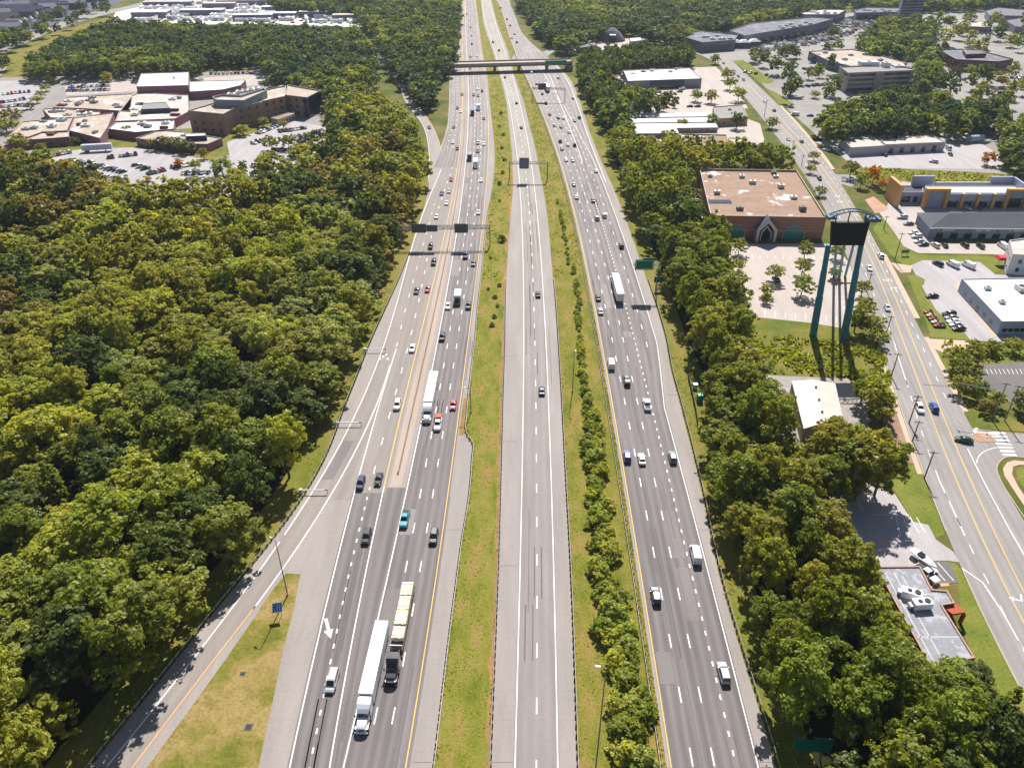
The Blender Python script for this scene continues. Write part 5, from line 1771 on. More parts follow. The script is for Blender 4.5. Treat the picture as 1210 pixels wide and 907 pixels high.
def guardrail(label, Tf, y0, y1, side, spacing=1.9, keep=100):
    """w-beam on posts along a surveyed edge; side = which way the posts stand"""
    pts = tpts(Tf, y1, y0, 1.9)
    t = thing('guardrail', label, 'guardrail', pts[0])
    o = Vector(pts[0])
    mb, loops = MB(), []
    sec = [(-.02, .50), (.03, .53), (.0, .60), (.03, .67), (.0, .74), (.03, .80), (-.02, .83), (-.05, .67)]
    dirs = []
    for i, p in enumerate(pts):
        d = (pts[min(i+1, len(pts)-1)] - pts[max(i-1, 0)]).normalized()
        n = Vector((-d.y, d.x, 0)) * -side
        dirs.append((d, n))
        loops.append([p - o + n*(a*1.4) + Vector((0, 0, b)) for a, b in sec])
    mb.loft(loops); mb.build('rail', M_rail, t)
    # posts, evenly spaced, nearest first
    seg = [0.0]
    for a, b in zip(pts, pts[1:]): seg.append(seg[-1] + (b-a).length)
    s, far_ = 0.0, MB()
    k_ = 0
    while s < seg[-1]:
        i = min(max(int(np.searchsorted(seg, s)) - 1, 0), len(pts) - 2)
        f = (s - seg[i]) / (seg[i+1] - seg[i])
        p = pts[i].lerp(pts[i+1], f) - dirs[i][1]*.2 - o
        rz = math.atan2(-dirs[i][0].x, dirs[i][0].y)
        if k_ < keep:
            put('post', POST, t, p, rz)
        else:
            far_.box(-.09, .09, -.1, .1, -.1, .8, 0, Matrix.Translation(p) @ Matrix.Rotation(rz, 4, 'Z'))
        k_ += 1; s += spacing
    if far_.v:
        q = far_.build('far_posts', M_wood, t); q['kind'] = 'stuff'
    return t


guardrail('guardrail along the outer edge of the southbound ramp, below the left woods', off(L_lp, -.3), 300, 945, -1)
guardrail('guardrail on the left side of the grassy median, beside the southbound shoulder', off(L_rp, .3), 250, 945, 1)
guardrail('guardrail at the left edge of the express road', off(E_lp, -.3), 330, 945, -1)
guardrail('guardrail at the right edge of the express road', off(E_rp, .3), 330, 945, 1)
guardrail('guardrail left of the northbound yellow line', off(R_ly, -1.9), 60, 945, -1)
guardrail('guardrail along the northbound right shoulder', off(R_rp, .5), 330, 945, 1)
# low concrete barrier in the strip between the southbound roadways
bp = tpts(lerp(off(L_y1, 1.3), off(L_w2, -1.6), .5), 560, 20, 6)
mb = MB(); L_ = []
for i, p in enumerate(bp):
    d = (bp[min(i+1, len(bp)-1)] - bp[max(i-1, 0)]).normalized(); n = Vector((-d.y, d.x, 0))
    L_.append([p + n*a + Vector((0, 0, b)) for a, b in ((-.3, .06), (.3, .06), (.14, .35), (.09, .85), (-.09, .85), (-.14, .35))])
tag(mb.loft(L_).build('concrete_barrier', M_tan), 'low tan concrete barrier between the two southbound roadways', 'barrier')


# ------------------------------------------------------------------ gantries and signs
M_gal = mat('galvanised_truss', (.40, .40, .38), .5, .12, 1, metal=.35)
M_pole = mat('pole_metal', (.20, .20, .20), .5, .15, 1, metal=.3)
M_back = mat('sign_back', (.11, .12, .15), .6, .15, .8, metal=.2)
M_green = mat('sign_green', (.0, .16, .09), .45, .08, 1)
M_signw = mat('sign_white', (.75, .76, .74), .5, .04, 1)


def truss(parent, a, b, s=.9, r=.09, n=None, name='truss'):
    """box truss between points a and b (local)"""
    a, b = Vector(a), Vector(b)
    L = (b-a).length; d = (b-a)/L
    u = Vector((0, 0, 1)); n_ = d.cross(u).normalized()
    mb = MB()
    cs = [u*(s/2)*i + n_*(s/2)*j for i in (-1, 1) for j in (-1, 1)]
    for c in cs: mb.tube(a+c, b+c, r, r, 6)
    m = n or max(3, int(L/1.6))
    for i in range(m):
        p, q = a + d*L*i/m, a + d*L*(i+1)/m
        for c0, c1 in ((cs[0], cs[2]), (cs[1], cs[3]), (cs[0], cs[1]), (cs[2], cs[3])):
            mb.tube(p + (c0 if i % 2 else c1), q + (c1 if i % 2 else c0), r*.55, r*.55, 5)
            mb.tube(p + c0, p + c1, r*.5, r*.5, 5)
    return mb.build(name, M_gal, parent)


def panel(parent, name, c, w, h, m_face, face=-1, t=.12, rz=0.0, back=M_back, border=False):
    """upright sign panel centred at c; its face looks along y*face"""
    mb = MB()
    y0, y1 = sorted((0, t))
    mb.box(-w/2, w/2, 0, t, -h/2, h/2, 1)
    f = -.012 if face < 0 else t + .012
    mb.quad((-w/2, f, -h/2), (w/2, f, -h/2), (w/2, f, h/2), (-w/2, f, h/2), 0)
    bk = t + .01 if face < 0 else -.01
    n = max(2, int(w/1.2))
    for i in range(n):
        x = -w/2 + w*(i+.5)/n
        mb.box(x-.05, x+.05, *sorted((bk, bk + (.1 if face < 0 else -.1))), -h/2, h/2, 1)
    if border:
        g = f + (-.008 if face < 0 else .008); e = .16; q = .3
        for x0, x1, z0, z1 in ((-w/2+q, w/2-q, h/2-q-e, h/2-q), (-w/2+q, w/2-q, -h/2+q, -h/2+q+e), (-w/2+q, -w/2+q+e, -h/2+q+e, h/2-q-e), (w/2-q-e, w/2-q, -h/2+q+e, h/2-q-e)):
            mb.quad((x0, g, z0), (x1, g, z0), (x1, g, z1), (x0, g, z1), 2)
    return mb.build(name, [m_face, back, M_signw], parent, c, rz)


# overhead sign gantry across the southbound lanes; signs seen from behind
bl, br = G(474, 291), G(579, 290)
t = thing('sign_gantry', 'overhead truss gantry with dark backs of signs spanning the southbound lanes', 'sign gantry', bl)
v = br - bl
zt = 8.2
truss(t, (0, 0, zt), v + Vector((0, 0, zt)), 1.3, .12)
for q in (Vector((0, 0, 0)), v):
    mb = MB()
    for s in (-.65, .65): mb.tube(q + Vector((0, s, 0)), q + Vector((0, s, zt+.7)), .16, .14, 8)
    for i in range(4): mb.tube(q + Vector((0, -.65, 1+i*1.8)), q + Vector((0, .65, 2.6+i*1.8)), .07, .07, 5)
    mb.build('upright', M_pole, t)
for px0, px1, hh in ((486.5, 503.8, 3.9), (504, 517, 2.9), (537, 553, 4.0)):
    cx = ((px0+px1)/2 - 605) / F * (bl.y*CT + (CH-zt)*ST) - bl.x
    w_ = (px1-px0) / F * (bl.y*CT + (CH-zt)*ST)
    panel(t, 'sign_panel', (cx, -.95, zt + .1), w_, hh, M_green, 1)
LANDMARK.append((bl.y, 'the big sign gantry'))

# express-lane cantilever with a large panel
b_ = G(646.5, 213)
t = thing('cantilever_sign', 'cantilever gantry holding one large blue-grey sign back over the express road', 'sign gantry', b_)
mb = MB().tube((0, 0, 0), (0, 0, 9.6), .3, .22, 10); mb.build('upright', M_pole, t)
bl2 = G(602, 213) - b_
truss(t, (0, 0, 9.0), (bl2.x, bl2.y, 9.0), 1.1, .11)
MB().tube((bl2.x, bl2.y, 0), (bl2.x, bl2.y, 9.5), .25, .2, 8).build('upright', M_pole, t)
cx = (619.3-605)/F*(b_.y*CT+(CH-9)*ST) - b_.x
panel(t, 'sign_panel', (cx, -.8, 9.0), 11.3/F*(b_.y*CT+(CH-9)*ST), 5.6, M_green, 1, back=mat('sign_back_blue', (.16, .19, .27), .6, .15, .8, metal=.2))

# small truss gantry with a dark message board below the bridge, northbound
a_, b_ = G(629, 119), G(667, 120)
t = thing('message_gantry', 'thin truss gantry with a dark purple message board over the northbound lanes', 'sign gantry', a_)
v = b_ - a_
truss(t, (0, 0, 8.5), v + Vector((0, 0, 8.5)), .9, .1)
for q in (Vector((0, 0, 0)), v):
    mb = MB().tube(q + Vector((-.4, 0, 0)), q + Vector((-.4, 0, 8.9)), .15, .12, 6).tube(q + Vector((.4, 0, 0)), q + Vector((.4, 0, 8.9)), .15, .12, 6)
    mb.build('upright', M_pole, t)
panel(t, 'message_board', (v.x*.3, -.9, 9.6), 9.5/F*(a_.y*CT+115*ST), 4.4, mat('message_board_face', (.07, .045, .09), .5, .15, .6), -1, .9)
# green sign hung on the bridge
# cantilever guide sign beside the northbound shoulder
b_ = G(775, 347)
t = thing('guide_sign', 'green guide sign on a cantilever arm over the northbound shoulder', 'road sign', b_)
ztp = height_at(775, 347, 312)
MB().tube((0, 0, 0), (0, 0, ztp+.5), .26, .2, 10).build('upright', M_pole, t)
s_ = (b_.y*CT + (CH-ztp)*ST) / F
truss(t, (0, 0, ztp), ((744-775)*s_, 0, ztp), .8, .08)
panel(t, 'sign_panel', ((757.3-775)*s_, -.65, ztp), 22*s_, 4.0, M_green, -1, border=True)
panel(t, 'exit_tab', ((761.5-775)*s_, -.65, ztp+2.32), 13*s_, .62, M_green, -1)
LANDMARK.append((b_.y, 'the cantilevered green guide sign'))
b_ = G(779, 342)
t = thing('service_sign', 'dark-backed sign panel half hidden in the trees behind the green guide sign', 'road sign', b_)
for x in (-1.5, 1.5): MB().tube((x, .1, 0), (x, .1, 5.2), .12, .12, 6).build('post', M_pole, t)
panel(t, 'sign_panel', (0, 0, 4.1), 4.6, 2.4, M_green, -1)
# roadside guide sign at the bottom right, among bushes
b_ = G(955, 897)
t = thing('roadside_sign', 'large dark teal roadside guide sign among bushes near the northbound shoulder', 'road sign', b_, math.radians(-6))
for x in (-2.0, 2.0): MB().box(x-.12, x+.12, .14, .34, 0, 5.6).build('post', M_pole, t)
MT = mat('sign_teal', (.0, .17, .14), .45, .12, 1.2)
panel(t, 'sign_panel', (-.0, 0, 4.0), 6.2, 3.0, MT, -1)
panel(t, 'exit_tab', (1.4, 0, 5.92), 3.2, .8, MT, -1)
LANDMARK.append((b_.y, 'the teal roadside sign'))


# ------------------------------------------------------------------ lamps, gates, solar panel
def lamp_post(px, py, top_py, label, arm=(-1, .2), long=2.2, name='street_lamp'):
    h = height_at(px, py, top_py) - .2
    t = thing(name, label, 'street lamp', G(px, py))
    MB().tube((0, 0, 0), (0, 0, h), .15, .08, 10).build('pole', M_pole, t)
    MB().box(-.22, .22, -.22, .22, 0, .5).build('base', M_walk, t)
    a = Vector((arm[0], arm[1], 0)).normalized()
    MB().tube((0, 0, h-.1), a*long + Vector((0, 0, h+.25)), .06, .05, 6).build('arm', M_pole, t)
    M = Matrix.Translation(a*(long+.3) + Vector((0, 0, h+.2))) @ Matrix.Rotation(math.atan2(a.y, a.x), 4, 'Z')
    hd = MB().box(-.45, .45, -.18, .18, -.02, .13, 0, M, .8).build('lamp_head', M_gal, t)
    MB().box(-.3, .3, -.13, .13, -.06, -.023, 0, M).build('lens', M_lamp, hd)
    return t


lamp_post(676.3, 463, 413, 'tall lamp post standing in the right median beside the shrubs, mid distance', (.3, -1), .6)
lamp_post(703, 916, 788, 'tall lamp post beside the median shrubs nearest the camera', (-1, .1), .9)
lamp_post(340, 703, 638, 'thin lamp pole on the grass island beside the solar panel', (-.6, .4), 1.0)
lamp_post(1103, 600, 540, 'street lamp pole at the lawn edge on the left kerb of the street', (1, .1), 1.6) if False else None
lamp_post(977, 607, 580, 'lamp with white head over the shaded lower car park', (.9, .3), .9)
lamp_post(884, 670, 655, 'short lamp with pale head at the edge of the right woods', (-.4, -.8), .5)
lamp_post(556.5, 487, 458, 'slim lamp beside the southbound yellow line in the median', (-1, 0), 1.2)
lamp_post(233, 690, 661, 'lamp whose pale head pokes out of the left woods', (.7, -.3), .6)
lamp_post(361, 515, 503, 'lamp head glinting at the edge of the left woods', (.7, -.3), .6)

for px, py, L, lab in ((356, 583, 32, 'white swing gate closed across the ramp, lowest of three'), (397, 503, 31, 'white swing gate closed across the ramp, middle of three'), (431.5, 416, 25, 'white swing gate closed across the ramp, topmost of three')):
    g = G(px, py); w_ = L / scale_at(py)
    t = thing('swing_gate', lab, 'traffic gate', g, 0, 'swing gates along the ramp')
    MB().box(-.35, .35, -.35, .35, 0, 1.5).build('gate_post', mat('gate_housing', (.6, .6, .55), .6, .1, 1), t)
    mb = MB()
    for i in range(8):
        mb.box(w_*i/8, w_*(i+1)/8, -.08, .08, 1.05, 1.3, i % 2 if i > 5 else 0)
    mb.build('gate_arm', [M_signw, mat('gate_red', (.4, .08, .05), .6, .1, 1)], t)
    MB().tube((w_-.2, 0, .0), (w_-.2, 0, 1.05), .06, .06, 6).build('tip_rest', M_black, t)

g = G(333, 728)
t = thing('solar_panel', 'tilted blue solar panel on two legs on the grass island', 'solar panel', g)
M_sol = mat('solar_cells', (.012, .05, .13), .25, .25, 2.5, spec=.6)
M_ = Matrix.Translation((-.5, 0, 2.7)) @ Matrix.Rotation(math.radians(12), 4, 'Z') @ Matrix.Rotation(math.radians(28), 4, 'X')
pn = MB().box(-1.0, 1.0, -1.0, 1.0, 0, .08, 0, M_).build('frame', M_gal, t)
cl = MB()
for i in range(4):
    for j in range(4): cl.box(-.95+i*.48, -.95+i*.48+.45, -.95+j*.48, -.95+j*.48+.45, .083, .09, 0, M_)
cl.build('cells', M_sol, pn)
for x in (-.9, .0): MB().tube((x, .1, 0), (x, .1, 2.7), .06, .06, 6).build('leg', M_pole, t)
LANDMARK.append((g.y, 'the solar panel'))
MB().box(-.6, .6, -.4, .4, 0, .25)
g = G(294, 859)
t = thing('drain_cover', 'dark square drain cover lying in the grass island', 'drain cover', g)
MB().box(-.7, .7, -.7, .7, .0, .14).build('slab', mat('drain_concrete', (.09, .10, .08), .9, .2, 1), t)
MB().box(-.45, .45, -.45, .45, .14, .16).build('grate', M_black, t)
g = G(287, 796)
t = thing('drain_cover', 'small dark drain opening in the bare dry patch of the island', 'drain cover', g)
MB().box(-.55, .55, -.45, .45, .0, .13).build('slab', mat('drain_concrete', (.09, .10, .08), .9, .2, 1), t)
MB().box(-.4, .4, -.3, .3, .13, .15).build('grate', M_black, t)


def utility_pole(px, py, top_py, label, arms=1, cat='utility pole', wide=2.2, gray=False, azi=None):
    h = height_at(px, py, top_py)
    g = G(px, py)
    t = thing('utility_pole', label, cat, g, azi if azi is not None else heading(S_l, min(max(py, 80), 800), True))
    MB().tube((0, 0, -.2), (0, 0, h), .19, .13, 8).build('pole', M_pole if gray else M_wood, t)
    for i in range(arms):
        z = h - .5 - i*1.3
        w = wide if i == 0 else wide*.7
        c = MB().box(-w/2, w/2, -.07, .07, z-.08, z+.08).build('crossarm', M_wood, t)
        mb = MB()
        for x in (-w*.45, -w*.2, w*.2, w*.45): mb.tube((x, 0, z+.08), (x, 0, z+.3), .05, .03, 6)
        mb.build('insulators', M_steel, c)
    if not gray: MB().tube((.35, 0, h-3.4), (.35, 0, h-2.3), .27, .27, 10).build('transformer', M_steel, t) if arms > 1 else None
    return t, g, h


UP = []
for a in [(1074, 500, 467, 'timber utility pole left of the white SUV on the street', 2), (1078, 521, 497, 'shorter timber pole just below the white SUV on the street', 1), (1092, 565, 533, 'timber utility pole beside the left kerb opposite the crosswalk', 1),
          (1053, 445, 417, 'timber utility pole beside the field corner on the left kerb', 1), (1048, 392, 373, 'timber pole at the kerb behind the roadside tree', 1), (1024, 345, 323, 'timber pole right of the tall sign legs', 1),
          (903, 138, 118, 'timber pole at the upper side junction, left kerb', 1), (935, 182, 166, 'timber pole by the street above the brown-roofed store', 1), (947, 196, 183, 'second timber pole by the street above the brown-roofed store', 1)]:
    UP.append(utility_pole(*a))
utility_pole(1057, 308, 275, 'slim timber pole on the lawn left of the small dark yard sign', 1)
utility_pole(1044, 271, 255, 'slim timber pole at the strip mall driveway', 1)
ua = utility_pole(1172, 496, 452, 'grey steel pole with signal arm at the junction, left of its twin', 1, gray=True)
ub = utility_pole(1187, 497, 455, 'grey steel pole at the junction, right of its twin', 1, gray=True)
t = ua[0]
h = ua[2]
MB().tube((0, 0, h-3.2), (-11.5, 1.0, h-2.2), .1, .07, 8).build('signal_arm', M_gal, t)
for x in (-11.2, -7.5, -4):
    MB().box(x-.18, x+.18, .1, .4, h-3.6, h-2.7).build('traffic_signal', M_black, t)
# overhead wires between the poles
def wire(a, b, sag, label):
    mb = MB(); p = None
    for i in range(13):
        f = i/12
        q = a.lerp(b, f) - Vector((0, 0, sag*4*f*(1-f)))
        if p is not None: mb.tube(p, q, .025, .025, 4, cap=False)
        p = q
    tag(mb.build('overhead_wire', M_black), label, 'wire', 'wires along the street')
tops = sorted([(g.y, Vector((g.x, g.y, h-.25))) for _, g, h in UP], key=lambda q: q[0])
for i, (a, b) in enumerate(zip(tops, tops[1:])):
    wire(a[1], b[1], .5, f'thin black overhead wire along the left kerb, {nth(i)} span counting up the street')
for i, dz in enumerate((0, -.7, -1.5)):
    a = Vector((ua[1].x, ua[1].y, ua[2] - .3 + dz)); b = G(1128, 468, 9.0 + dz)
    wire(a, b + Vector((-6, 6, 0)), .5, f'{("top", "middle", "lowest")[i]} of three wires slung over the junction trees to the grey pole')

# small dark yard sign
g = G(1068.5, 302)
t = thing('yard_sign', 'small dark grey sign board on two posts on the lawn strip', 'sign', g, .1)
for x in (-1.2, 1.2): MB().box(x-.08, x+.08, -.08, .08, 0, 1.6).build('post', M_pole, t)
MB().box(-1.6, 1.6, -.12, .12, 1.2, 2.6).build('board', mat('dark_board', (.12, .13, .15), .6, .15, 1), t)

# ------------------------------------------------------------------ tall pylon sign on teal legs
gl, gr = G(960.5, 397), G(996.5, 401)
t = thing('pylon_sign', 'towering pylon sign seen from behind: black panel on teal legs with curved blue truss', 'pylon sign', gl)
M_teal = mat('teal_steel', (.03, .19, .24), .45, .15, .8)
M_bluem = mat('blue_steel', (.09, .14, .21), .45, .12, .8)
M_panel = mat('black_panel', (.003, .003, .004), .6, .2, 1)
Ht = height_at(960.5, 397, 287) - .4
tl = G(979, 289, Ht) - gl; tr = G(1017.5, 290, Ht) - gl
wl = gr - gl
for a, b, nm in ((Vector((0, 0, 0)), tl, 'leg'), (wl, tr, 'leg')):
    mb = MB()
    p = [a.lerp(b, f) for f in (0, .45, .47, .72, .74, 1)]
    for (i, r) in ((0, 1.2), (2, 1.02), (4, .86)): mb.tube(p[i], p[i+1], r, r*.95, 12)
    for i in (1, 3): mb.tube(p[i], p[i+1], 1.0, .8, 12)
    mb.tube(a - Vector((0, 0, .3)), a + Vector((0, 0, .5)), 1.3, 1.3, 12)
    mb.build(nm, M_teal, t)
# three rear slender legs on a slab
for x0, x1 in ((985.3, 988.3), (991.7, 998), (998.5, 1009)):
    a = G(x0, 327) - gl; b = G(x1, 288, Ht - .3) - gl
    MB().tube(a, b, .48, .42, 10).build('rear_leg', M_teal, t)
c = G(996, 332) - gl
MB().prism([(c.x + 6.0*math.cos(q*PI/8), c.y + 2.4*math.sin(q*PI/8)) for q in range(16)], 0, .5).build('footing', M_walk, t)
# panel: wider at the top
zp0, zp1 = Ht + .1, height_at(960.5, 397, 262) + .2
q0 = [G(980, 287.5, zp0) - gl, G(1020, 289, zp0) - gl, G(1028.5, 263.5, zp1) - gl, G(982, 261.5, zp1) - gl]
yy = sum(p.y for p in q0) / 4
mb = MB(); e = 1.4
fr = [Vector((p.x, tl.y - .9, p.z)) for p in q0]; bk = [p + Vector((0, e, 0)) for p in fr]
mb.loft([fr, bk]); pnl = mb.build('panel', M_panel, t)
sl = MB()
for i in range(1, 9):
    f = i/9
    a = fr[0].lerp(fr[3], f); b = fr[1].lerp(fr[2], f)
    sl.tube(a + Vector((.2, -.06, 0)), b + Vector((-.2, -.06, 0)), .05, .05, 5)
sl.build('panel_ribs', mat('rib_black', (.004, .004, .005), .6, .1, 1), pnl)
# curved blue truss above
mid = [((fr[3].x - 1.2) + (fr[2].x + 3.8 - fr[3].x) * i / 12) for i in range(13)]
arc = [Vector((x, tl.y + .2, zp1 + .8 + 2.8*math.sin(PI*min(max((i)/12*.95+.05, 0), 1))**.8)) for i, x in enumerate(mid)]
mb = MB()
for a, b in zip(arc, arc[1:]):
    for dy in (-1.2, 1.2): mb.tube(a + Vector((0, dy, 0)), b + Vector((0, dy, 0)), .22, .22, 8)
    mb.tube(a + Vector((0, -1.2, 0)), b + Vector((0, 1.2, 0)), .12, .12, 6)
mb.build('top_arch', M_bluem, t)
mb = MB()
for i in (2, 5, 9, 10):
    a = arc[i]; mb.tube(Vector((a.x, a.y, zp1 - .3)), a, .22, .22, 8)
mb.build('arch_strut', M_bluem, t)
mb = MB().box(arc[12].x - 3.5, arc[12].x + .6, tl.y - 1.3, tl.y + 1.8, arc[12].z - .55, arc[12].z + .45)
mb.build('end_beam', M_bluem, t)
MB().box(arc[0].x - .4, arc[0].x + 2.2, tl.y - 1.3, tl.y + 1.6, arc[0].z - .4, arc[0].z + .4).build('end_beam', M_bluem, t)
LANDMARK.append((gl.y, 'the feet of the tall pylon sign'))

# ------------------------------------------------------------------ road bridge over the highway
t = thing('road_bridge', 'flat concrete road bridge carrying a street across all the highway lanes', 'bridge', (0, 0, 0))
zb = 6.6
a0, a1 = G(505, 76.5, zb), G(520, 75.5, zb)
def bpt(px, py, z): return G(px, py, z)
fl, frr = G(498, 75.0, zb), G(673, 70.4, zb)       # far edge
d = (frr - fl).normalized(); n = Vector((-d.y, d.x, 0))
wd = 13.0
nl, nr = fl - n*wd, frr - n*wd
M_deck = mat('bridge_deck', '#b3a49c', .85, .1, .6)
M_pin = mat('bridge_concrete', '#a08d86', .85, .12, .5)
mb = MB().prism([tuple(p[:2]) for p in (nl, nr, frr, fl)], zb - 1.0, zb, 0, True, True)
mb.build('deck', M_deck, t)
for p, q, nm in ((nl, nr, 'parapet'), (fl - n*.4, frr - n*.4, 'parapet')):
    mb = MB().prism([tuple(v_[:2]) for v_ in (p, q, q + n*.35, p + n*.35)], zb + .004, zb + 1.0, 0, True, True)
    mb.build(nm, M_pin, t)
mb = MB()
for i in range(5):
    o = n * (1.2 + i*2.6)
    mb.prism([tuple(v_[:2]) for v_ in (nl + o, nr + o, nr + o + n*.5, nl + o + n*.5)], zb - 2.2, zb - 1.003, 0, True, True)
mb.build('girders', mat('girder_steel', (.12, .12, .13), .6, .12, .5), t)
for px in (583, 643.5, 611):
    f = (px - 500) / (672 - 500)
    c = nl.lerp(nr, f)
    mb = MB()
    for i in range(4):
        q = c + n*(1.4 + i*3.4)
        mb.tube((q.x, q.y, 0), (q.x, q.y, zb - 2.6), .5, .5, 10)
    q0_, q1_ = c + n*.4, c + n*(wd-.4)
    mb.prism([tuple(v_[:2]) for v_ in (q0_ - d*.55, q0_ + d*.55, q1_ + d*.55, q1_ - d*.55)], zb - 2.9, zb - 2.203, 0, True, True)
    mb.build('pier', M_pin, t)
for f in (.03, .985):
    c = nl.lerp(nr, f)
    mb = MB().prism([tuple(v_[:2]) for v_ in (c - d*2.2, c + d*2.2, c + d*2.2 + n*wd, c - d*2.2 + n*wd)], 0, zb - 2.203, 0, True, True)
    mb.build('abutment', M_pin, t)
g = nl.lerp(nr, .885) - n*.16
pn = panel(t, 'bridge_sign', (g.x, g.y, zb + .2), 18, 3.4, mat('bridge_sign_green', (.0, .26, .13), .45, .06, 1), -1, border=True, rz=math.atan2(d.y, d.x))
car('sedan', nl.lerp(nr, .155) + n*3 + Vector((0, 0, .01)), math.atan2(-d.x, d.y), 'dark', 'charcoal car crossing the road bridge on its left half', None, False, 'passenger_car')
# embankment wings at the ends
flat('embankment', [(470,79),(520,76),(524,84),(505,90),(470,90)], .05, M_field)

# low things by the woods' edge: teal portable cabin and tank near the right verge
g = G(826.5, 474)
t = thing('portable_toilet', 'teal portable cabin by the fence at the right wood edge', 'portable cabin', g, .2)
MB().box(-.75, .75, -.75, .75, 0, 2.2, taper=.96).build('walls', mat('teal_plastic', (.02, .32, .28), .5, .1, 1), t)
MB().box(-.78, .78, -.78, .78, 2.2, 2.38, taper=.85).build('roof', mat('teal_plastic_roof', (.10, .5, .45), .5, .1, 1), t)
MB().box(-.4, .4, -.79, -.755, .1, 2.0).build('door', mat('teal_plastic_door', (.015, .22, .2), .5, .1, 1), t)
g = G(821, 459)
t = thing('utility_cabinet', 'pale grey utility cabinet just above the teal portable cabin', 'cabinet', g, .2)
MB().box(-.6, .6, -.5, .5, 0, 1.6).build('case', mat('cabinet_grey', (.6, .6, .58), .5, .1, 1), t)
MB().box(-.66, .66, -.56, .56, 1.6, 1.72).build('lid', M_steel, t)
fp = [G(x, y) for x, y in smooth_px([(813,448),(818,470),(822,490),(824,505)])]
t = thing('board_fence', 'low dark board fence beside the teal portable cabin', 'fence', fp[0])
mb = MB()
for a, b in zip(fp, fp[1:]):
    a, b = a - fp[0], b - fp[0]
    mb.quad(a, b, b + Vector((0, 0, 1.5)), a + Vector((0, 0, 1.5)))
    e = Vector((.08, 0, 0)); mb.quad(a+e, a+e + Vector((0, 0, 1.5)), b+e + Vector((0, 0, 1.5)), b+e); mb.quad(a + Vector((0,0,1.5)), b + Vector((0,0,1.5)), b+e + Vector((0,0,1.5)), a+e + Vector((0,0,1.5)))
mb.build('boards', M_wood, t)
for p in fp[::4]:
    q = p - fp[0]; MB().box(q.x-.1, q.x+.1, q.y-.1, q.y+.1, 0, 1.7).build('post', M_wood, t)

# scrap heap in the gravel yard
rr = random.Random(4)
for i, (px, py) in enumerate([(909,476),(916,473),(921,466),(925,463),(929,470),(921,476),(927,480),(932,484),(918,481),(934,477),(924,487)]):
    g = G(px, py)
    t = thing('scrap_appliance', f'{("white", "cream", "rusty", "grey")[i % 4]} scrap piece in the yard heap left of the shed, {nth(i)} from the left', 'scrap', g, rr.uniform(0, 3), 'scrap heap beside the shed')
    s = rr.uniform(.7, 1.1)
    col = [(.75, .75, .74), (.62, .52, .42), (.35, .16, .09), (.3, .3, .32)][i % 4]
    m_ = mat('scrap_' + ('white', 'cream', 'rusty', 'grey')[i % 4], col, .6, .25, 2)
    MB().box(-s, s, -s*.8, s*.8, 0, s*1.1, 0, Matrix.Rotation(rr.uniform(-.2, .2), 4, 'X'), .9).build('case', m_, t)
    MB().box(-s*.7, s*.7, -s*.5, s*.5, s*1.1, s*1.2, 0, Matrix.Rotation(rr.uniform(-.1, .1), 4, 'X')).build('lid', M_black if i % 3 == 0 else m_, t)
# display of orange machines by the white-roofed lot
for i, (px, py) in enumerate([(1096.5,370),(1099,374),(1102,378),(1105,382),(1108,386),(1112,386)]):
    g = G(px, py, .06)
    lab = ('orange yard machine, {} from the top in the slanted display row on the grass' if i % 2 == 0 else 'white yard machine, {} from the top in the slanted display row on the grass').format(nth(i))
    t = thing('yard_machine', lab, 'machine', g, math.radians(100), 'machines on display by the white-roofed lot')
    m_ = mat('machine_orange', (.55, .13, .03), .5, .15, 1) if i % 2 == 0 else M_signw
    MB().box(-.7, .7, -1.4, .6, .45, 1.2, taper=.85).build('body', m_, t)
    MB().box(-.5, .5, .6, 1.6, .4, .8).build('hood', m_, t)
    MB().box(-.5, .5, -1.0, .0, 1.2, 1.5, taper=.8).build('seat', M_black, t)
    wheels(t, (-.7, .7), (-.9, 1.1), .35, .25)
# ------------------------------------------------------------------ buildings
M_win = mat('window_glass', (.018, .024, .034), .12, .2, .5, spec=.7)
M_wblue = mat('window_blue', (.03, .09, .14), .15, .2, .5, spec=.7)
M_frame = mat('window_frame', (.55, .55, .54), .6, .06, 1)
M_roofw = mat('white_roof', (.72, .72, .72), .7, .05, .15)
M_roofg = mat('grey_roof', '#8f8a88', .9, .14, .25)
M_tar = mat('tar_roof', '#4f4f55', .9, .15, .3)
M_conc = mat('wall_concrete', '#b0a9a0', .85, .1, .4)


def brick_mat(name, col, mortar, scale=1.0):
    m, nt, b = new_mat(name)
    v = world_pos(nt, (1, 1, 1))
    s = N(nt, 'ShaderNodeSeparateXYZ'); nt.links.new(v, s.inputs[0])
    ad = N(nt, 'ShaderNodeMath', operation='ADD'); nt.links.new(s.outputs[0], ad.inputs[0]); nt.links.new(s.outputs[1], ad.inputs[1])
    cb = N(nt, 'ShaderNodeCombineXYZ'); nt.links.new(ad.outputs[0], cb.inputs[0]); nt.links.new(s.outputs[2], cb.inputs[1])
    br = N(nt, 'ShaderNodeTexBrick')
    col, mortar = lin(col), lin(mortar)
    br.inputs['Color1'].default_value = (*k(col, .88), 1); br.inputs['Color2'].default_value = (*k(col, 1.12), 1); br.inputs['Mortar'].default_value = (*mortar, 1)
    br.inputs['Scale'].default_value = scale; br.inputs['Mortar Size'].default_value = .018
    br.inputs['Brick Width'].default_value = .6; br.inputs['Row Height'].default_value = .2
    nt.links.new(cb.outputs[0], br.inputs['Vector'])
    c = mix(nt, .35, br.outputs['Color'], ramp(nt, noise(nt, v, .35, 4), [(.3, k(col, .7)), (.7, k(col, 1.25))]))
    nt.links.new(c, b.inputs['Base Color']); b.inputs['Roughness'].default_value = .9; b.inputs['Specular IOR Level'].default_value = .15
    return m


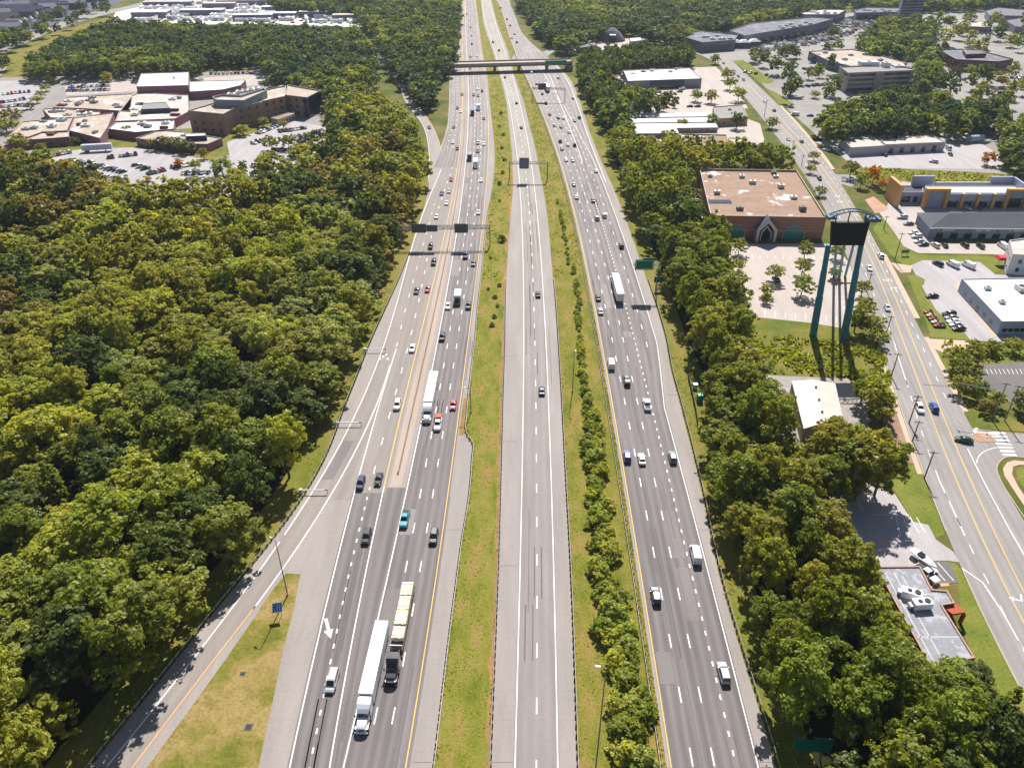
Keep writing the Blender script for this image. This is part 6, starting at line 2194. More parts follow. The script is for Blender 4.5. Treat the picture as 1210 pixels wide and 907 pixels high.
def stained_roof(name, col, stain, amount=.62, scale=.09):
    """weathered flat roof: large pale worn areas and dark ponding marks"""
    m, nt, b = new_mat(name)
    col, stain = lin(col), lin(stain)
    v = world_pos(nt)
    c = ramp(nt, noise(nt, v, .5, 6, .7), [(.3, k(col, .86)), (.7, k(col, 1.12))])
    f = noise(nt, world_pos(nt, (1, 1, 1), .3), scale, 6, .68)
    c = mix(nt, ramp(nt, f, [(amount, (0, 0, 0)), (amount + .05, (1, 1, 1))]), c, stain)
    f2 = noise(nt, world_pos(nt, (.35, 1.2, 1)), scale*2.2, 4)
    c = mix(nt, 1.0, c, ramp(nt, f2, [(.3, (.84,)*3), (.55, (1,)*3)]), 'MULTIPLY')
    nt.links.new(c, b.inputs['Base Color']); b.inputs['Roughness'].default_value = .9; b.inputs['Specular IOR Level'].default_value = .15
    return m


M_brick = brick_mat('store_brick', '#976854', '#a89080')
M_brickp = brick_mat('hospital_brick', '#92786a', '#a08c80')
M_brickd = brick_mat('dark_brick', '#6b3c38', '#7a5a54')
M_rooftan = stained_roof('tan_roof', '#b3a496', '#d5cac0', .55)
M_roofpink = stained_roof('pinkish_roof', '#9a816f', '#ddd5ce', .56, .075)
M_roofpale = stained_roof('pale_roof', '#c4b8ae', '#e6e0da', .55)
M_roofdk = stained_roof('dark_flat_roof', '#75747c', '#9a999f', .56, .16)


def ccw(pts):
    a = sum(pts[i].x*pts[(i+1) % len(pts)].y - pts[(i+1) % len(pts)].x*pts[i].y for i in range(len(pts)))
    return pts if a > 0 else list(reversed(pts))


def inset(pts, d):
    out = []
    n = len(pts)
    for i in range(n):
        p, a, b = pts[i], pts[i-1], pts[(i+1) % n]
        e1, e2 = (p-a).normalized(), (b-p).normalized()
        n1, n2 = Vector((-e1.y, e1.x)), Vector((-e2.y, e2.x))
        m = (n1+n2); m = m / max(m.dot(n1), .3)
        out.append(p + m*d)
    return out


class Bld:
    def __init__(self, name, label, cat, roof_px, h, wall, roof, par=.7, group=None, world=None, z0=0.0):
        """roof_px: the roof outline as seen in the photo at height h"""
        pts = [Vector(p[:2]) for p in (world or [G(x, y, h) for x, y in roof_px])]
        self.pts = pts = ccw(pts)
        c = sum(pts, Vector((0, 0))) / len(pts)
        self.c = Vector((c.x, c.y, 0)); self.h = h; self.wall = wall
        self.o = thing(name, label, cat, self.c, 0, group)
        self.add(pts, z0, h, wall, roof, par)

    def loc(self, p, z=0): return Vector((p[0]-self.c.x, p[1]-self.c.y, z))

    def add(self, pts, z0, h, wall, roof, par=.7, wname='wall', rname='roof'):
        mb = MB(); n = len(pts)
        q = inset(pts, .35)
        L = [self.loc(p) for p in pts]; I = [self.loc(p) for p in q]
        for i in range(n):
            j = (i+1) % n
            z = Vector((0, 0, 1))
            mb.quad(L[i]+z*z0, L[j]+z*z0, L[j]+z*h, L[i]+z*h)
            mb.quad(L[i]+z*h, L[j]+z*h, I[j]+z*h, I[i]+z*h, 1)
            mb.quad(I[i]+z*h, I[j]+z*h, I[j]+z*(h-par), I[i]+z*(h-par))
        w = mb.build(wname, [wall, M_conc], self.o, fix=False)
        mb = MB().poly([(p.x, p.y, h-par) for p in I])
        self.roof = mb.build(rname, roof, self.o, fix=False)
        self.rz = h - par
        return w

    def edge(self, i):
        a, b = self.pts[i], self.pts[(i+1) % len(self.pts)]
        return a, b

    def edges_facing(self, ang=None):
        """index of the edge that faces the camera most"""
        best = None
        for i in range(len(self.pts)):
            a, b = self.edge(i); d = (b-a).normalized(); nrm = Vector((d.y, -d.x))
            v = -nrm.y * (b-a).length
            if best is None or v > best[0]: best = (v, i)
        return best[1]

    def windows(self, i, rows, w=1.4, h=1.5, n=None, gap=3.2, z=None, u0=.04, u1=.96, glass=None, name='window', frame=True):
        a, b = self.edge(i); L = (b-a).length; d = (b-a)/L; nrm = Vector((d.y, -d.x))
        n = n or max(1, int(L*(u1-u0)/gap))
        for zz in rows:
            for k_ in range(n):
                u = u0 + (u1-u0)*(k_+.5)/n
                p = a + d*(L*u)
                c = self.loc(p, zz)
                D, Nn, Z = Vector((d.x, d.y, 0)), Vector((nrm.x, nrm.y, 0)), Vector((0, 0, 1))
                mb = MB()
                e = .09
                def slab(x0, x1, z0, z1, t0, t1, mi):
                    pt = [c + D*x + Nn*t + Z*zv for t in (t0, t1) for x, zv in ((x0, z0), (x1, z0), (x1, z1), (x0, z1))]
                    mb.loft([pt[:4], pt[4:]], mi)
                slab(-w/2, w/2, 0, h, .004, .03, 0)
                if frame:
                    slab(-w/2-e, -w/2, -e, h+e, .003, .07, 1); slab(w/2, w/2+e, -e, h+e, .003, .07, 1)
                    slab(-w/2, w/2, h, h+e, .003, .07, 1); slab(-w/2, w/2, -e, 0, .003, .1, 1)
                    if w > 2: slab(-.04, .04, 0, h, .03, .06, 1)
                mb.build(name, [glass or M_win, M_frame], self.o)

    def band(self, i, z0, z1, m, name, u0=0.0, u1=1.0, t=.06, into=.0):
        a, b = self.edge(i); L = (b-a).length; d = (b-a)/L; nrm = Vector((d.y, -d.x))
        p, q = a + d*(L*u0), a + d*(L*u1)
        D = Vector((nrm.x, nrm.y, 0))
        P0, P1 = self.loc(p), self.loc(q)
        Z = Vector((0, 0, 1))
        A = [P0 + Z*z0 + D*.004, P1 + Z*z0 + D*.004, P1 + Z*z1 + D*.004, P0 + Z*z1 + D*.004]
        B = [v + D*t for v in A]
        return MB().loft([A, B]).build(name, m, self.o)

    def unit(self, px, py, s=(2, 1.6, 1.3), m=None, name='air_conditioner', rz=0.0, world=None):
        p = world if world is not None else G(px, py, self.rz)
        c = self.loc(p, self.rz)
        M = Matrix.Translation(c) @ Matrix.Rotation(rz, 4, 'Z')
        mb = MB().box(-s[0]/2, s[0]/2, -s[1]/2, s[1]/2, 0.003, s[2], 0, M)
        o = mb.build(name, m or M_steel, self.o)
        MB().tube(M @ Vector((0, 0, s[2])), M @ Vector((0, 0, s[2]+.12)), min(s[:2])*.36, min(s[:2])*.36, 10).build('fan', M_black, o)
        return o

    def arch(self, i, u, w, hs, m, name, t=.3, z=0.0, glass=None, rim=.35):
        """arched surround with its opening on edge i"""
        a, b = self.edge(i); L = (b-a).length; d = (b-a)/L; nrm = Vector((d.y, -d.x))
        c = self.loc(a + d*(L*u), z)
        D, Nn, Z = Vector((d.x, d.y, 0)), Vector((nrm.x, nrm.y, 0)), Vector((0, 0, 1))
        r = w/2
        out = [(-r, 0), (-r, hs)] + [(-r*math.cos(PI*k_/10), hs + r*math.sin(PI*k_/10)) for k_ in range(1, 10)] + [(r, hs), (r, 0)]
        r2 = r - rim
        inn = [(-r2, 0), (-r2, hs)] + [(-r2*math.cos(PI*k_/10), hs + r2*math.sin(PI*k_/10)) for k_ in range(1, 10)] + [(r2, hs), (r2, 0)]
        mb = MB()
        V = lambda p, tt: c + D*p[0] + Z*p[1] + Nn*tt
        for k_ in range(len(out)-1):
            mb.quad(V(out[k_], t), V(out[k_+1], t), V(inn[k_+1], t), V(inn[k_], t))
            mb.quad(V(out[k_], .004), V(out[k_+1], .004), V(out[k_+1], t), V(out[k_], t))
            mb.quad(V(inn[k_], t), V(inn[k_+1], t), V(inn[k_+1], .004), V(inn[k_], .004))
        o = mb.build(name, m, self.o)
        MB().poly([V(p, .02) for p in inn]).build('pane', glass or M_win, o)
        return o


# --- the brown-roofed brick store
B = Bld('brick_store', 'large brick store with stained pinkish-brown flat roof and white pointed entrance', 'store', [(826.7,199.2),(941.5,200.8),(976.8,256.6),(839.8,254.4)], 10.0, M_brick, M_roofpink, .9)
f = B.edges_facing()
for px, py, s in ((839,209,(2,1.6,1.4)),(876.5,210,(2.4,1.8,1.4)),(889,217,(3,2,1.6)),(914,206,(2.2,2,1.5)),(916.5,210,(2.4,1.4,1.2)),(922.5,222,(2.6,2.4,1.8)),(847,229,(2.6,2,1.6)),(874,248,(2.8,2,1.5)),(937.5,235,(2.8,2,1.4)),(948,249,(2.6,2.2,2.0))):
    B.unit(px, py, s, M_steel if px % 2 else mat('dark_unit', (.16, .15, .15), .6, .2, 1))
c = G(850, 238.5, B.rz)
MB().box(-5.2, 5.2, -2.2, 2.2, .003, .22, 0, Matrix.Translation(B.loc(c, B.rz))).build('skylight', mat('skylight_dark', (.03, .04, .07), .2, .1, 1), B.o)
B.band(f, 3.6, 3.95, mat('pale_course', '#a58d80', .9, .1, 1), 'string_course', 0, .40)
B.band(f, 3.6, 3.95, mat('pale_course', '#a58d80', .9, .1, 1), 'string_course', .58, 1)
Mtl = mat('teal_shopfront', (.04, .22, .20), .3, .15, .6)
B.arch(f, .225, 9.5, 1.9, mat('pale_course', '#a58d80', .9, .1, 1), 'arched_window', .35, 0, Mtl, .5)
B.arch(f, .745, 9.5, 1.9, mat('pale_course', '#a58d80', .9, .1, 1), 'arched_window', .35, 0, Mtl, .5)
a, b = B.edge(f); L = (b-a).length; d = (b-a)/L; nn = Vector((d.y, -d.x))
cp = B.loc(a + d*(L*.49)); D3, N3, Z3 = Vector((d.x, d.y, 0)), Vector((nn.x, nn.y, 0)), Vector((0, 0, 1))
mb = MB()
V = lambda x, z, t_: cp + D3*x + Z3*z + N3*t_
outp = [(-4.2, 0), (-4.2, 5.4), (0, 10.2), (4.2, 5.4), (4.2, 0)]
inp = [(-3.1, 0), (-3.1, 4.9), (0, 8.4), (3.1, 4.9), (3.1, 0)]
for i in range(4):
    mb.quad(V(*outp[i], 4), V(*outp[i+1], 4), V(*inp[i+1], 4), V(*inp[i], 4)); mb.quad(V(*outp[i], .004), V(*outp[i+1], .004), V(*outp[i+1], 4), V(*outp[i], 4)); mb.quad(V(*inp[i], 4), V(*inp[i+1], 4), V(*inp[i+1], .004), V(*inp[i], .004))
po = mb.build('entrance_porch', mat('porch_cream', '#b9b4b4', .7, .06, 1), B.o)
mb = MB()
mb.quad(V(-4.6, 5.2, 4.2), V(0, 10.6, 4.2), V(0, 10.6, -.6), V(-4.6, 5.2, -.6)); mb.quad(V(0, 10.6, 4.2), V(4.6, 5.2, 4.2), V(4.6, 5.2, -.6), V(0, 10.6, -.6))
mb.build('gable_roof', mat('slate_gable', (.10, .11, .14), .7, .15, 1), po, fix=False)
MB().poly([V(*p, .05) for p in inp]).build('glass_doors', mat('entrance_dark', (.02, .02, .025), .2, .1, 1), po)
mb = MB()
for i in range(4):
    mb.quad(V(inp[i][0]*.72, inp[i][1]*.82, 3.0), V(inp[i+1][0]*.72, inp[i+1][1]*.82, 3.0), V(inp[i+1][0]*.58, inp[i+1][1]*.74, 3.0), V(inp[i][0]*.58, inp[i][1]*.74, 3.0))
mb.build('inner_arch', mat('porch_cream', '#b9b4b4', .7, .06, 1), po)
MB().box(-7, 7, -.9, 3.0, 3.4, 3.8, 0, Matrix.Translation(B.loc(G(816, 212)))).build('loading_canopy', M_roofg, B.o)
for y_ in (-.6, 2.6):
    for x_ in (-6.5, 6.5): MB().box(x_-.15, x_+.15, y_-.15, y_+.15, 0, 3.4, 0, Matrix.Translation(B.loc(G(816, 212)))).build('canopy_post', M_steel, B.o)

# --- auto centre: grey block with white roof and dark blue shopfront
B = Bld('auto_centre', 'grey single-storey auto centre with bright white roof and dark blue front', 'store', [(736.5,83),(815,80),(829.5,92.6),(742,95.6)], 6.5, mat('grey_panel', '#85868c', .8, .08, .5), M_roofw, .6)
f = B.edges_facing()
B.band(f, .2, 5.8, mat('dark_blue_front', (.035, .06, .10), .4, .15, .5), 'shopfront', .30, .76, .35)
B.windows(f, [.6], 2.6, 2.4, 6, u0=.32, u1=.74, glass=M_wblue) if False else None
B.band(f, .5, 2.6, M_win, 'display_window', .34, .72, .42)
for px, py, s in ((760,85,(4,3,1.2)),(770,84,(3,5,1)),(792,85,(3,5,1)),(748,87,(5,3,.5)),(799,82.5,(2,2,1.4))):
    B.unit(px, py, s, mat('roof_unit_grey', (.35, .37, .42), .6, .2, .8))

# --- self storage: four long white roofs
rows_ = [((729,134.5),(842,133.2)),((733,140.8),(845,139.5)),((744,147.2),(846,146)),((750,153),(800,152.4))]
for i, (a, b) in enumerate(rows_):
    h = 4.0
    pa, pb = G(*a, h), G(*b, h)
    d = (pb-pa).normalized(); n = Vector((-d.y, d.x, 0)); wdt = 5.0
    B = Bld('storage_row', f'long low storage building with bright white pitched roof, {nth(i)} row counting from the auto centre', 'storage building', None, 3.0, mat('storage_wall', '#a8968c', .8, .1, .5), M_roofw, .0, 'white-roofed storage rows', world=[pa - n*wdt, pb - n*wdt, pb + n*wdt, pa + n*wdt])
    mb = MB()
    A = [B.loc(p, 3.0) for p in (pa - n*(wdt+.3), pb - n*(wdt+.3), pb + n*(wdt+.3), pa + n*(wdt+.3))]
    r0, r1 = B.loc(pa, 4.0), B.loc(pb, 4.0)
    up = Vector((0, 0, .02))
    mb.quad(A[0]+up, A[1]+up, r1, r0); mb.quad(A[2]+up, A[3]+up, r0, r1); mb.poly([A[0]+up, r0, A[3]+up]); mb.poly([A[1]+up, A[2]+up, r1])
    mb.build('roof_sheet', M_roofw, B.o)
    f = B.edges_facing()
    Lm = (pb-pa).length; nd = int(Lm/4)
    for k_ in range(nd): B.band(f, .1, 2.4, mat('roller_door', '#9a5a48' if i % 2 else '#8a7f7a', .6, .1, .5), 'roller_door', (k_+.12)/nd, (k_+.88)/nd, .05)
B = Bld('storage_office', 'tan and grey flat-roofed storage office at the right end of the white rows', 'building', [(842.5,126),(877,123.5),(884,138),(846,140)], 5.0, mat('tan_render', '#b79a80', .85, .1, .5), M_roofg, .5)
f = B.edges_facing(); B.windows(f, [1.0], 1.6, 1.6, 6)
B.unit(862, 130, (2, 2, 1.2))
B = Bld('workshop', 'small workshop with pinkish flat roof hidden behind a row of trees', 'building', [(804,157.8),(858.5,159),(863,173),(807,171.5)], 5.0, mat('workshop_wall', '#6c6a6c', .85, .12, .5), M_roofpink, .6)
f = B.edges_facing(); B.windows(f, [1.2], 1.8, 1.5, 7)
for px in (816, 842): B.unit(px, 163, (1.8, 1.6, 1.1))
B = Bld('workshop_annex', 'low annex with tan roof right of the workshop', 'building', [(861,162.5),(876,163.5),(882,172.5),(864,172.5)], 4.2, mat('workshop_wall', '#6c6a6c', .85, .12, .5), M_rooftan, .4)
B.windows(B.edges_facing(), [1.2], 1.6, 1.3, 3)

# --- the salt dome
c0, top = G(722, 48), height_at(722, 48, 32.5)
rad = (738.5-706)/2 / scale_at(48)
t = thing('salt_dome', 'grey dome-shaped salt shed with a dark doorway', 'dome', c0)
mb = MB(); loops = []
prof = [(1.0, 0), (.97, .12), (.84, .34), (.66, .58), (.44, .80), (.2, .95), (.03, 1.0)]
for r_, z_ in prof: loops.append([(rad*r_*math.cos(2*PI*i/20), rad*r_*math.sin(2*PI*i/20), top*z_) for i in range(20)])
mb.loft(loops).build('shell', mat('dome_shingle', '#66646e', .9, .14, .4), t)
mb = MB().box(-2.6, 2.6, -rad*1.0, -rad*.6, 0, top*.52).build('doorway', mat('dome_door', (.03, .04, .06), .6, .2, .6), t)
mb = MB().box(-3.0, 3.0, -rad*1.0-.05, -rad*.62, top*.52, top*.58).build('door_hood', M_steel, t)
mb = MB().prism([(rad*1.03*math.cos(2*PI*i/20), rad*1.03*math.sin(2*PI*i/20)) for i in range(20)], 0, .8, 0, False).build('base_ring', mat('dome_ring', '#8f6a5c', .9, .1, .5), t)
for nm, lab, rp, h, w, r_ in [
    ('depot_shed', 'long dark red depot shed beside the salt dome yard', [(680.5,53),(702.5,50),(704,53.5),(682,57)], 4.5, M_brickd, M_roofdk),
    ('depot_office', 'small white depot office at the left end of the dark shed', [(671.5,57.5),(679.5,56),(681,59),(673,60)], 3.5, M_signw, M_roofw),
    ('depot_store', 'small pale store block right of the salt dome', [(744,45),(757,44),(758.5,47.5),(745,49)], 4.0, mat('pale_block', '#a39a98', .85, .1, .5), M_roofw)]:
    B = Bld(nm, lab, 'shed', rp, h, w, r_, .4)
    B.windows(B.edges_facing(), [.8], 1.6, 1.8, 4 if nm != 'depot_office' else 2)

# --- white low warehouse in two parts
Mst = mat('warehouse_wall', '#b0aeb2', .85, .08, .4)
B = Bld('warehouse', 'low white-walled warehouse in two blocks with cream flat roofs', 'warehouse', [(1034,158.8),(1095,156.2),(1117.5,167.6),(1046.5,170.6)], 5.2, Mst, M_roofpale, .5)
p2 = ccw([Vector(G(x, y, 5.0)[:2]) for x, y in ((994,162),(1033.5,160.2),(1046.3,171.6),(1005.5,174))])
B.add(p2, 0, 4.9, Mst, M_roofpale, .4, 'side_wall', 'side_roof')
f = B.edges_facing()
for k_ in range(5): B.band(f, .1, 3.2, M_win, 'door', .08 + k_*.18, .15 + k_*.18, .06)
B.band(f, 3.6, 4.0, mat('grey_stripe', '#8a8a92', .8, .05, 1), 'stripe', 0, 1, .05)
for px, py in ((1062,160),(1084,163)): B.unit(px, py, (1.4, 1.4, .9))
t = thing('storage_tank', 'pale blue-grey cylindrical tank lying behind the warehouse lot', 'tank', G(1152, 168), .25)
MB().tube((-4.5, 0, 2.2), (4.5, 0, 2.2), 2.0, 2.0, 16).build('shell', mat('tank_shell', '#aab4c4', .5, .1, .6), t)
for x in (-3, 3): MB().box(x-.3, x+.3, -1.6, 1.6, 0, 1.2).build('saddle', M_conc, t)

# --- four-storey office block
Mof = mat('office_stone', '#a49c94', .85, .08, .4)
B = Bld('office_block', 'four-storey grey office block with ribbon windows and white roof plant', 'office block', [(992,78.6),(1050,75.8),(1081,80.8),(1079,82.8),(1002.5,86)], 14.0, Mof, M_roofg, .9)
for i in range(len(B.pts)):
    a, b = B.edge(i); d = (b-a).normalized()
    if -Vector((d.y, -d.x)).y > .05 or Vector((d.y, -d.x)).x < -.5:
        if (b-a).length > 6:
            for z_ in (1.2, 4.5, 7.8, 11.0): B.band(i, z_, z_+1.7, M_win, 'ribbon_window', .03, .97, .05)
f = B.edges_facing()
B.band(f, 0, 13.4, mat('office_core', '#8f8984', .85, .06, .5), 'stair_core', .42, .56, .8)
for px, py, s in ((1026,77.5,(14,6,3)),(1046,79.3,(5,5,3.5)),(1062,79.4,(8,5,1.5))): B.unit(px, py, s, M_roofw, 'roof_plant')
# --- building with tan roof behind it
B = Bld('retail_hall', 'long flat hall with half white half tan roof behind the office block', 'building', [(956,60.5),(1006,58),(1028,62),(1072,74),(1060,78),(1010,79),(980,72)], 7.0, mat('hall_wall', '#5c6a7a', .85, .1, .4), M_rooftan, .7)
for px, py in ((975,63),(985,66),(1005,66),(1022,65),(998,71),(1040,72)): B.unit(px, py, (4, 3, 1.8))
f = B.edges_facing(); B.windows(f, [1.0], 2.4, 2.4, 6)
# --- dark red office
B = Bld('red_brick_office', 'dark red brick building with stepped dark roofs among trees', 'office', [(1108.5,58.2),(1150,57.5),(1198,69.5),(1180,72.5),(1130,70)], 9.0, M_brickd, M_roofdk, .8)
f = B.edges_facing(); B.windows(f, [1.2, 5.0], 2.2, 1.8, 9)
for i in range(len(B.pts)):
    if i != f:
        a, b = B.edge(i)
        if (b-a).length > 15: B.windows(i, [1.2, 5.0], 2.2, 1.8, 5)
p2 = ccw([Vector(G(x, y, 11.5)[:2]) for x, y in ((1138,58),(1160,59),(1166,63),(1142,64))])
B.add(p2, 9.0, 11.5, M_brickd, M_roofdk, .5, 'upper_wall', 'upper_roof')

# --- purple and orange strip mall
Mlav = mat('lavender_stucco', '#a0a3b6', .85, .06, .5)
Mora = mat('orange_stucco', '#c9985f', .85, .08, .5)
B = Bld('strip_mall', 'lavender strip mall with orange framed bays and bright white roof', 'strip mall', [(1094,219),(1215,219),(1215,228),(1092,227.5)], 7.0, Mlav, M_roofw, .5)
f = B.edges_facing()
a, b = B.edge(f); L = (b-a).length; d = (b-a)/L; nn = Vector((d.y, -d.x)); D3, N3, Z3 = Vector((d.x, d.y, 0)), Vector((nn.x, nn.y, 0)), Vector((0, 0, 1))
def bx(u0, u1, z0, z1, t0, t1, m, nm, par=None):
    p = B.loc(a + d*(L*u0)); q = B.loc(a + d*(L*u1))
    A = [p + Z3*z0 + N3*t0, q + Z3*z0 + N3*t0, q + Z3*z1 + N3*t0, p + Z3*z1 + N3*t0]
    return MB().loft([A, [v + N3*(t1-t0) for v in A]]).build(nm, m, par or B.o)
def frame_bay(u0, u1, z1, t1=2.2, cw=.03):
    bx(u0, u0+cw, 0, z1, .01, t1, Mora, 'column'); bx(u1-cw, u1, 0, z1, .01, t1, Mora, 'column'); bx(u0+cw, u1-cw, z1-1.2, z1, .01, t1, Mora, 'lintel')
frame_bay(.0, .23, 9.4); bx(.03, .20, 0, 8.1, .012, .5, Mlav, 'bay_wall')
for u in (.36, .51, .66): bx(u, u+.03, 0, 6.9, .01, 1.8, Mora, 'column')
bx(.23, .80, 3.4, 6.6, .012, .9, Mlav, 'fascia')
for u in (.25, .39, .54, .69): bx(u, u+.10, .1, 3.2, .012, .06, M_win, 'shop_window')
frame_bay(.78, 1.0, 9.4); bx(.81, .97, 4.6, 8.1, .012, .5, Mlav, 'bay_wall'); bx(.82, .96, .1, 4.4, .012, .08, M_win, 'shop_window')
# rear parapets that stand up above the roof
def slab_px(p0, p1, h, m, nm, th=.5, z0=0):
    p, q = B.loc(G(*p0, h)), B.loc(G(*p1, h))
    e = (q-p).normalized(); n_ = Vector((-e.y, e.x, 0))*th; zz = Vector((0, 0, 1))
    return MB().loft([[p + zz*z0, q + zz*z0, q + zz*h, p + zz*h], [p + n_ + zz*z0, q + n_ + zz*z0, q + n_ + zz*h, p + n_ + zz*h]]).build(nm, m, B.o)
slab_px((1080.5,208.2), (1106,208.0), 10, Mlav, 'parapet', 1.2)
slab_px((1106.5,215.5), (1172,215.5), 7.6, mat('parapet_cap', '#c3bfc2', .8, .05, .5), 'parapet', .8)
slab_px((1172,209), (1198,209), 10, Mlav, 'parapet', 1.2)
slab_px((1198,209), (1210,217), 10, Mlav, 'parapet', 1.0)
# left wing with tall orange fin
p2 = ccw([Vector(G(x, y, 5.5)[:2]) for x, y in ((1068,219),(1091,219),(1091,227),(1065,227))])
B.add(p2, 0, 5.5, Mlav, M_tar, .4, 'wing_wall', 'wing_roof')
slab_px((1051.5,208), (1064.5,219), 10.5, mat('orange_fin', '#cda06c', .85, .06, .5), 'fin_wall', 1.6)
wp = [B.loc(v) for v in p2]
lo = min(range(4), key=lambda i: (p2[i].y + p2[(i+1) % 4].y))
pa, pb = p2[lo], p2[(lo+1) % 4]
dd = (pb-pa).normalized(); nq = Vector((dd.y, -dd.x, 0)); LL = (pb-pa).length
for u in (.18, .4, .72):
    p = B.loc(pa + dd*(LL*u)); e = Vector((dd.x, dd.y, 0))
    A = [p - e*1.0 + Z3*.6 + nq*.01, p + e*1.0 + Z3*.6 + nq*.01, p + e*1.0 + Z3*3.4 + nq*.01, p - e*1.0 + Z3*3.4 + nq*.01]
    MB().loft([A, [v + nq*.06 for v in A]]).build('shop_window', M_win, B.o)

# --- hip-roofed shop row
h = 5.0
ev = [G(1098.4, 268.8, h), G(1260, 270.5, h), G(1260, 250.5, h), G(1083, 251.5, h)]
cB = (ev[0]+ev[2])/2; cB.z = 0
t = thing('shop_row', 'long blue-grey shop row under a dark slate hip roof', 'shops', cB)
e = [v - cB for v in ev]
Msh = mat('shop_blue_grey', '#7c8ea0', .85, .06, .5)
MB().prism([(v.x*.985, v.y*.96) for v in e], 0, h).build('wall', Msh, t)
rdg = [((e[0]+e[3])/2) + Vector((11, 0, 3.4)), ((e[1]+e[2])/2) + Vector((-4, 0, 3.4))]
for v in e: v.z = h + .004
E0, E1, E2, E3 = [v + Vector((v.x*.004, v.y*.03, 0)) for v in e]
mb = MB(); mb.quad(E0, E1, rdg[1], rdg[0]); mb.quad(E2, E3, rdg[0], rdg[1]); mb.poly([E3, E0, rdg[0]]); mb.poly([E1, E2, rdg[1]])
mb.build('roof', mat('slate_roof', (.075, .080, .095), .85, .14, .6), t)
mb = MB(); mb.loft([[E0 - Vector((0, 0, .4)), E1 - Vector((0, 0, .4)), E1, E0], [E0 - Vector((0, .15, .4)), E1 - Vector((0, .15, .4)), E1 - Vector((0, .15, 0)), E0 - Vector((0, .15, 0))]]).build('gutter', M_signw, t)
ax, bxx = e[0].x*.985, e[1].x*.985
yf0, yf1 = e[0].y*.96, e[1].y*.96
for k_ in range(9):
    u = (k_+.5)/9; x = ax + (bxx-ax)*u*.95 + 2; y = yf0 + (yf1-yf0)*u
    MB().box(x-1.6, x+1.6, y-.09, y-.01, .1, 2.7).build('shop_window' if k_ % 2 else 'shop_door', M_win, t)
    MB().box(x-.35, x+.35, y-.3, y-.01, 3.5, 3.9).build('wall_lamp', M_black, t)
for k_ in range(4):
    u = (k_+.6)/4; x = ax + (bxx-ax)*u; y = yf0 + (yf1-yf0)*u
    MB().box(x-3.0, x+3.0, y-.1, y-.01, 3.4, 4.2).build('shop_sign', mat('pale_sign', '#b4b9c2', .6, .08, .5), t)

# --- white bank with red awning
B = Bld('white_building', 'two-storey white building with a red awning at the right edge', 'building', [(1193,283.5),(1212,281),(1260,290),(1240,303),(1197,300)], 8.5, mat('white_render', '#c9c6c8', .8, .05, .5), M_roofpale, .5)
for i in range(len(B.pts)):
    a, b = B.edge(i); d = (b-a).normalized(); nr_ = Vector((d.y, -d.x))
    if nr_.x < -.3 or nr_.y < -.4: B.windows(i, [1.4, 4.8], 1.3, 1.6, max(2, int((b-a).length/5)))
g = B.loc(G(1187, 313))
mb = MB().box(-4, 4.0, -1.6, 2.0, 2.6, 3.6, 0, Matrix.Translation(g), .82).build('awning', mat('red_awning', (.5, .015, .03), .6, .08, 1), B.o)
for x_ in (-3.6, 3.6): MB().box(x_-.1, x_+.1, -1.4, -1.2, 0, 2.6, 0, Matrix.Translation(g)).build('awning_post', M_steel, B.o)

# --- white flat-roofed building
B = Bld('white_roof_building', 'low pale blue building with a large bright white flat roof', 'building', [(1136.5,329),(1260,327),(1260,379),(1184,379.5)], 5.2, mat('pale_blue_wall', '#9aa6b8', .85, .06, .5), M_roofw, .35)
for px, py, s in ((1166.5,342,(2.2,1.6,1.2)),(1183.5,358,(2,1.6,1.1)),(1206,343,(3,4,1.8))): B.unit(px, py, s)
for i in range(len(B.pts)):
    a, b = B.edge(i); d = (b-a).normalized(); nr_ = Vector((d.y, -d.x))
    if nr_.x < -.5:
        B.windows(i, [1.0], 2.2, 1.6, 5, u0=.1, u1=.9); B.band(i, .0, 2.4, M_win, 'door', .48, .52, .08)
    elif nr_.y < -.5:
        B.windows(i, [1.2], 2.0, 1.4, 6, u0=.05, u1=.6)
flat('sidewalk', [(1127,336),(1133,334),(1181,395),(1175,399),(1168,392)], .09, M_walk)

# --- tan metal shed
hS = 4.8
ev = [G(936, 450.5, hS), G(986.5, 453.5, hS), G(996, 497, hS), G(950, 506, hS)]
cS = sum(ev, Vector((0, 0, 0)))/4; cS.z = 0
t = thing('metal_shed', 'tan metal shed with ribbed low-pitched roof beside the gravel yard', 'shed', cS)
e = [v - cS for v in ev]
MB().prism([(v.x, v.y) for v in ccw([Vector(q[:2]) for q in e])], 0, hS-.05).build('wall', mat('shed_wall', '#8c7f78', .8, .1, .6), t)
m, nt, b = new_mat('ribbed_tan_roof')
v_ = world_pos(nt)
wv = N(nt, 'ShaderNodeTexWave', wave_type='BANDS', bands_direction='X'); wv.inputs['Scale'].default_value = .55; wv.inputs['Distortion'].default_value = .1
nt.links.new(v_, wv.inputs['Vector'])
cl = mix(nt, 1.0, ramp(nt, wv.outputs['Fac'], [(0, k(lin('#c0b2a5'), .8)), (.25, lin('#c0b2a5')), (1, k(lin('#cbbdb1'), 1.05))]), ramp(nt, noise(nt, v_, .25, 4), [(.3, (.88,)*3), (.7, (1.05,)*3)]), 'MULTIPLY')
nt.links.new(cl, b.inputs['Base Color']); b.inputs['Roughness'].default_value = .6
r0, r1 = (e[0]+e[1])/2 + Vector((0, .2, .9)), (e[3]+e[2])/2 + Vector((0, -.2, .9))
mb = MB(); mb.quad(e[0]*1.02, r0, r1, e[3]*1.02); mb.quad(r0, e[1]*1.02, e[2]*1.02, r1); mb.poly([e[0], e[1], r0]); mb.poly([e[3], r1, e[2]])
rf = mb.build('roof', m, t, fix=False)
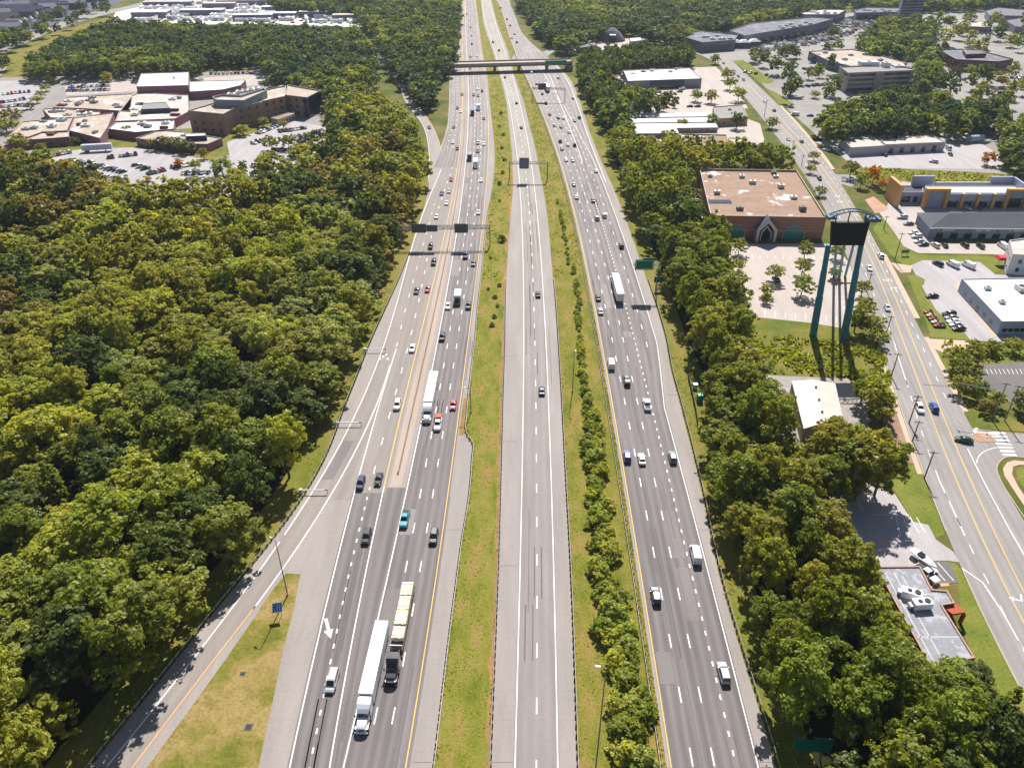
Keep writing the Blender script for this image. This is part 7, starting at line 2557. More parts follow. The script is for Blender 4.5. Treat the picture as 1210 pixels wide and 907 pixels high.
for f_ in (.2, .5, .78):
    p = r0.lerp(r1, f_); MB().tube(p - Vector((0, 0, .1)), p + Vector((0, 0, .45)), .3, .3, 10).build('roof_vent', M_black, rf)

# --- flat-roofed brick building at the lower right
hh = 4.1
out = [(1034.5,668.5),(1087.5,668),(1101.5,696),(1119.5,697),(1137.5,722),(1127,714.5),(1113.5,715),(1152,776.5),(1100,788)]
out = [(1034.5,668.5),(1087.5,668),(1101.5,695.5),(1119.5,697),(1128.5,712),(1113.5,714.5),(1152.5,776.5),(1100,788)]
Mrd = brick_mat('orange_brick', '#8c5642', '#9a7060')
B = Bld('flat_roof_store', 'brick building with worn grey flat roof edged in orange coping, at the lower right', 'building', out, hh, Mrd, stained_roof('worn_grey_roof', '#8f8f95', '#a9a9ae', .54, .3), .25)
mb = MB(); q = inset(B.pts, .32); n_ = len(q)
for i in range(n_):
    j = (i+1) % n_
    a, b, c_, d_ = B.loc(B.pts[i], hh+.012), B.loc(B.pts[j], hh+.012), B.loc(q[j], hh+.012), B.loc(q[i], hh+.012)
    mb.quad(a, b, c_, d_); mb.quad(d_, c_, c_ - Vector((0, 0, .25)), d_ - Vector((0, 0, .25)))
mb.build('coping', mat('orange_coping', '#a8897a', .85, .12, 1), B.o, fix=False)
sm_ = MB()
for (a, b) in (((1046,676),(1103,780)),((1060,704),(1108,701)),((1084,752),(1136,752)),((1056,676),(1112,776)),((1066,680),(1080,704))):
    ribbon(sm_, [G(*a, hh-.23) - B.c, G(*b, hh-.23) - B.c], .28, hh-.235)
sm_.build('roof_seams', mat('roof_seam_pale', '#b7b4b4', .9, .1, 1), B.o, fix=False)
for i in range(len(B.pts)):
    a, b = B.edge(i); d = (b-a).normalized(); nr_ = Vector((d.y, -d.x))
    if (b-a).length > 8 and nr_.x > .3: B.windows(i, [1.0], 2.2, 1.8, 3)
# brick porch canopy on the street side
cp_ = [Vector(G(x, y, 3.4)[:2]) for x, y in ((1113.5,715.8),(1130,713.5),(1141,723),(1125.5,725))]
mb = MB().prism([(v.x - B.c.x, v.y - B.c.y) for v in ccw(cp_)], 2.9, 3.4, 0, True, True); mb.build('porch_roof', mat('rust_canopy', '#a8543c', .85, .12, 1), B.o)
for v in cp_[1:3]:
    p = B.loc(v); MB().box(p.x-.3, p.x+.3, p.y-.1, p.y+.5, 0, 2.9).build('porch_post', Mrd, B.o)
# rooftop plant: two white package units
for px, py, rz_, lab in ((1075.5, 705, .42, 'long'), (1087.5, 717, -.08, 'stubby')):
    c = B.loc(G(px, py, B.rz), B.rz); M = Matrix.Translation(c) @ Matrix.Rotation(-rz_, 4, 'Z')
    u_ = MB().box(-1.9, 1.9, -.9, .9, .25, 1.8, 0, M).box(-1.8, 1.8, -.8, .8, 0.003, .25, 0, M).build('rooftop_unit', M_trail, B.o)
    MB().tube(M @ Vector((1.0, 0, 1.8)), M @ Vector((1.0, 0, 2.0)), .6, .6, 12).tube(M @ Vector((-.5, 0, 1.8)), M @ Vector((-.5, 0, 1.95)), .45, .45, 12).build('fan', M_black, u_)
    MB().box(-2.6, -1.9, -.6, .6, .3, 1.1, 0, M).build('intake_hood', M_steel, u_)
fl_ = flat('sidewalk', [(1100,693.5),(1122,692),(1121,688.5),(1102,689)], .12, mat('tan_paving', '#c09a6c', .9, .1, 1))
# car-park bay lines
bl_ = MB()
for p, q in (((1058,608),(1064,634)),((1066,608),(1075,632)),((1075,610),(1086,630)),((1083,611),(1093,629)),((1030,608),(1074,608)),((1006,616),(1020,640)),((1098,665),(1117,686)),((1108,664.5),(1127,686)),((996,586),(1008,606)),((1010,586),(1020,604))):
    ribbon(bl_, [G(*p), G(*q)], .16, .062)
for i in range(9): ribbon(bl_, [G(892+i*12, 366+i*1.0), G(891+i*12.2, 373.5+i*.95)], .14, .055)
for i in range(12): ribbon(bl_, [G(880+i*9, 301+i*.2), G(880+i*9.1, 305+i*.2)], .14, .055)
for i in range(8): ribbon(bl_, [G(984+i*2.0, 332+i*6.2), G(999+i*1.6, 332+i*6.2)], .14, .055)
for i in range(10): ribbon(bl_, [G(1165+i*5, 436), G(1168+i*5, 442)], .14, .065)
for i in range(7): ribbon(bl_, [G(1098+i*9, 310), G(1100+i*9, 314)], .14, .06)
for i in range(8): ribbon(bl_, [G(756+i*8, 118), G(757+i*8, 121)], .14, .06)
tag(bl_.build('parking_markings', M_white, fix=False), kind='structure')

# --- hospital: brown four-wing block
Mst2 = mat('hospital_roof_edge', '#a08c80', .85, .08, .5)
def wing(label, rp, h, extra=None, nm='hospital_wing'):
    W = Bld(nm, label, 'hospital', rp, h, M_brickp, M_rooftan, .8, 'wings of the brown hospital')
    for i in range(len(W.pts)):
        a, b = W.edge(i); d = (b-a).normalized(); nr_ = Vector((d.y, -d.x))
        if nr_.y < -.3 and (b-a).length > 10: W.windows(i, [1.5, 5.6, 9.6], 1.7, 1.7, max(3, int((b-a).length/5.2)), frame=False)
    return W
w1 = wing('left wing of the brown hospital, three storeys with a dark glass corner', [(221.8,130.5),(255,120.5),(284,123.5),(264,134.5)], 13)
w2 = wing('second wing of the brown hospital, right of the dark glass corner', [(277,127.5),(284,119),(312,113),(309,120.5)], 13)
w3 = wing('third wing of the brown hospital, one end glowing tan', [(309,119.5),(312,106),(338,101),(336.5,113.5)], 13)
w4 = wing('right wing of the brown hospital ending in dark teal glazing', [(336.5,112),(340,100),(379,106.5),(363,115)], 13)
f = w1.edges_facing(); 
W = Bld('glass_link', 'dark teal glazed stair link between the left hospital wings', 'building', [(264.5,135),(284,122.5),(288,124),(277,129.5)], 11.5, mat('dark_teal_glass', (.015, .04, .055), .15, .3, .3, spec=.7), M_roofg, .3)
for i in range(len(w4.pts)):
    a, b = w4.edge(i); d = (b-a).normalized(); nr_ = Vector((d.y, -d.x))
    if nr_.x > .25 and nr_.y < -.1: w4.band(i, .3, 12.2, mat('dark_teal_glass', (.015, .04, .055), .15, .3, .3), 'glazing', .02, .98, .12)
f = w4.edges_facing(); w4.band(f, .3, 12.0, mat('dark_teal_glass', (.015, .04, .055), .15, .3, .3), 'glazing', .82, .99, .14)
Wp = Bld('penthouse', 'curved grey plant screen on top of the brown hospital roof', 'roof plant', [(251,114),(262,111.5),(285,112.5),(312,104),(315,106.5),(288,118.5),(255,117.5)], 17, mat('screen_grey', '#78848c', .7, .06, .4), M_rooftan, 1.2, z0=12.2)
for px, py in ((284,110),(290,109),(297,108),(274,113),(303,106.5)): Wp.unit(px, py, (5, 4, 1.6), M_roofw)
W = Bld('entrance_canopy', 'low curved entrance canopy in front of the third hospital wing', 'canopy', [(320,139),(346,131.5),(348,134),(328,141)], 4.2, mat('canopy_edge', '#b7aca4', .8, .08, .5), M_roofpink, .3)
W.windows(W.edges_facing(), [.6], 2.4, 2.2, 5)
# white hall
Mrose = brick_mat('rose_brick', '#8c6068', '#98808a')
W = Bld('white_hall', 'big rose-brick hall with a dazzling white flat roof', 'hall', [(166.7,86.8),(223,85),(222.3,100.6),(161,102.2)], 9.5, Mrose, M_roofw, .4)
W.unit(206, 93, (1.6, 1.6, 1.8), M_signw)
p2 = ccw([Vector(G(x, y, 6.0)[:2]) for x, y in ((224,95.5),(290,93.8),(284,100),(263,105),(224,107.5))])
W.add(p2, 0, 5.6, Mrose, M_roofw, .4, 'side_wall', 'side_roof')
W.band(W.edges_facing(), 2.0, 4.2, M_win, 'clerestory', .05, .3, .05)
# sprawling tan-roofed school blocks
for lab, rp, h, rf in [
    ('tan-roofed school block nearest the staff car park', [(79.5,114.5),(157,110.5),(154,131.5),(100,128),(62,126.5)], 5.5, M_rooftan),
    ('long low school block with sunlit tan roof along the lane', [(50,128.5),(70,127.5),(118,132),(117,137.5),(60,139)], 5.0, M_rooftan),
    ('tan school block with a small square courtyard', [(26,143.5),(86,138.5),(79,154),(50,155.5),(4,172),(3,168)], 5.5, M_rooftan),
    ('low brown-walled school block facing the lawn', [(4,171.5),(50,156),(81,154.5),(81.5,161.5),(34,165)], 5.0, M_rooftan),
    ('sunlit school block right of the courtyard', [(88,138.5),(134,133),(127,150),(118,163),(82,154)], 5.8, M_rooftan),
    ('white-roofed school block with dark light wells', [(156,113),(166,109),(222,112),(224,131),(207,140),(136,143),(140,133)], 5.5, M_roofpale),
    ('white-roofed lower school block in front of the light wells', [(128,152),(138,143.5),(206,142),(205,152),(160,156)], 5.0, M_roofw),
    ('angular low school block with tan roof below the hospital', [(160,163),(190,153),(212,155),(262,163),(245,170),(205,169)], 4.6, M_rooftan)]:
    W = Bld('school_block', lab, 'school', rp, h, Mrose, rf, .5, 'low blocks of the school')
    f = W.edges_facing(); W.windows(f, [1.2], 2.2, 1.6, max(3, int((W.edge(f)[1]-W.edge(f)[0]).length/8)), frame=False)
    xs = [p[0] for p in rp]; ys = [p[1] for p in rp]
    rr = random.Random(len(lab))
    polyw = [tuple(p) for p in W.pts]
    n_ = 0
    while n_ < 14:
        px, py = rr.uniform(min(xs), max(xs)), rr.uniform(min(ys), max(ys)); g = G(px, py, W.rz)
        if inside([tuple(v) for v in inset(W.pts, 3)], g.x, g.y): W.unit(0, 0, (rr.uniform(2, 6), rr.uniform(2, 4), rr.uniform(.8, 1.6)), rr.choice([M_steel, M_roofw, M_roofg, M_brickd]), 'roof_unit', rr.uniform(-.2, .2), g)
        n_ += 1
for lab, rp, h in (('pale plant room on the angular school roof', [(218,157.5),(242,157),(244,160),(220,161)], 7.0), ('grey raised roof with a dark shaft on the white school block', [(170,122),(196,120.5),(201,127.5),(166,129)], 8.0)):
    W = Bld('plant_room', lab, 'roof plant', rp, h, mat('plant_dark', (.04, .05, .08), .7, .2, .5), M_roofw if 'pale' in lab else M_roofg, .3, z0=4.4)

# --- far mall, dark long buildings
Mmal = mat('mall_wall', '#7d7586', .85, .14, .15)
for lab, rp, h, rf in [
    ('nearest dark end of the long far mall', [(800,41),(828,36),(872,41),(868,47),(830,50)], 9, M_roofdk),
    ('long dark middle of the far mall', [(862,36),(888,27),(960,20),(985,22),(960,29),(880,42)], 10, M_roofdk),
    ('pale-roofed store at the far end of the mall', [(944,14),(962,10.5),(1000,11.5),(990,17),(950,17)], 9, M_roofpale),
    ('dark far store right of the pale-roofed one', [(1010,12),(1025,8.5),(1072,9.5),(1070,14),(1012,15)], 8, M_roofdk)]:
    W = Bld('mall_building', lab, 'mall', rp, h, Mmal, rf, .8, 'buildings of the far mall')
    f = W.edges_facing(); a, b = W.edge(f); W.band(f, 1, 5, M_win, 'shopfront', .05, .95, .2)
    for i in range(10):
        u, v = random.Random(i*7).random(), random.Random(i*13+1).random()
        g = W.pts[0].lerp(W.pts[1], u).lerp(W.pts[3 % len(W.pts)].lerp(W.pts[2], u), .2 + .6*v)
        if inside([tuple(q) for q in inset(W.pts, 2)], g.x, g.y): W.unit(0, 0, (4, 3, 1.6), M_roofw if i % 2 else M_steel, 'roof_unit', 0, g)
# white canopies of the restaurant by the mall
for i, (px, py) in enumerate(((854,54),(866,51),(882,50.5),(868,56.5),(878,56.5),(890,55.5))):
    t = thing('white_canopy', f'white peaked canopy at the restaurant by the far crossroads, {nth(i)} from the left', 'canopy', G(px, py), .1, 'white canopies by the far crossroads')
    MB().box(-6, 6, -4, 4, 5.0, 7.0, taper=.35).build('roof', M_roofw, t)
    MB().box(-5.4, 5.4, -3.4, 3.4, 0, 5.0).build('walls', mat('canopy_wall', '#5e5a66', .8, .1, .4), t)
# far houses / estate to the upper left, and yards
eh = random.Random(31)
est = [tuple(G(*p)[:2]) for p in ((-6,58),(30,40),(60,26),(96,14),(125,2),(130,-4),(-6,-4))]
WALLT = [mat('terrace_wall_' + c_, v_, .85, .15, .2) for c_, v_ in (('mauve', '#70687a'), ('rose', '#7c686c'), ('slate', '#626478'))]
ROOFT = [mat('terrace_roof_' + c_, v_, .9, .15, .2) for c_, v_ in (('slate', '#4c4c60'), ('brown', '#5c5058'), ('pale', '#8a8894'))]
x0, x1 = min(p[0] for p in est), max(p[0] for p in est); y = min(p[1] for p in est)
nh = 0
while y < max(p[1] for p in est):
    x = x0 + eh.uniform(0, 20)
    while x < x1:
        w_ = eh.uniform(14, 34)
        if inside(est, x, y) and inside(est, x + w_*.5, y + 8) and eh.random() < .85:
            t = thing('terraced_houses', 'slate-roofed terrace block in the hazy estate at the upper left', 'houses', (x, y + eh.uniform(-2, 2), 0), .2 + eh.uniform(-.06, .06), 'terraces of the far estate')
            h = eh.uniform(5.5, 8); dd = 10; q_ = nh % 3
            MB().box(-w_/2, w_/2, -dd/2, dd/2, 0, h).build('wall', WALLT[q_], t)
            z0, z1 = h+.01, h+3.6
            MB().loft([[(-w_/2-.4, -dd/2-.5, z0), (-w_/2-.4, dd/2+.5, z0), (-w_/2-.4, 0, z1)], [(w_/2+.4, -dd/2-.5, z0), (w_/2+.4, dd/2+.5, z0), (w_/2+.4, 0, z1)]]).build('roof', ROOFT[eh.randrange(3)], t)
            nh += 1
        x += w_ + eh.uniform(4, 10)
    y += 18
for i, (px, py) in enumerate(((27,37.5),(33,35.5),(39.5,32.5),(47,28.5))):
    t = thing('silo', f'slender white silo before the far estate, {nth(i)} from the left', 'silo', G(px, py), 0, 'white silos at the upper left')
    MB().tube((0, 0, 0), (0, 0, 9 + i % 2), 2.4, 2.4, 12).build('tower', M_roofw, t); MB().tube((0, 0, 9 + i % 2), (0, 0, 11.5 + i % 2), 2.4, .5, 12).build('cap', M_roofw, t)
rr = random.Random(9)
yard = [(150,26),(165,10),(230,0),(330,0),(430,14),(490,20),(490,26),(420,30),(290,26)]
wy = [tuple(G(*p)[:2]) for p in yard]
LONG = [(200,8,60,14),(240,18,50,12),(290,6,70,16),(340,14,60,12),(380,20,50,12),(300,24,44,12),(420,24,50,12),(180,20,40,22),(260,10,40,12),(350,5,60,14),(455,22,40,10),(330,22,40,12)]
for i, (px, py, w_, dd) in enumerate(LONG):
    t = thing('depot_building', f'low pale depot building in the bright yard at the upper left, {nth(i)} of its kind', 'depot', G(px, py), .08, 'pale depots in the bright yard')
    t['label'] = 'low pale-roofed depot building in the bright far yard at the upper left'
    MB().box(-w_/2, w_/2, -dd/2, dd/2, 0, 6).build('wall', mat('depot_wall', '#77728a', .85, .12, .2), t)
    MB().box(-w_/2-.3, w_/2+.3, -dd/2-.3, dd/2+.3, 6.003, 6.5).build('roof', M_roofw if i % 2 else M_roofpale, t)
mb = MB()
cm = [M_roofw, mat('yard_dark', (.05, .05, .07), .7, .1, 1), mat('yard_rust', (.3, .14, .10), .7, .1, 1), mat('yard_blue', (.1, .14, .25), .7, .1, 1)]
for i in range(900):
    px, py = rr.uniform(140, 495), rr.uniform(0, 30)
    g = G(px, py)
    if inside(wy, g.x, g.y):
        M = Matrix.Translation(g) @ Matrix.Rotation(rr.choice([.1, 1.65]) + rr.uniform(-.05, .05), 4, 'Z')
        if rr.random() < .45: mb.box(-1.3, 1.3, -7, 7, .03, 3.6, 0, M)
        else: mb.box(-.9, .9, -2.2, 2.2, .03, 1.5, rr.randrange(4), M)
tag(mb.build('yard_vehicles', cm, fix=False), 'trailers and cars packed into the bright far yard', kind='stuff')
# right-hand far buildings beyond the office wood
for lab, nm, rp, h, w, r_ in [
    ('low dark retail block with white roof strip beyond the red brick office', 'retail_block', [(1134,26.5),(1160,25),(1173,28),(1170,32),(1140,31)], 6, Mmal, M_roofpale),
    ('dark retail block at the upper right corner', 'retail_block', [(1165,13),(1180,9),(1215,12),(1215,19),(1170,18)], 7, Mmal, M_roofdk),
    ('second dark retail block at the right edge', 'retail_block', [(1188,24),(1215,20),(1215,33),(1200,31)], 7, Mmal, M_roofdk),
    ('small white-roofed bank before the red brick office', 'retail_block', [(1073,43),(1088,42),(1090,46),(1076,48)], 5, M_signw, M_roofw),
    ('yellow canopied fuel station beyond the red brick office', 'fuel_station', [(1153,51),(1168,50.5),(1168,54),(1154,55)], 5, mat('yellow_panel', '#d8a84c', .7, .06, 1), M_roofpale)]:
    W = Bld(nm, lab, 'shop', rp, h, w, r_, .4); W.windows(W.edges_facing(), [1.0], 2.4, 2.2, 5, frame=False)
# tall slab hotel on the skyline
W = Bld('tower_block', 'tall dark tower block at the top edge of the photo, right of centre', 'tower block', [(1066,-6),(1092,-6.5),(1094,-4),(1068,-3.5)], 26, mat('tower_wall', '#6e7e96', .8, .1, .3), M_roofg, .8)
f = W.edges_facing()
for z_ in range(2, 24, 3): W.band(f, z_, z_+1.6, M_win, 'ribbon_window', .04, .96, .06)

# ------------------------------------------------------------------ single trees and bushes of the car parks
def small(px, py, R, h, tone, label, group='trees dotted about the car parks', kind='small', name='ornamental_tree'):
    g = G(px, py)
    return tree(g.x, g.y, h, R, tone, label, group, kind, 'tree', name, _r)
for a in [
    (872,301,3.4,6.5,'olive','small tree left of the store front, upper one'), (871,322,2.7,5.5,'olive','small tree below the one left of the store front'),
    (915,332,3.4,6.5,'pale','small pale tree behind the navy car on the store lot'), (904,350,2.6,5,'olive','small tree on the narrow island of the store lot, upper'), (905,358,2.2,4.2,'olive','smallest tree at the tip of the store lot island'),
    (950,305,3.6,7,'olive','tree on the store lot nearest the right shopfront arch'), (947,325,3.2,6,'olive','middle tree of three left of the pylon legs'), (946,350,4.2,7.5,'pale','lowest and widest tree of three left of the pylon legs'),
    (987,306,2.8,6,'mid','tree seen between the pylon legs'), (985,330,2.6,5,'olive','lower tree seen between the pylon legs'),
    (1009,392,4.4,9,'mid','dark round tree right of the pylon right leg'), (1027,398,4.0,8,'yellow','yellow-green tree leaning over the street kerb beside the pylon'), (1020,375,3.4,7,'yellow','yellowish tree above the one leaning over the kerb'), (1017,350,2.8,6,'olive','slim tree at the kerb behind the pylon'), (1036,408,3.2,6,'yellow','low bushy tree over the kerb by the grey SUV'),
    (1028,487,5.2,11,'olive','broad tree right of the metal shed'), (1017,477,4,9,'mid','tree behind the broad one right of the metal shed'), (1041,500,3.5,7,'olive','bushy tree at the bare earth beside the street'),
    (1125,436,3.6,7.5,'mid','dark tree at the corner above the junction, upper left'), (1140,452,3.8,7.5,'mid','round tree in the middle of the junction clump'), (1132,465,3.2,6,'olive','lower tree of the junction clump near the kerb'), (1152,470,3.2,6,'mid','right tree of the junction clump'), (1175,480,2.8,5,'yellow','bright shrub-like tree between the grey poles'), (1205,484,3.4,6.5,'mid','tree at the right edge beside the dark car park'), (1163,487,2.4,4,'bronze','brownish bush tree left of the grey poles'),
    (1148,418,2.8,4.5,'olive','bushy tree on the overgrown strip, left'), (1170,417,3,4.5,'olive','bushy tree on the overgrown strip, middle'), (1195,416,3,5,'yellow','bushy tree on the overgrown strip, right'),
    (1104,775,1.5,2.5,'mid','-')]:
    if a[-1] != '-': small(*a)
for a in [
    (1016,222,3.6,7.5,'mid','green tree left of the orange-tipped one by the strip mall'), (1030,218,3.8,9.5,'orange','tall orange-tipped tree by the strip mall corner'), (1042,225,3.6,6,'orange','rust-coloured small tree beside the orange fin'), (1004,210,4.4,8.5,'mid','round tree at the warehouse street corner'), (1166,195,4.2,7,'orange','yellow-orange tree on the warehouse lot'), (1128,166,5.5,8.5,'yellow','broad yellow-green tree behind the warehouse'),
    (961,190,3.2,5,'olive','bush tree left of the street above the brown store'), (957,205,3,5,'olive','low tree at the right wall of the brown store, upper'), (968,232,3,5,'olive','low tree at the right wall of the brown store, lower'),
    (932,86,5.5,9,'dark','lone dark tree on the upper leafy lot, left'), (934,100,4.5,9,'dark','dark round tree below the lone one by the lawn'), (931,114,5.2,11,'blue','large dark tree at the lower lawn corner'), (955,94,4,9,'dark','narrow dark tree on the upper leafy lot'), (968,92,4,8,'mid','tree right of the narrow dark one on the leafy lot'), (891,76,4,7.5,'dark','dark lollipop tree above the long lawn, left'), (904,70,4.5,7.5,'dark','dark tree above the long lawn, right'), (934,63,4.5,8,'dark','dark tree of a pair near the hall, left'), (941,69,4.5,7,'mid','paler tree of a pair near the hall, right'), (962,74,5,7,'dark','dark shrub tree at the corner of the hall'), (994,104,5,9,'dark','dark tree at the left corner of the office block'), (1026,57,9,16,'dark','very large round tree behind the hall'), (982,46,6,11,'dark','dark tree at the edge of the mall lot'), (962,116,4,5,'olive','low yellowish tree on the lot below the lawn'),
    (1125,98,5.5,12,'blue','dark oval tree between office block and red brick office'), (1160,100,7.5,15,'dark','big dark tree before the red brick office'), (1146,92,5,9,'mid','tree left of the big dark one before the red office'), (1186,102,4,6,'orange','small orange tree right of the big dark one'), (1205,105,4,6,'pale','pale small tree at the right edge below the red office'), (1100,118,4,7,'olive','light tree on the pale lot right of the office block'), (1145,56,6,7,'mid','tree at the back of the red brick office'), (1195,50,6,8,'olive','tree right of the fuel station'), (1118,34,6,12,'dark','dark tree left of the white-strip retail block'), (1080,30,7,13,'dark','dark tree clump beside the far avenue'),
    (845,76,4.5,8,'mid','tree at the far crossroads, left corner'), (859,95,5,8.5,'mid','olive tree beside the queue of cars'), (862,106,5,9,'mid','tree below the queue of cars'), (872,120,5.5,9,'olive','broad tree at the kerb above the storage office'), (840,122,5,9,'olive','tree on the auto centre lot, right'), (822,120,4.5,8,'mid','tree on the auto centre lot, left of a broad one'), (797,127,2.4,6.5,'mid','slim conical tree on the auto centre lot'), (786,126,2.6,5,'olive','small tree left of the slim conical one'), (771,116,4.5,7,'mid','tree at the lower left of the auto centre lot'), (716,105,3,8,'olive','tree on the island left of the auto centre'),
    (840,150,4,8,'mid','tree poking up between the storage rows, left'), (870,152,4.5,10,'dark','tall dark tree right of the storage rows'), (912,152,4.5,7,'mid','street tree at the upper side junction'), (806,152,4,6,'mid','tree at the lower left storage row'),
    (15,146,7,9,'bronze','bronze tree by the school lane, upper left'), (8,156,7,8,'olive','olive tree by the school lane below the bronze one'), (24,178,6,9,'olive','round tree at the lower corner of the school block'), (50,180,3,5,'olive','small tree on the school lawn'), (60,100,4,7,'olive','tree at the head of the school lane'), (55,108,4,5,'olive','tree in the lane hedge, second'), (50,116,4,5,'bronze','tree in the lane hedge, third'), (44,122,4,5,'olive','tree in the lane hedge, fourth'), (36,129,4.5,4.5,'dark','lowest bush tree in the lane hedge'), (128,100,5,9,'olive','poplar-like tree behind the school car park'), (92,170,4.5,4,'dark','dark shrub tree on the school front, left'), (195,176,5,7,'dark','dark tree before the angular block, left'), (208,178,5,7,'dark','dark tree before the angular block, middle'), (222,181,5.5,7,'dark','dark tree before the angular block, right'), (231,200,3.5,5,'yellow','yellow-green small tree on the corner lot'), (212,198,2.6,5,'orange','orange small tree by the footpath'), (242,188,3.2,6,'bronze','bronze small tree by the lawn path'), (152,160,4,6,'bronze','small bronze tree in the school court'), (180,177,3,6,'bronze','thin bronze tree left of the dark trio'),
    (288,160,5.5,6,'yellow','bright tree before the hospital entrance'), (322,178,5.5,8,'olive','olive tree on the upper hospital lot, left'), (342,176,5,8,'mid','tree on the upper hospital lot, middle'), (362,176,5.5,9,'dark','dark tree on the upper hospital lot, right'), (376,172,5.5,9,'dark','second dark tree on the upper hospital lot, right'), (312,150,3.6,6,'mid','small tree at the foot of the third hospital wing'), (335,152,3,5,'olive','small olive tree by the entrance canopy'), (264,207,6,9,'mid','bushy green tree on the hospital lawn corner'), (289,210,2.6,9,'blue','dark spire tree at the end of the hospital drive'), (311,215,3.6,9,'blue','dark conifer-like tree by the hospital drive'), (352,186,4,7,'yellow','light tree among the long rows of parked cars'),
    (318,105,5,7,'dark','dark hedge tree behind the hospital, left'), (390,108,6,10,'mid','tree at the right end of the hospital')]:
    small(*a, kind='small')

# the screen of trees along the bridge end
for a in [(519,92,7,14,'blue','dark conifer clump tree at the left end of the bridge'), (506,122,6,10,'mid','tree on the grass triangle below the bridge'), (498,118,6,10,'dark','second tree on the grass triangle below the bridge')]:
    small(*a, kind='round', name='forest_tree', group='trees around the bridge end')
# ------------------------------------------------------------------ labels of the wood's individual trees and median shrubs
MARKS = [(G(605, py).y, n) for py, n in (
    (897, 'the teal roadside sign'), (860, 'the near white semi cab'), (806, 'the silver minivan'), (752, "the near semi's tail"), (728, 'the solar panel'), (697, "the lumber truck's tail"),
    (657, 'the near white van'), (615, 'the teal pickup'), (583, 'the lowest swing gate'), (541, 'the blue northbound SUV'), (521, 'the turning green sedan'), (503, 'the middle swing gate'),
    (480, 'the white northbound pickup'), (463, 'the nearest express-road car'), (432, 'the far white van'), (416, 'the topmost swing gate'), (397, "the pylon sign's feet"), (370, 'the black-nosed box truck'),
    (345, 'the green guide sign'), (318, "the store's lot island"), (291, 'the big sign gantry'), (255, "the brick store's roofline"), (213, 'the cantilever panel sign'), (180, 'the dark box truck'), (150, 'the maroon ramp sedan'))]


def mark(y): return min(MARKS, key=lambda q: abs(q[0]-y))[1]


groups_ = {}
for o, nm, x, y, h, tn, kind in NEAR_TREES:
    side = 'left' if x < 0 else 'right'
    groups_.setdefault((side, mark(y)), []).append((x, y, o, tn, kind))
for (side, b), recs in groups_.items():
    recs.sort(key=lambda r: (-r[0] if side == 'left' else r[0], r[1]))
    for i, (x, y, o, tn, kind) in enumerate(recs):
        o['label'] = f"{TONES[tn][1]} {'pointed ' if kind == 'cone' else ''}tree, {nth(i)} from {side} woods edge, level with {b}"
groups_ = {}
for o, x, y, R, tn in SHRUBS: groups_.setdefault(mark(y), []).append((x, y, o, tn))
for b, recs in groups_.items():
    recs.sort(key=lambda r: r[0])
    for i, (x, y, o, tn) in enumerate(recs):
        o['label'] = f"{TONES[tn][1]} shrub, {nth(i)} from left in right median, level with {b}"
groups_ = {}
for o, i, px, py in LSH: groups_.setdefault(mark(o.location.y), []).append((o.location.x, i, o))
for b, recs in groups_.items():
    recs.sort(key=lambda r: r[0])
    for k_, (x, i, o) in enumerate(recs):
        o['label'] = 'big round bush at the express road edge below the gantry' if i == 0 else f'small dark shrub, {nth(k_)} from left in left median, level with {b}'
for o in bpy.context.scene.objects:
    l = o.get('label')
    if l and len(l.split()) > 16:
        print('LONG', len(l.split()), l)
HAZE, SUN, SKY, EXPO = .00006, 5.0, .055, .64
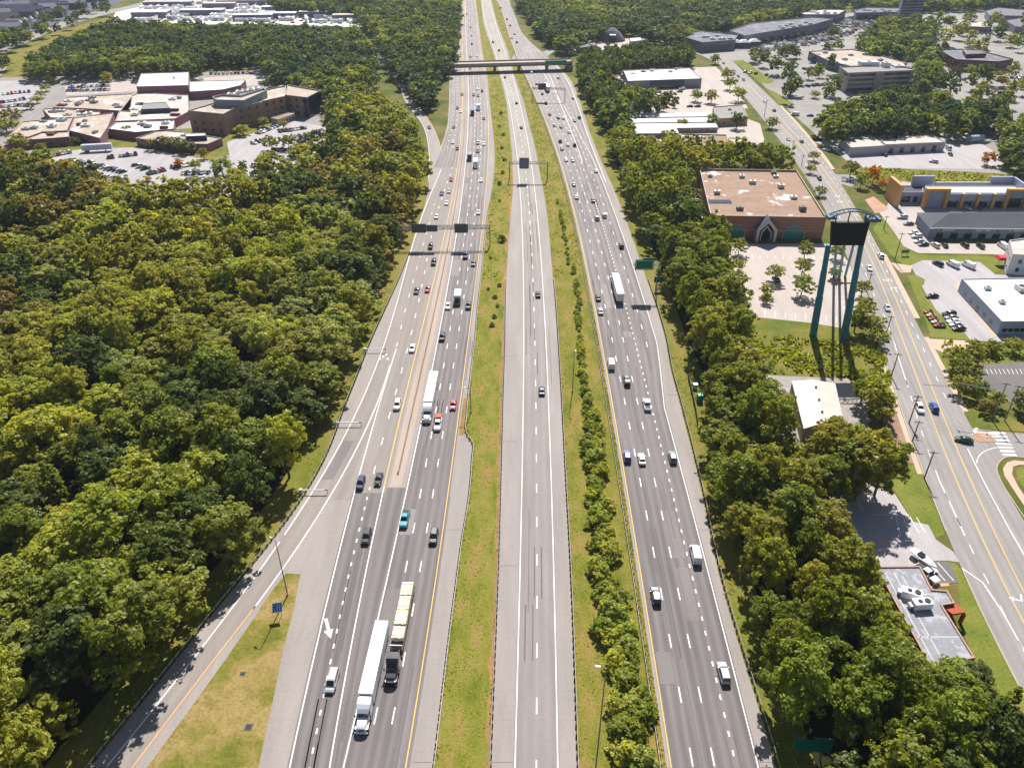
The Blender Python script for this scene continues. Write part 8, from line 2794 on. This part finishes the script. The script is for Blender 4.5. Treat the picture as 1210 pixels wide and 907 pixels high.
# ------------------------------------------------------------------ air
hz, nt, b = new_mat('haze_air')
nt.nodes.remove(b)
pv = N(nt, 'ShaderNodeVolumePrincipled')
pv.inputs['Color'].default_value = (.72, .84, 1.0, 1)
pv.inputs['Density'].default_value = HAZE
pv.inputs['Anisotropy'].default_value = .2
nt.links.new(pv.outputs[0], nt.nodes['Material Output'].inputs['Volume'])
if HAZE > 0:
    hb = MB().box(-2950, 2950, -420, 4450, -1.0, 131)
    o = hb.build('haze', hz)
    tag(o, kind='stuff')

# ------------------------------------------------------------------ light, sky, camera
SUN_AZ, SUN_EL = math.radians(8), math.radians(48)     # azimuth to the right of +Y
sc = bpy.context.scene
w = bpy.data.worlds.new('World'); sc.world = w; w.use_nodes = True
nt = w.node_tree
sky = nt.nodes.new('ShaderNodeTexSky'); sky.sky_type = 'NISHITA'; sky.sun_disc = False
sky.sun_elevation = SUN_EL; sky.sun_rotation = SUN_AZ
nt.links.new(sky.outputs[0], nt.nodes['Background'].inputs[0])
nt.nodes['Background'].inputs[1].default_value = SKY
ld = bpy.data.lights.new('sun', 'SUN'); ld.energy = SUN; ld.angle = math.radians(.5); ld.color = (1, .965, .91)
lo = bpy.data.objects.new('sun', ld); C.objects.link(lo)
to_sun = Vector((math.sin(SUN_AZ)*math.cos(SUN_EL), math.cos(SUN_AZ)*math.cos(SUN_EL), math.sin(SUN_EL)))
lo.rotation_euler = to_sun.to_track_quat('Z', 'Y').to_euler()
cd = bpy.data.cameras.new('camera'); cam = bpy.data.objects.new('camera', cd); C.objects.link(cam)
cam.location = (0, 0, CH); cam.rotation_euler = (PI/2 - TH, 0, 0)
cd.sensor_fit = 'HORIZONTAL'; cd.sensor_width = 36; cd.lens = 36 * F / 1210
cd.clip_end = 12000; cd.clip_start = .5
sc.camera = cam
vs_ = sc.view_settings
sc.display_settings.display_device = 'sRGB'
vs_.view_transform = 'Standard'; vs_.look = 'None'; vs_.exposure = EXPO; vs_.gamma = 1.0; vs_.use_curve_mapping = False
cy = sc.cycles
cy.max_bounces = 5; cy.diffuse_bounces = 3; cy.glossy_bounces = 2; cy.transmission_bounces = 3; cy.transparent_max_bounces = 6; cy.volume_bounces = 0
cy.use_denoising = True
try: cy.denoiser = 'OPENIMAGEDENOISE'
except Exception: pass
cy.use_adaptive_sampling = True; cy.adaptive_threshold = .02
sc.render.use_persistent_data = False
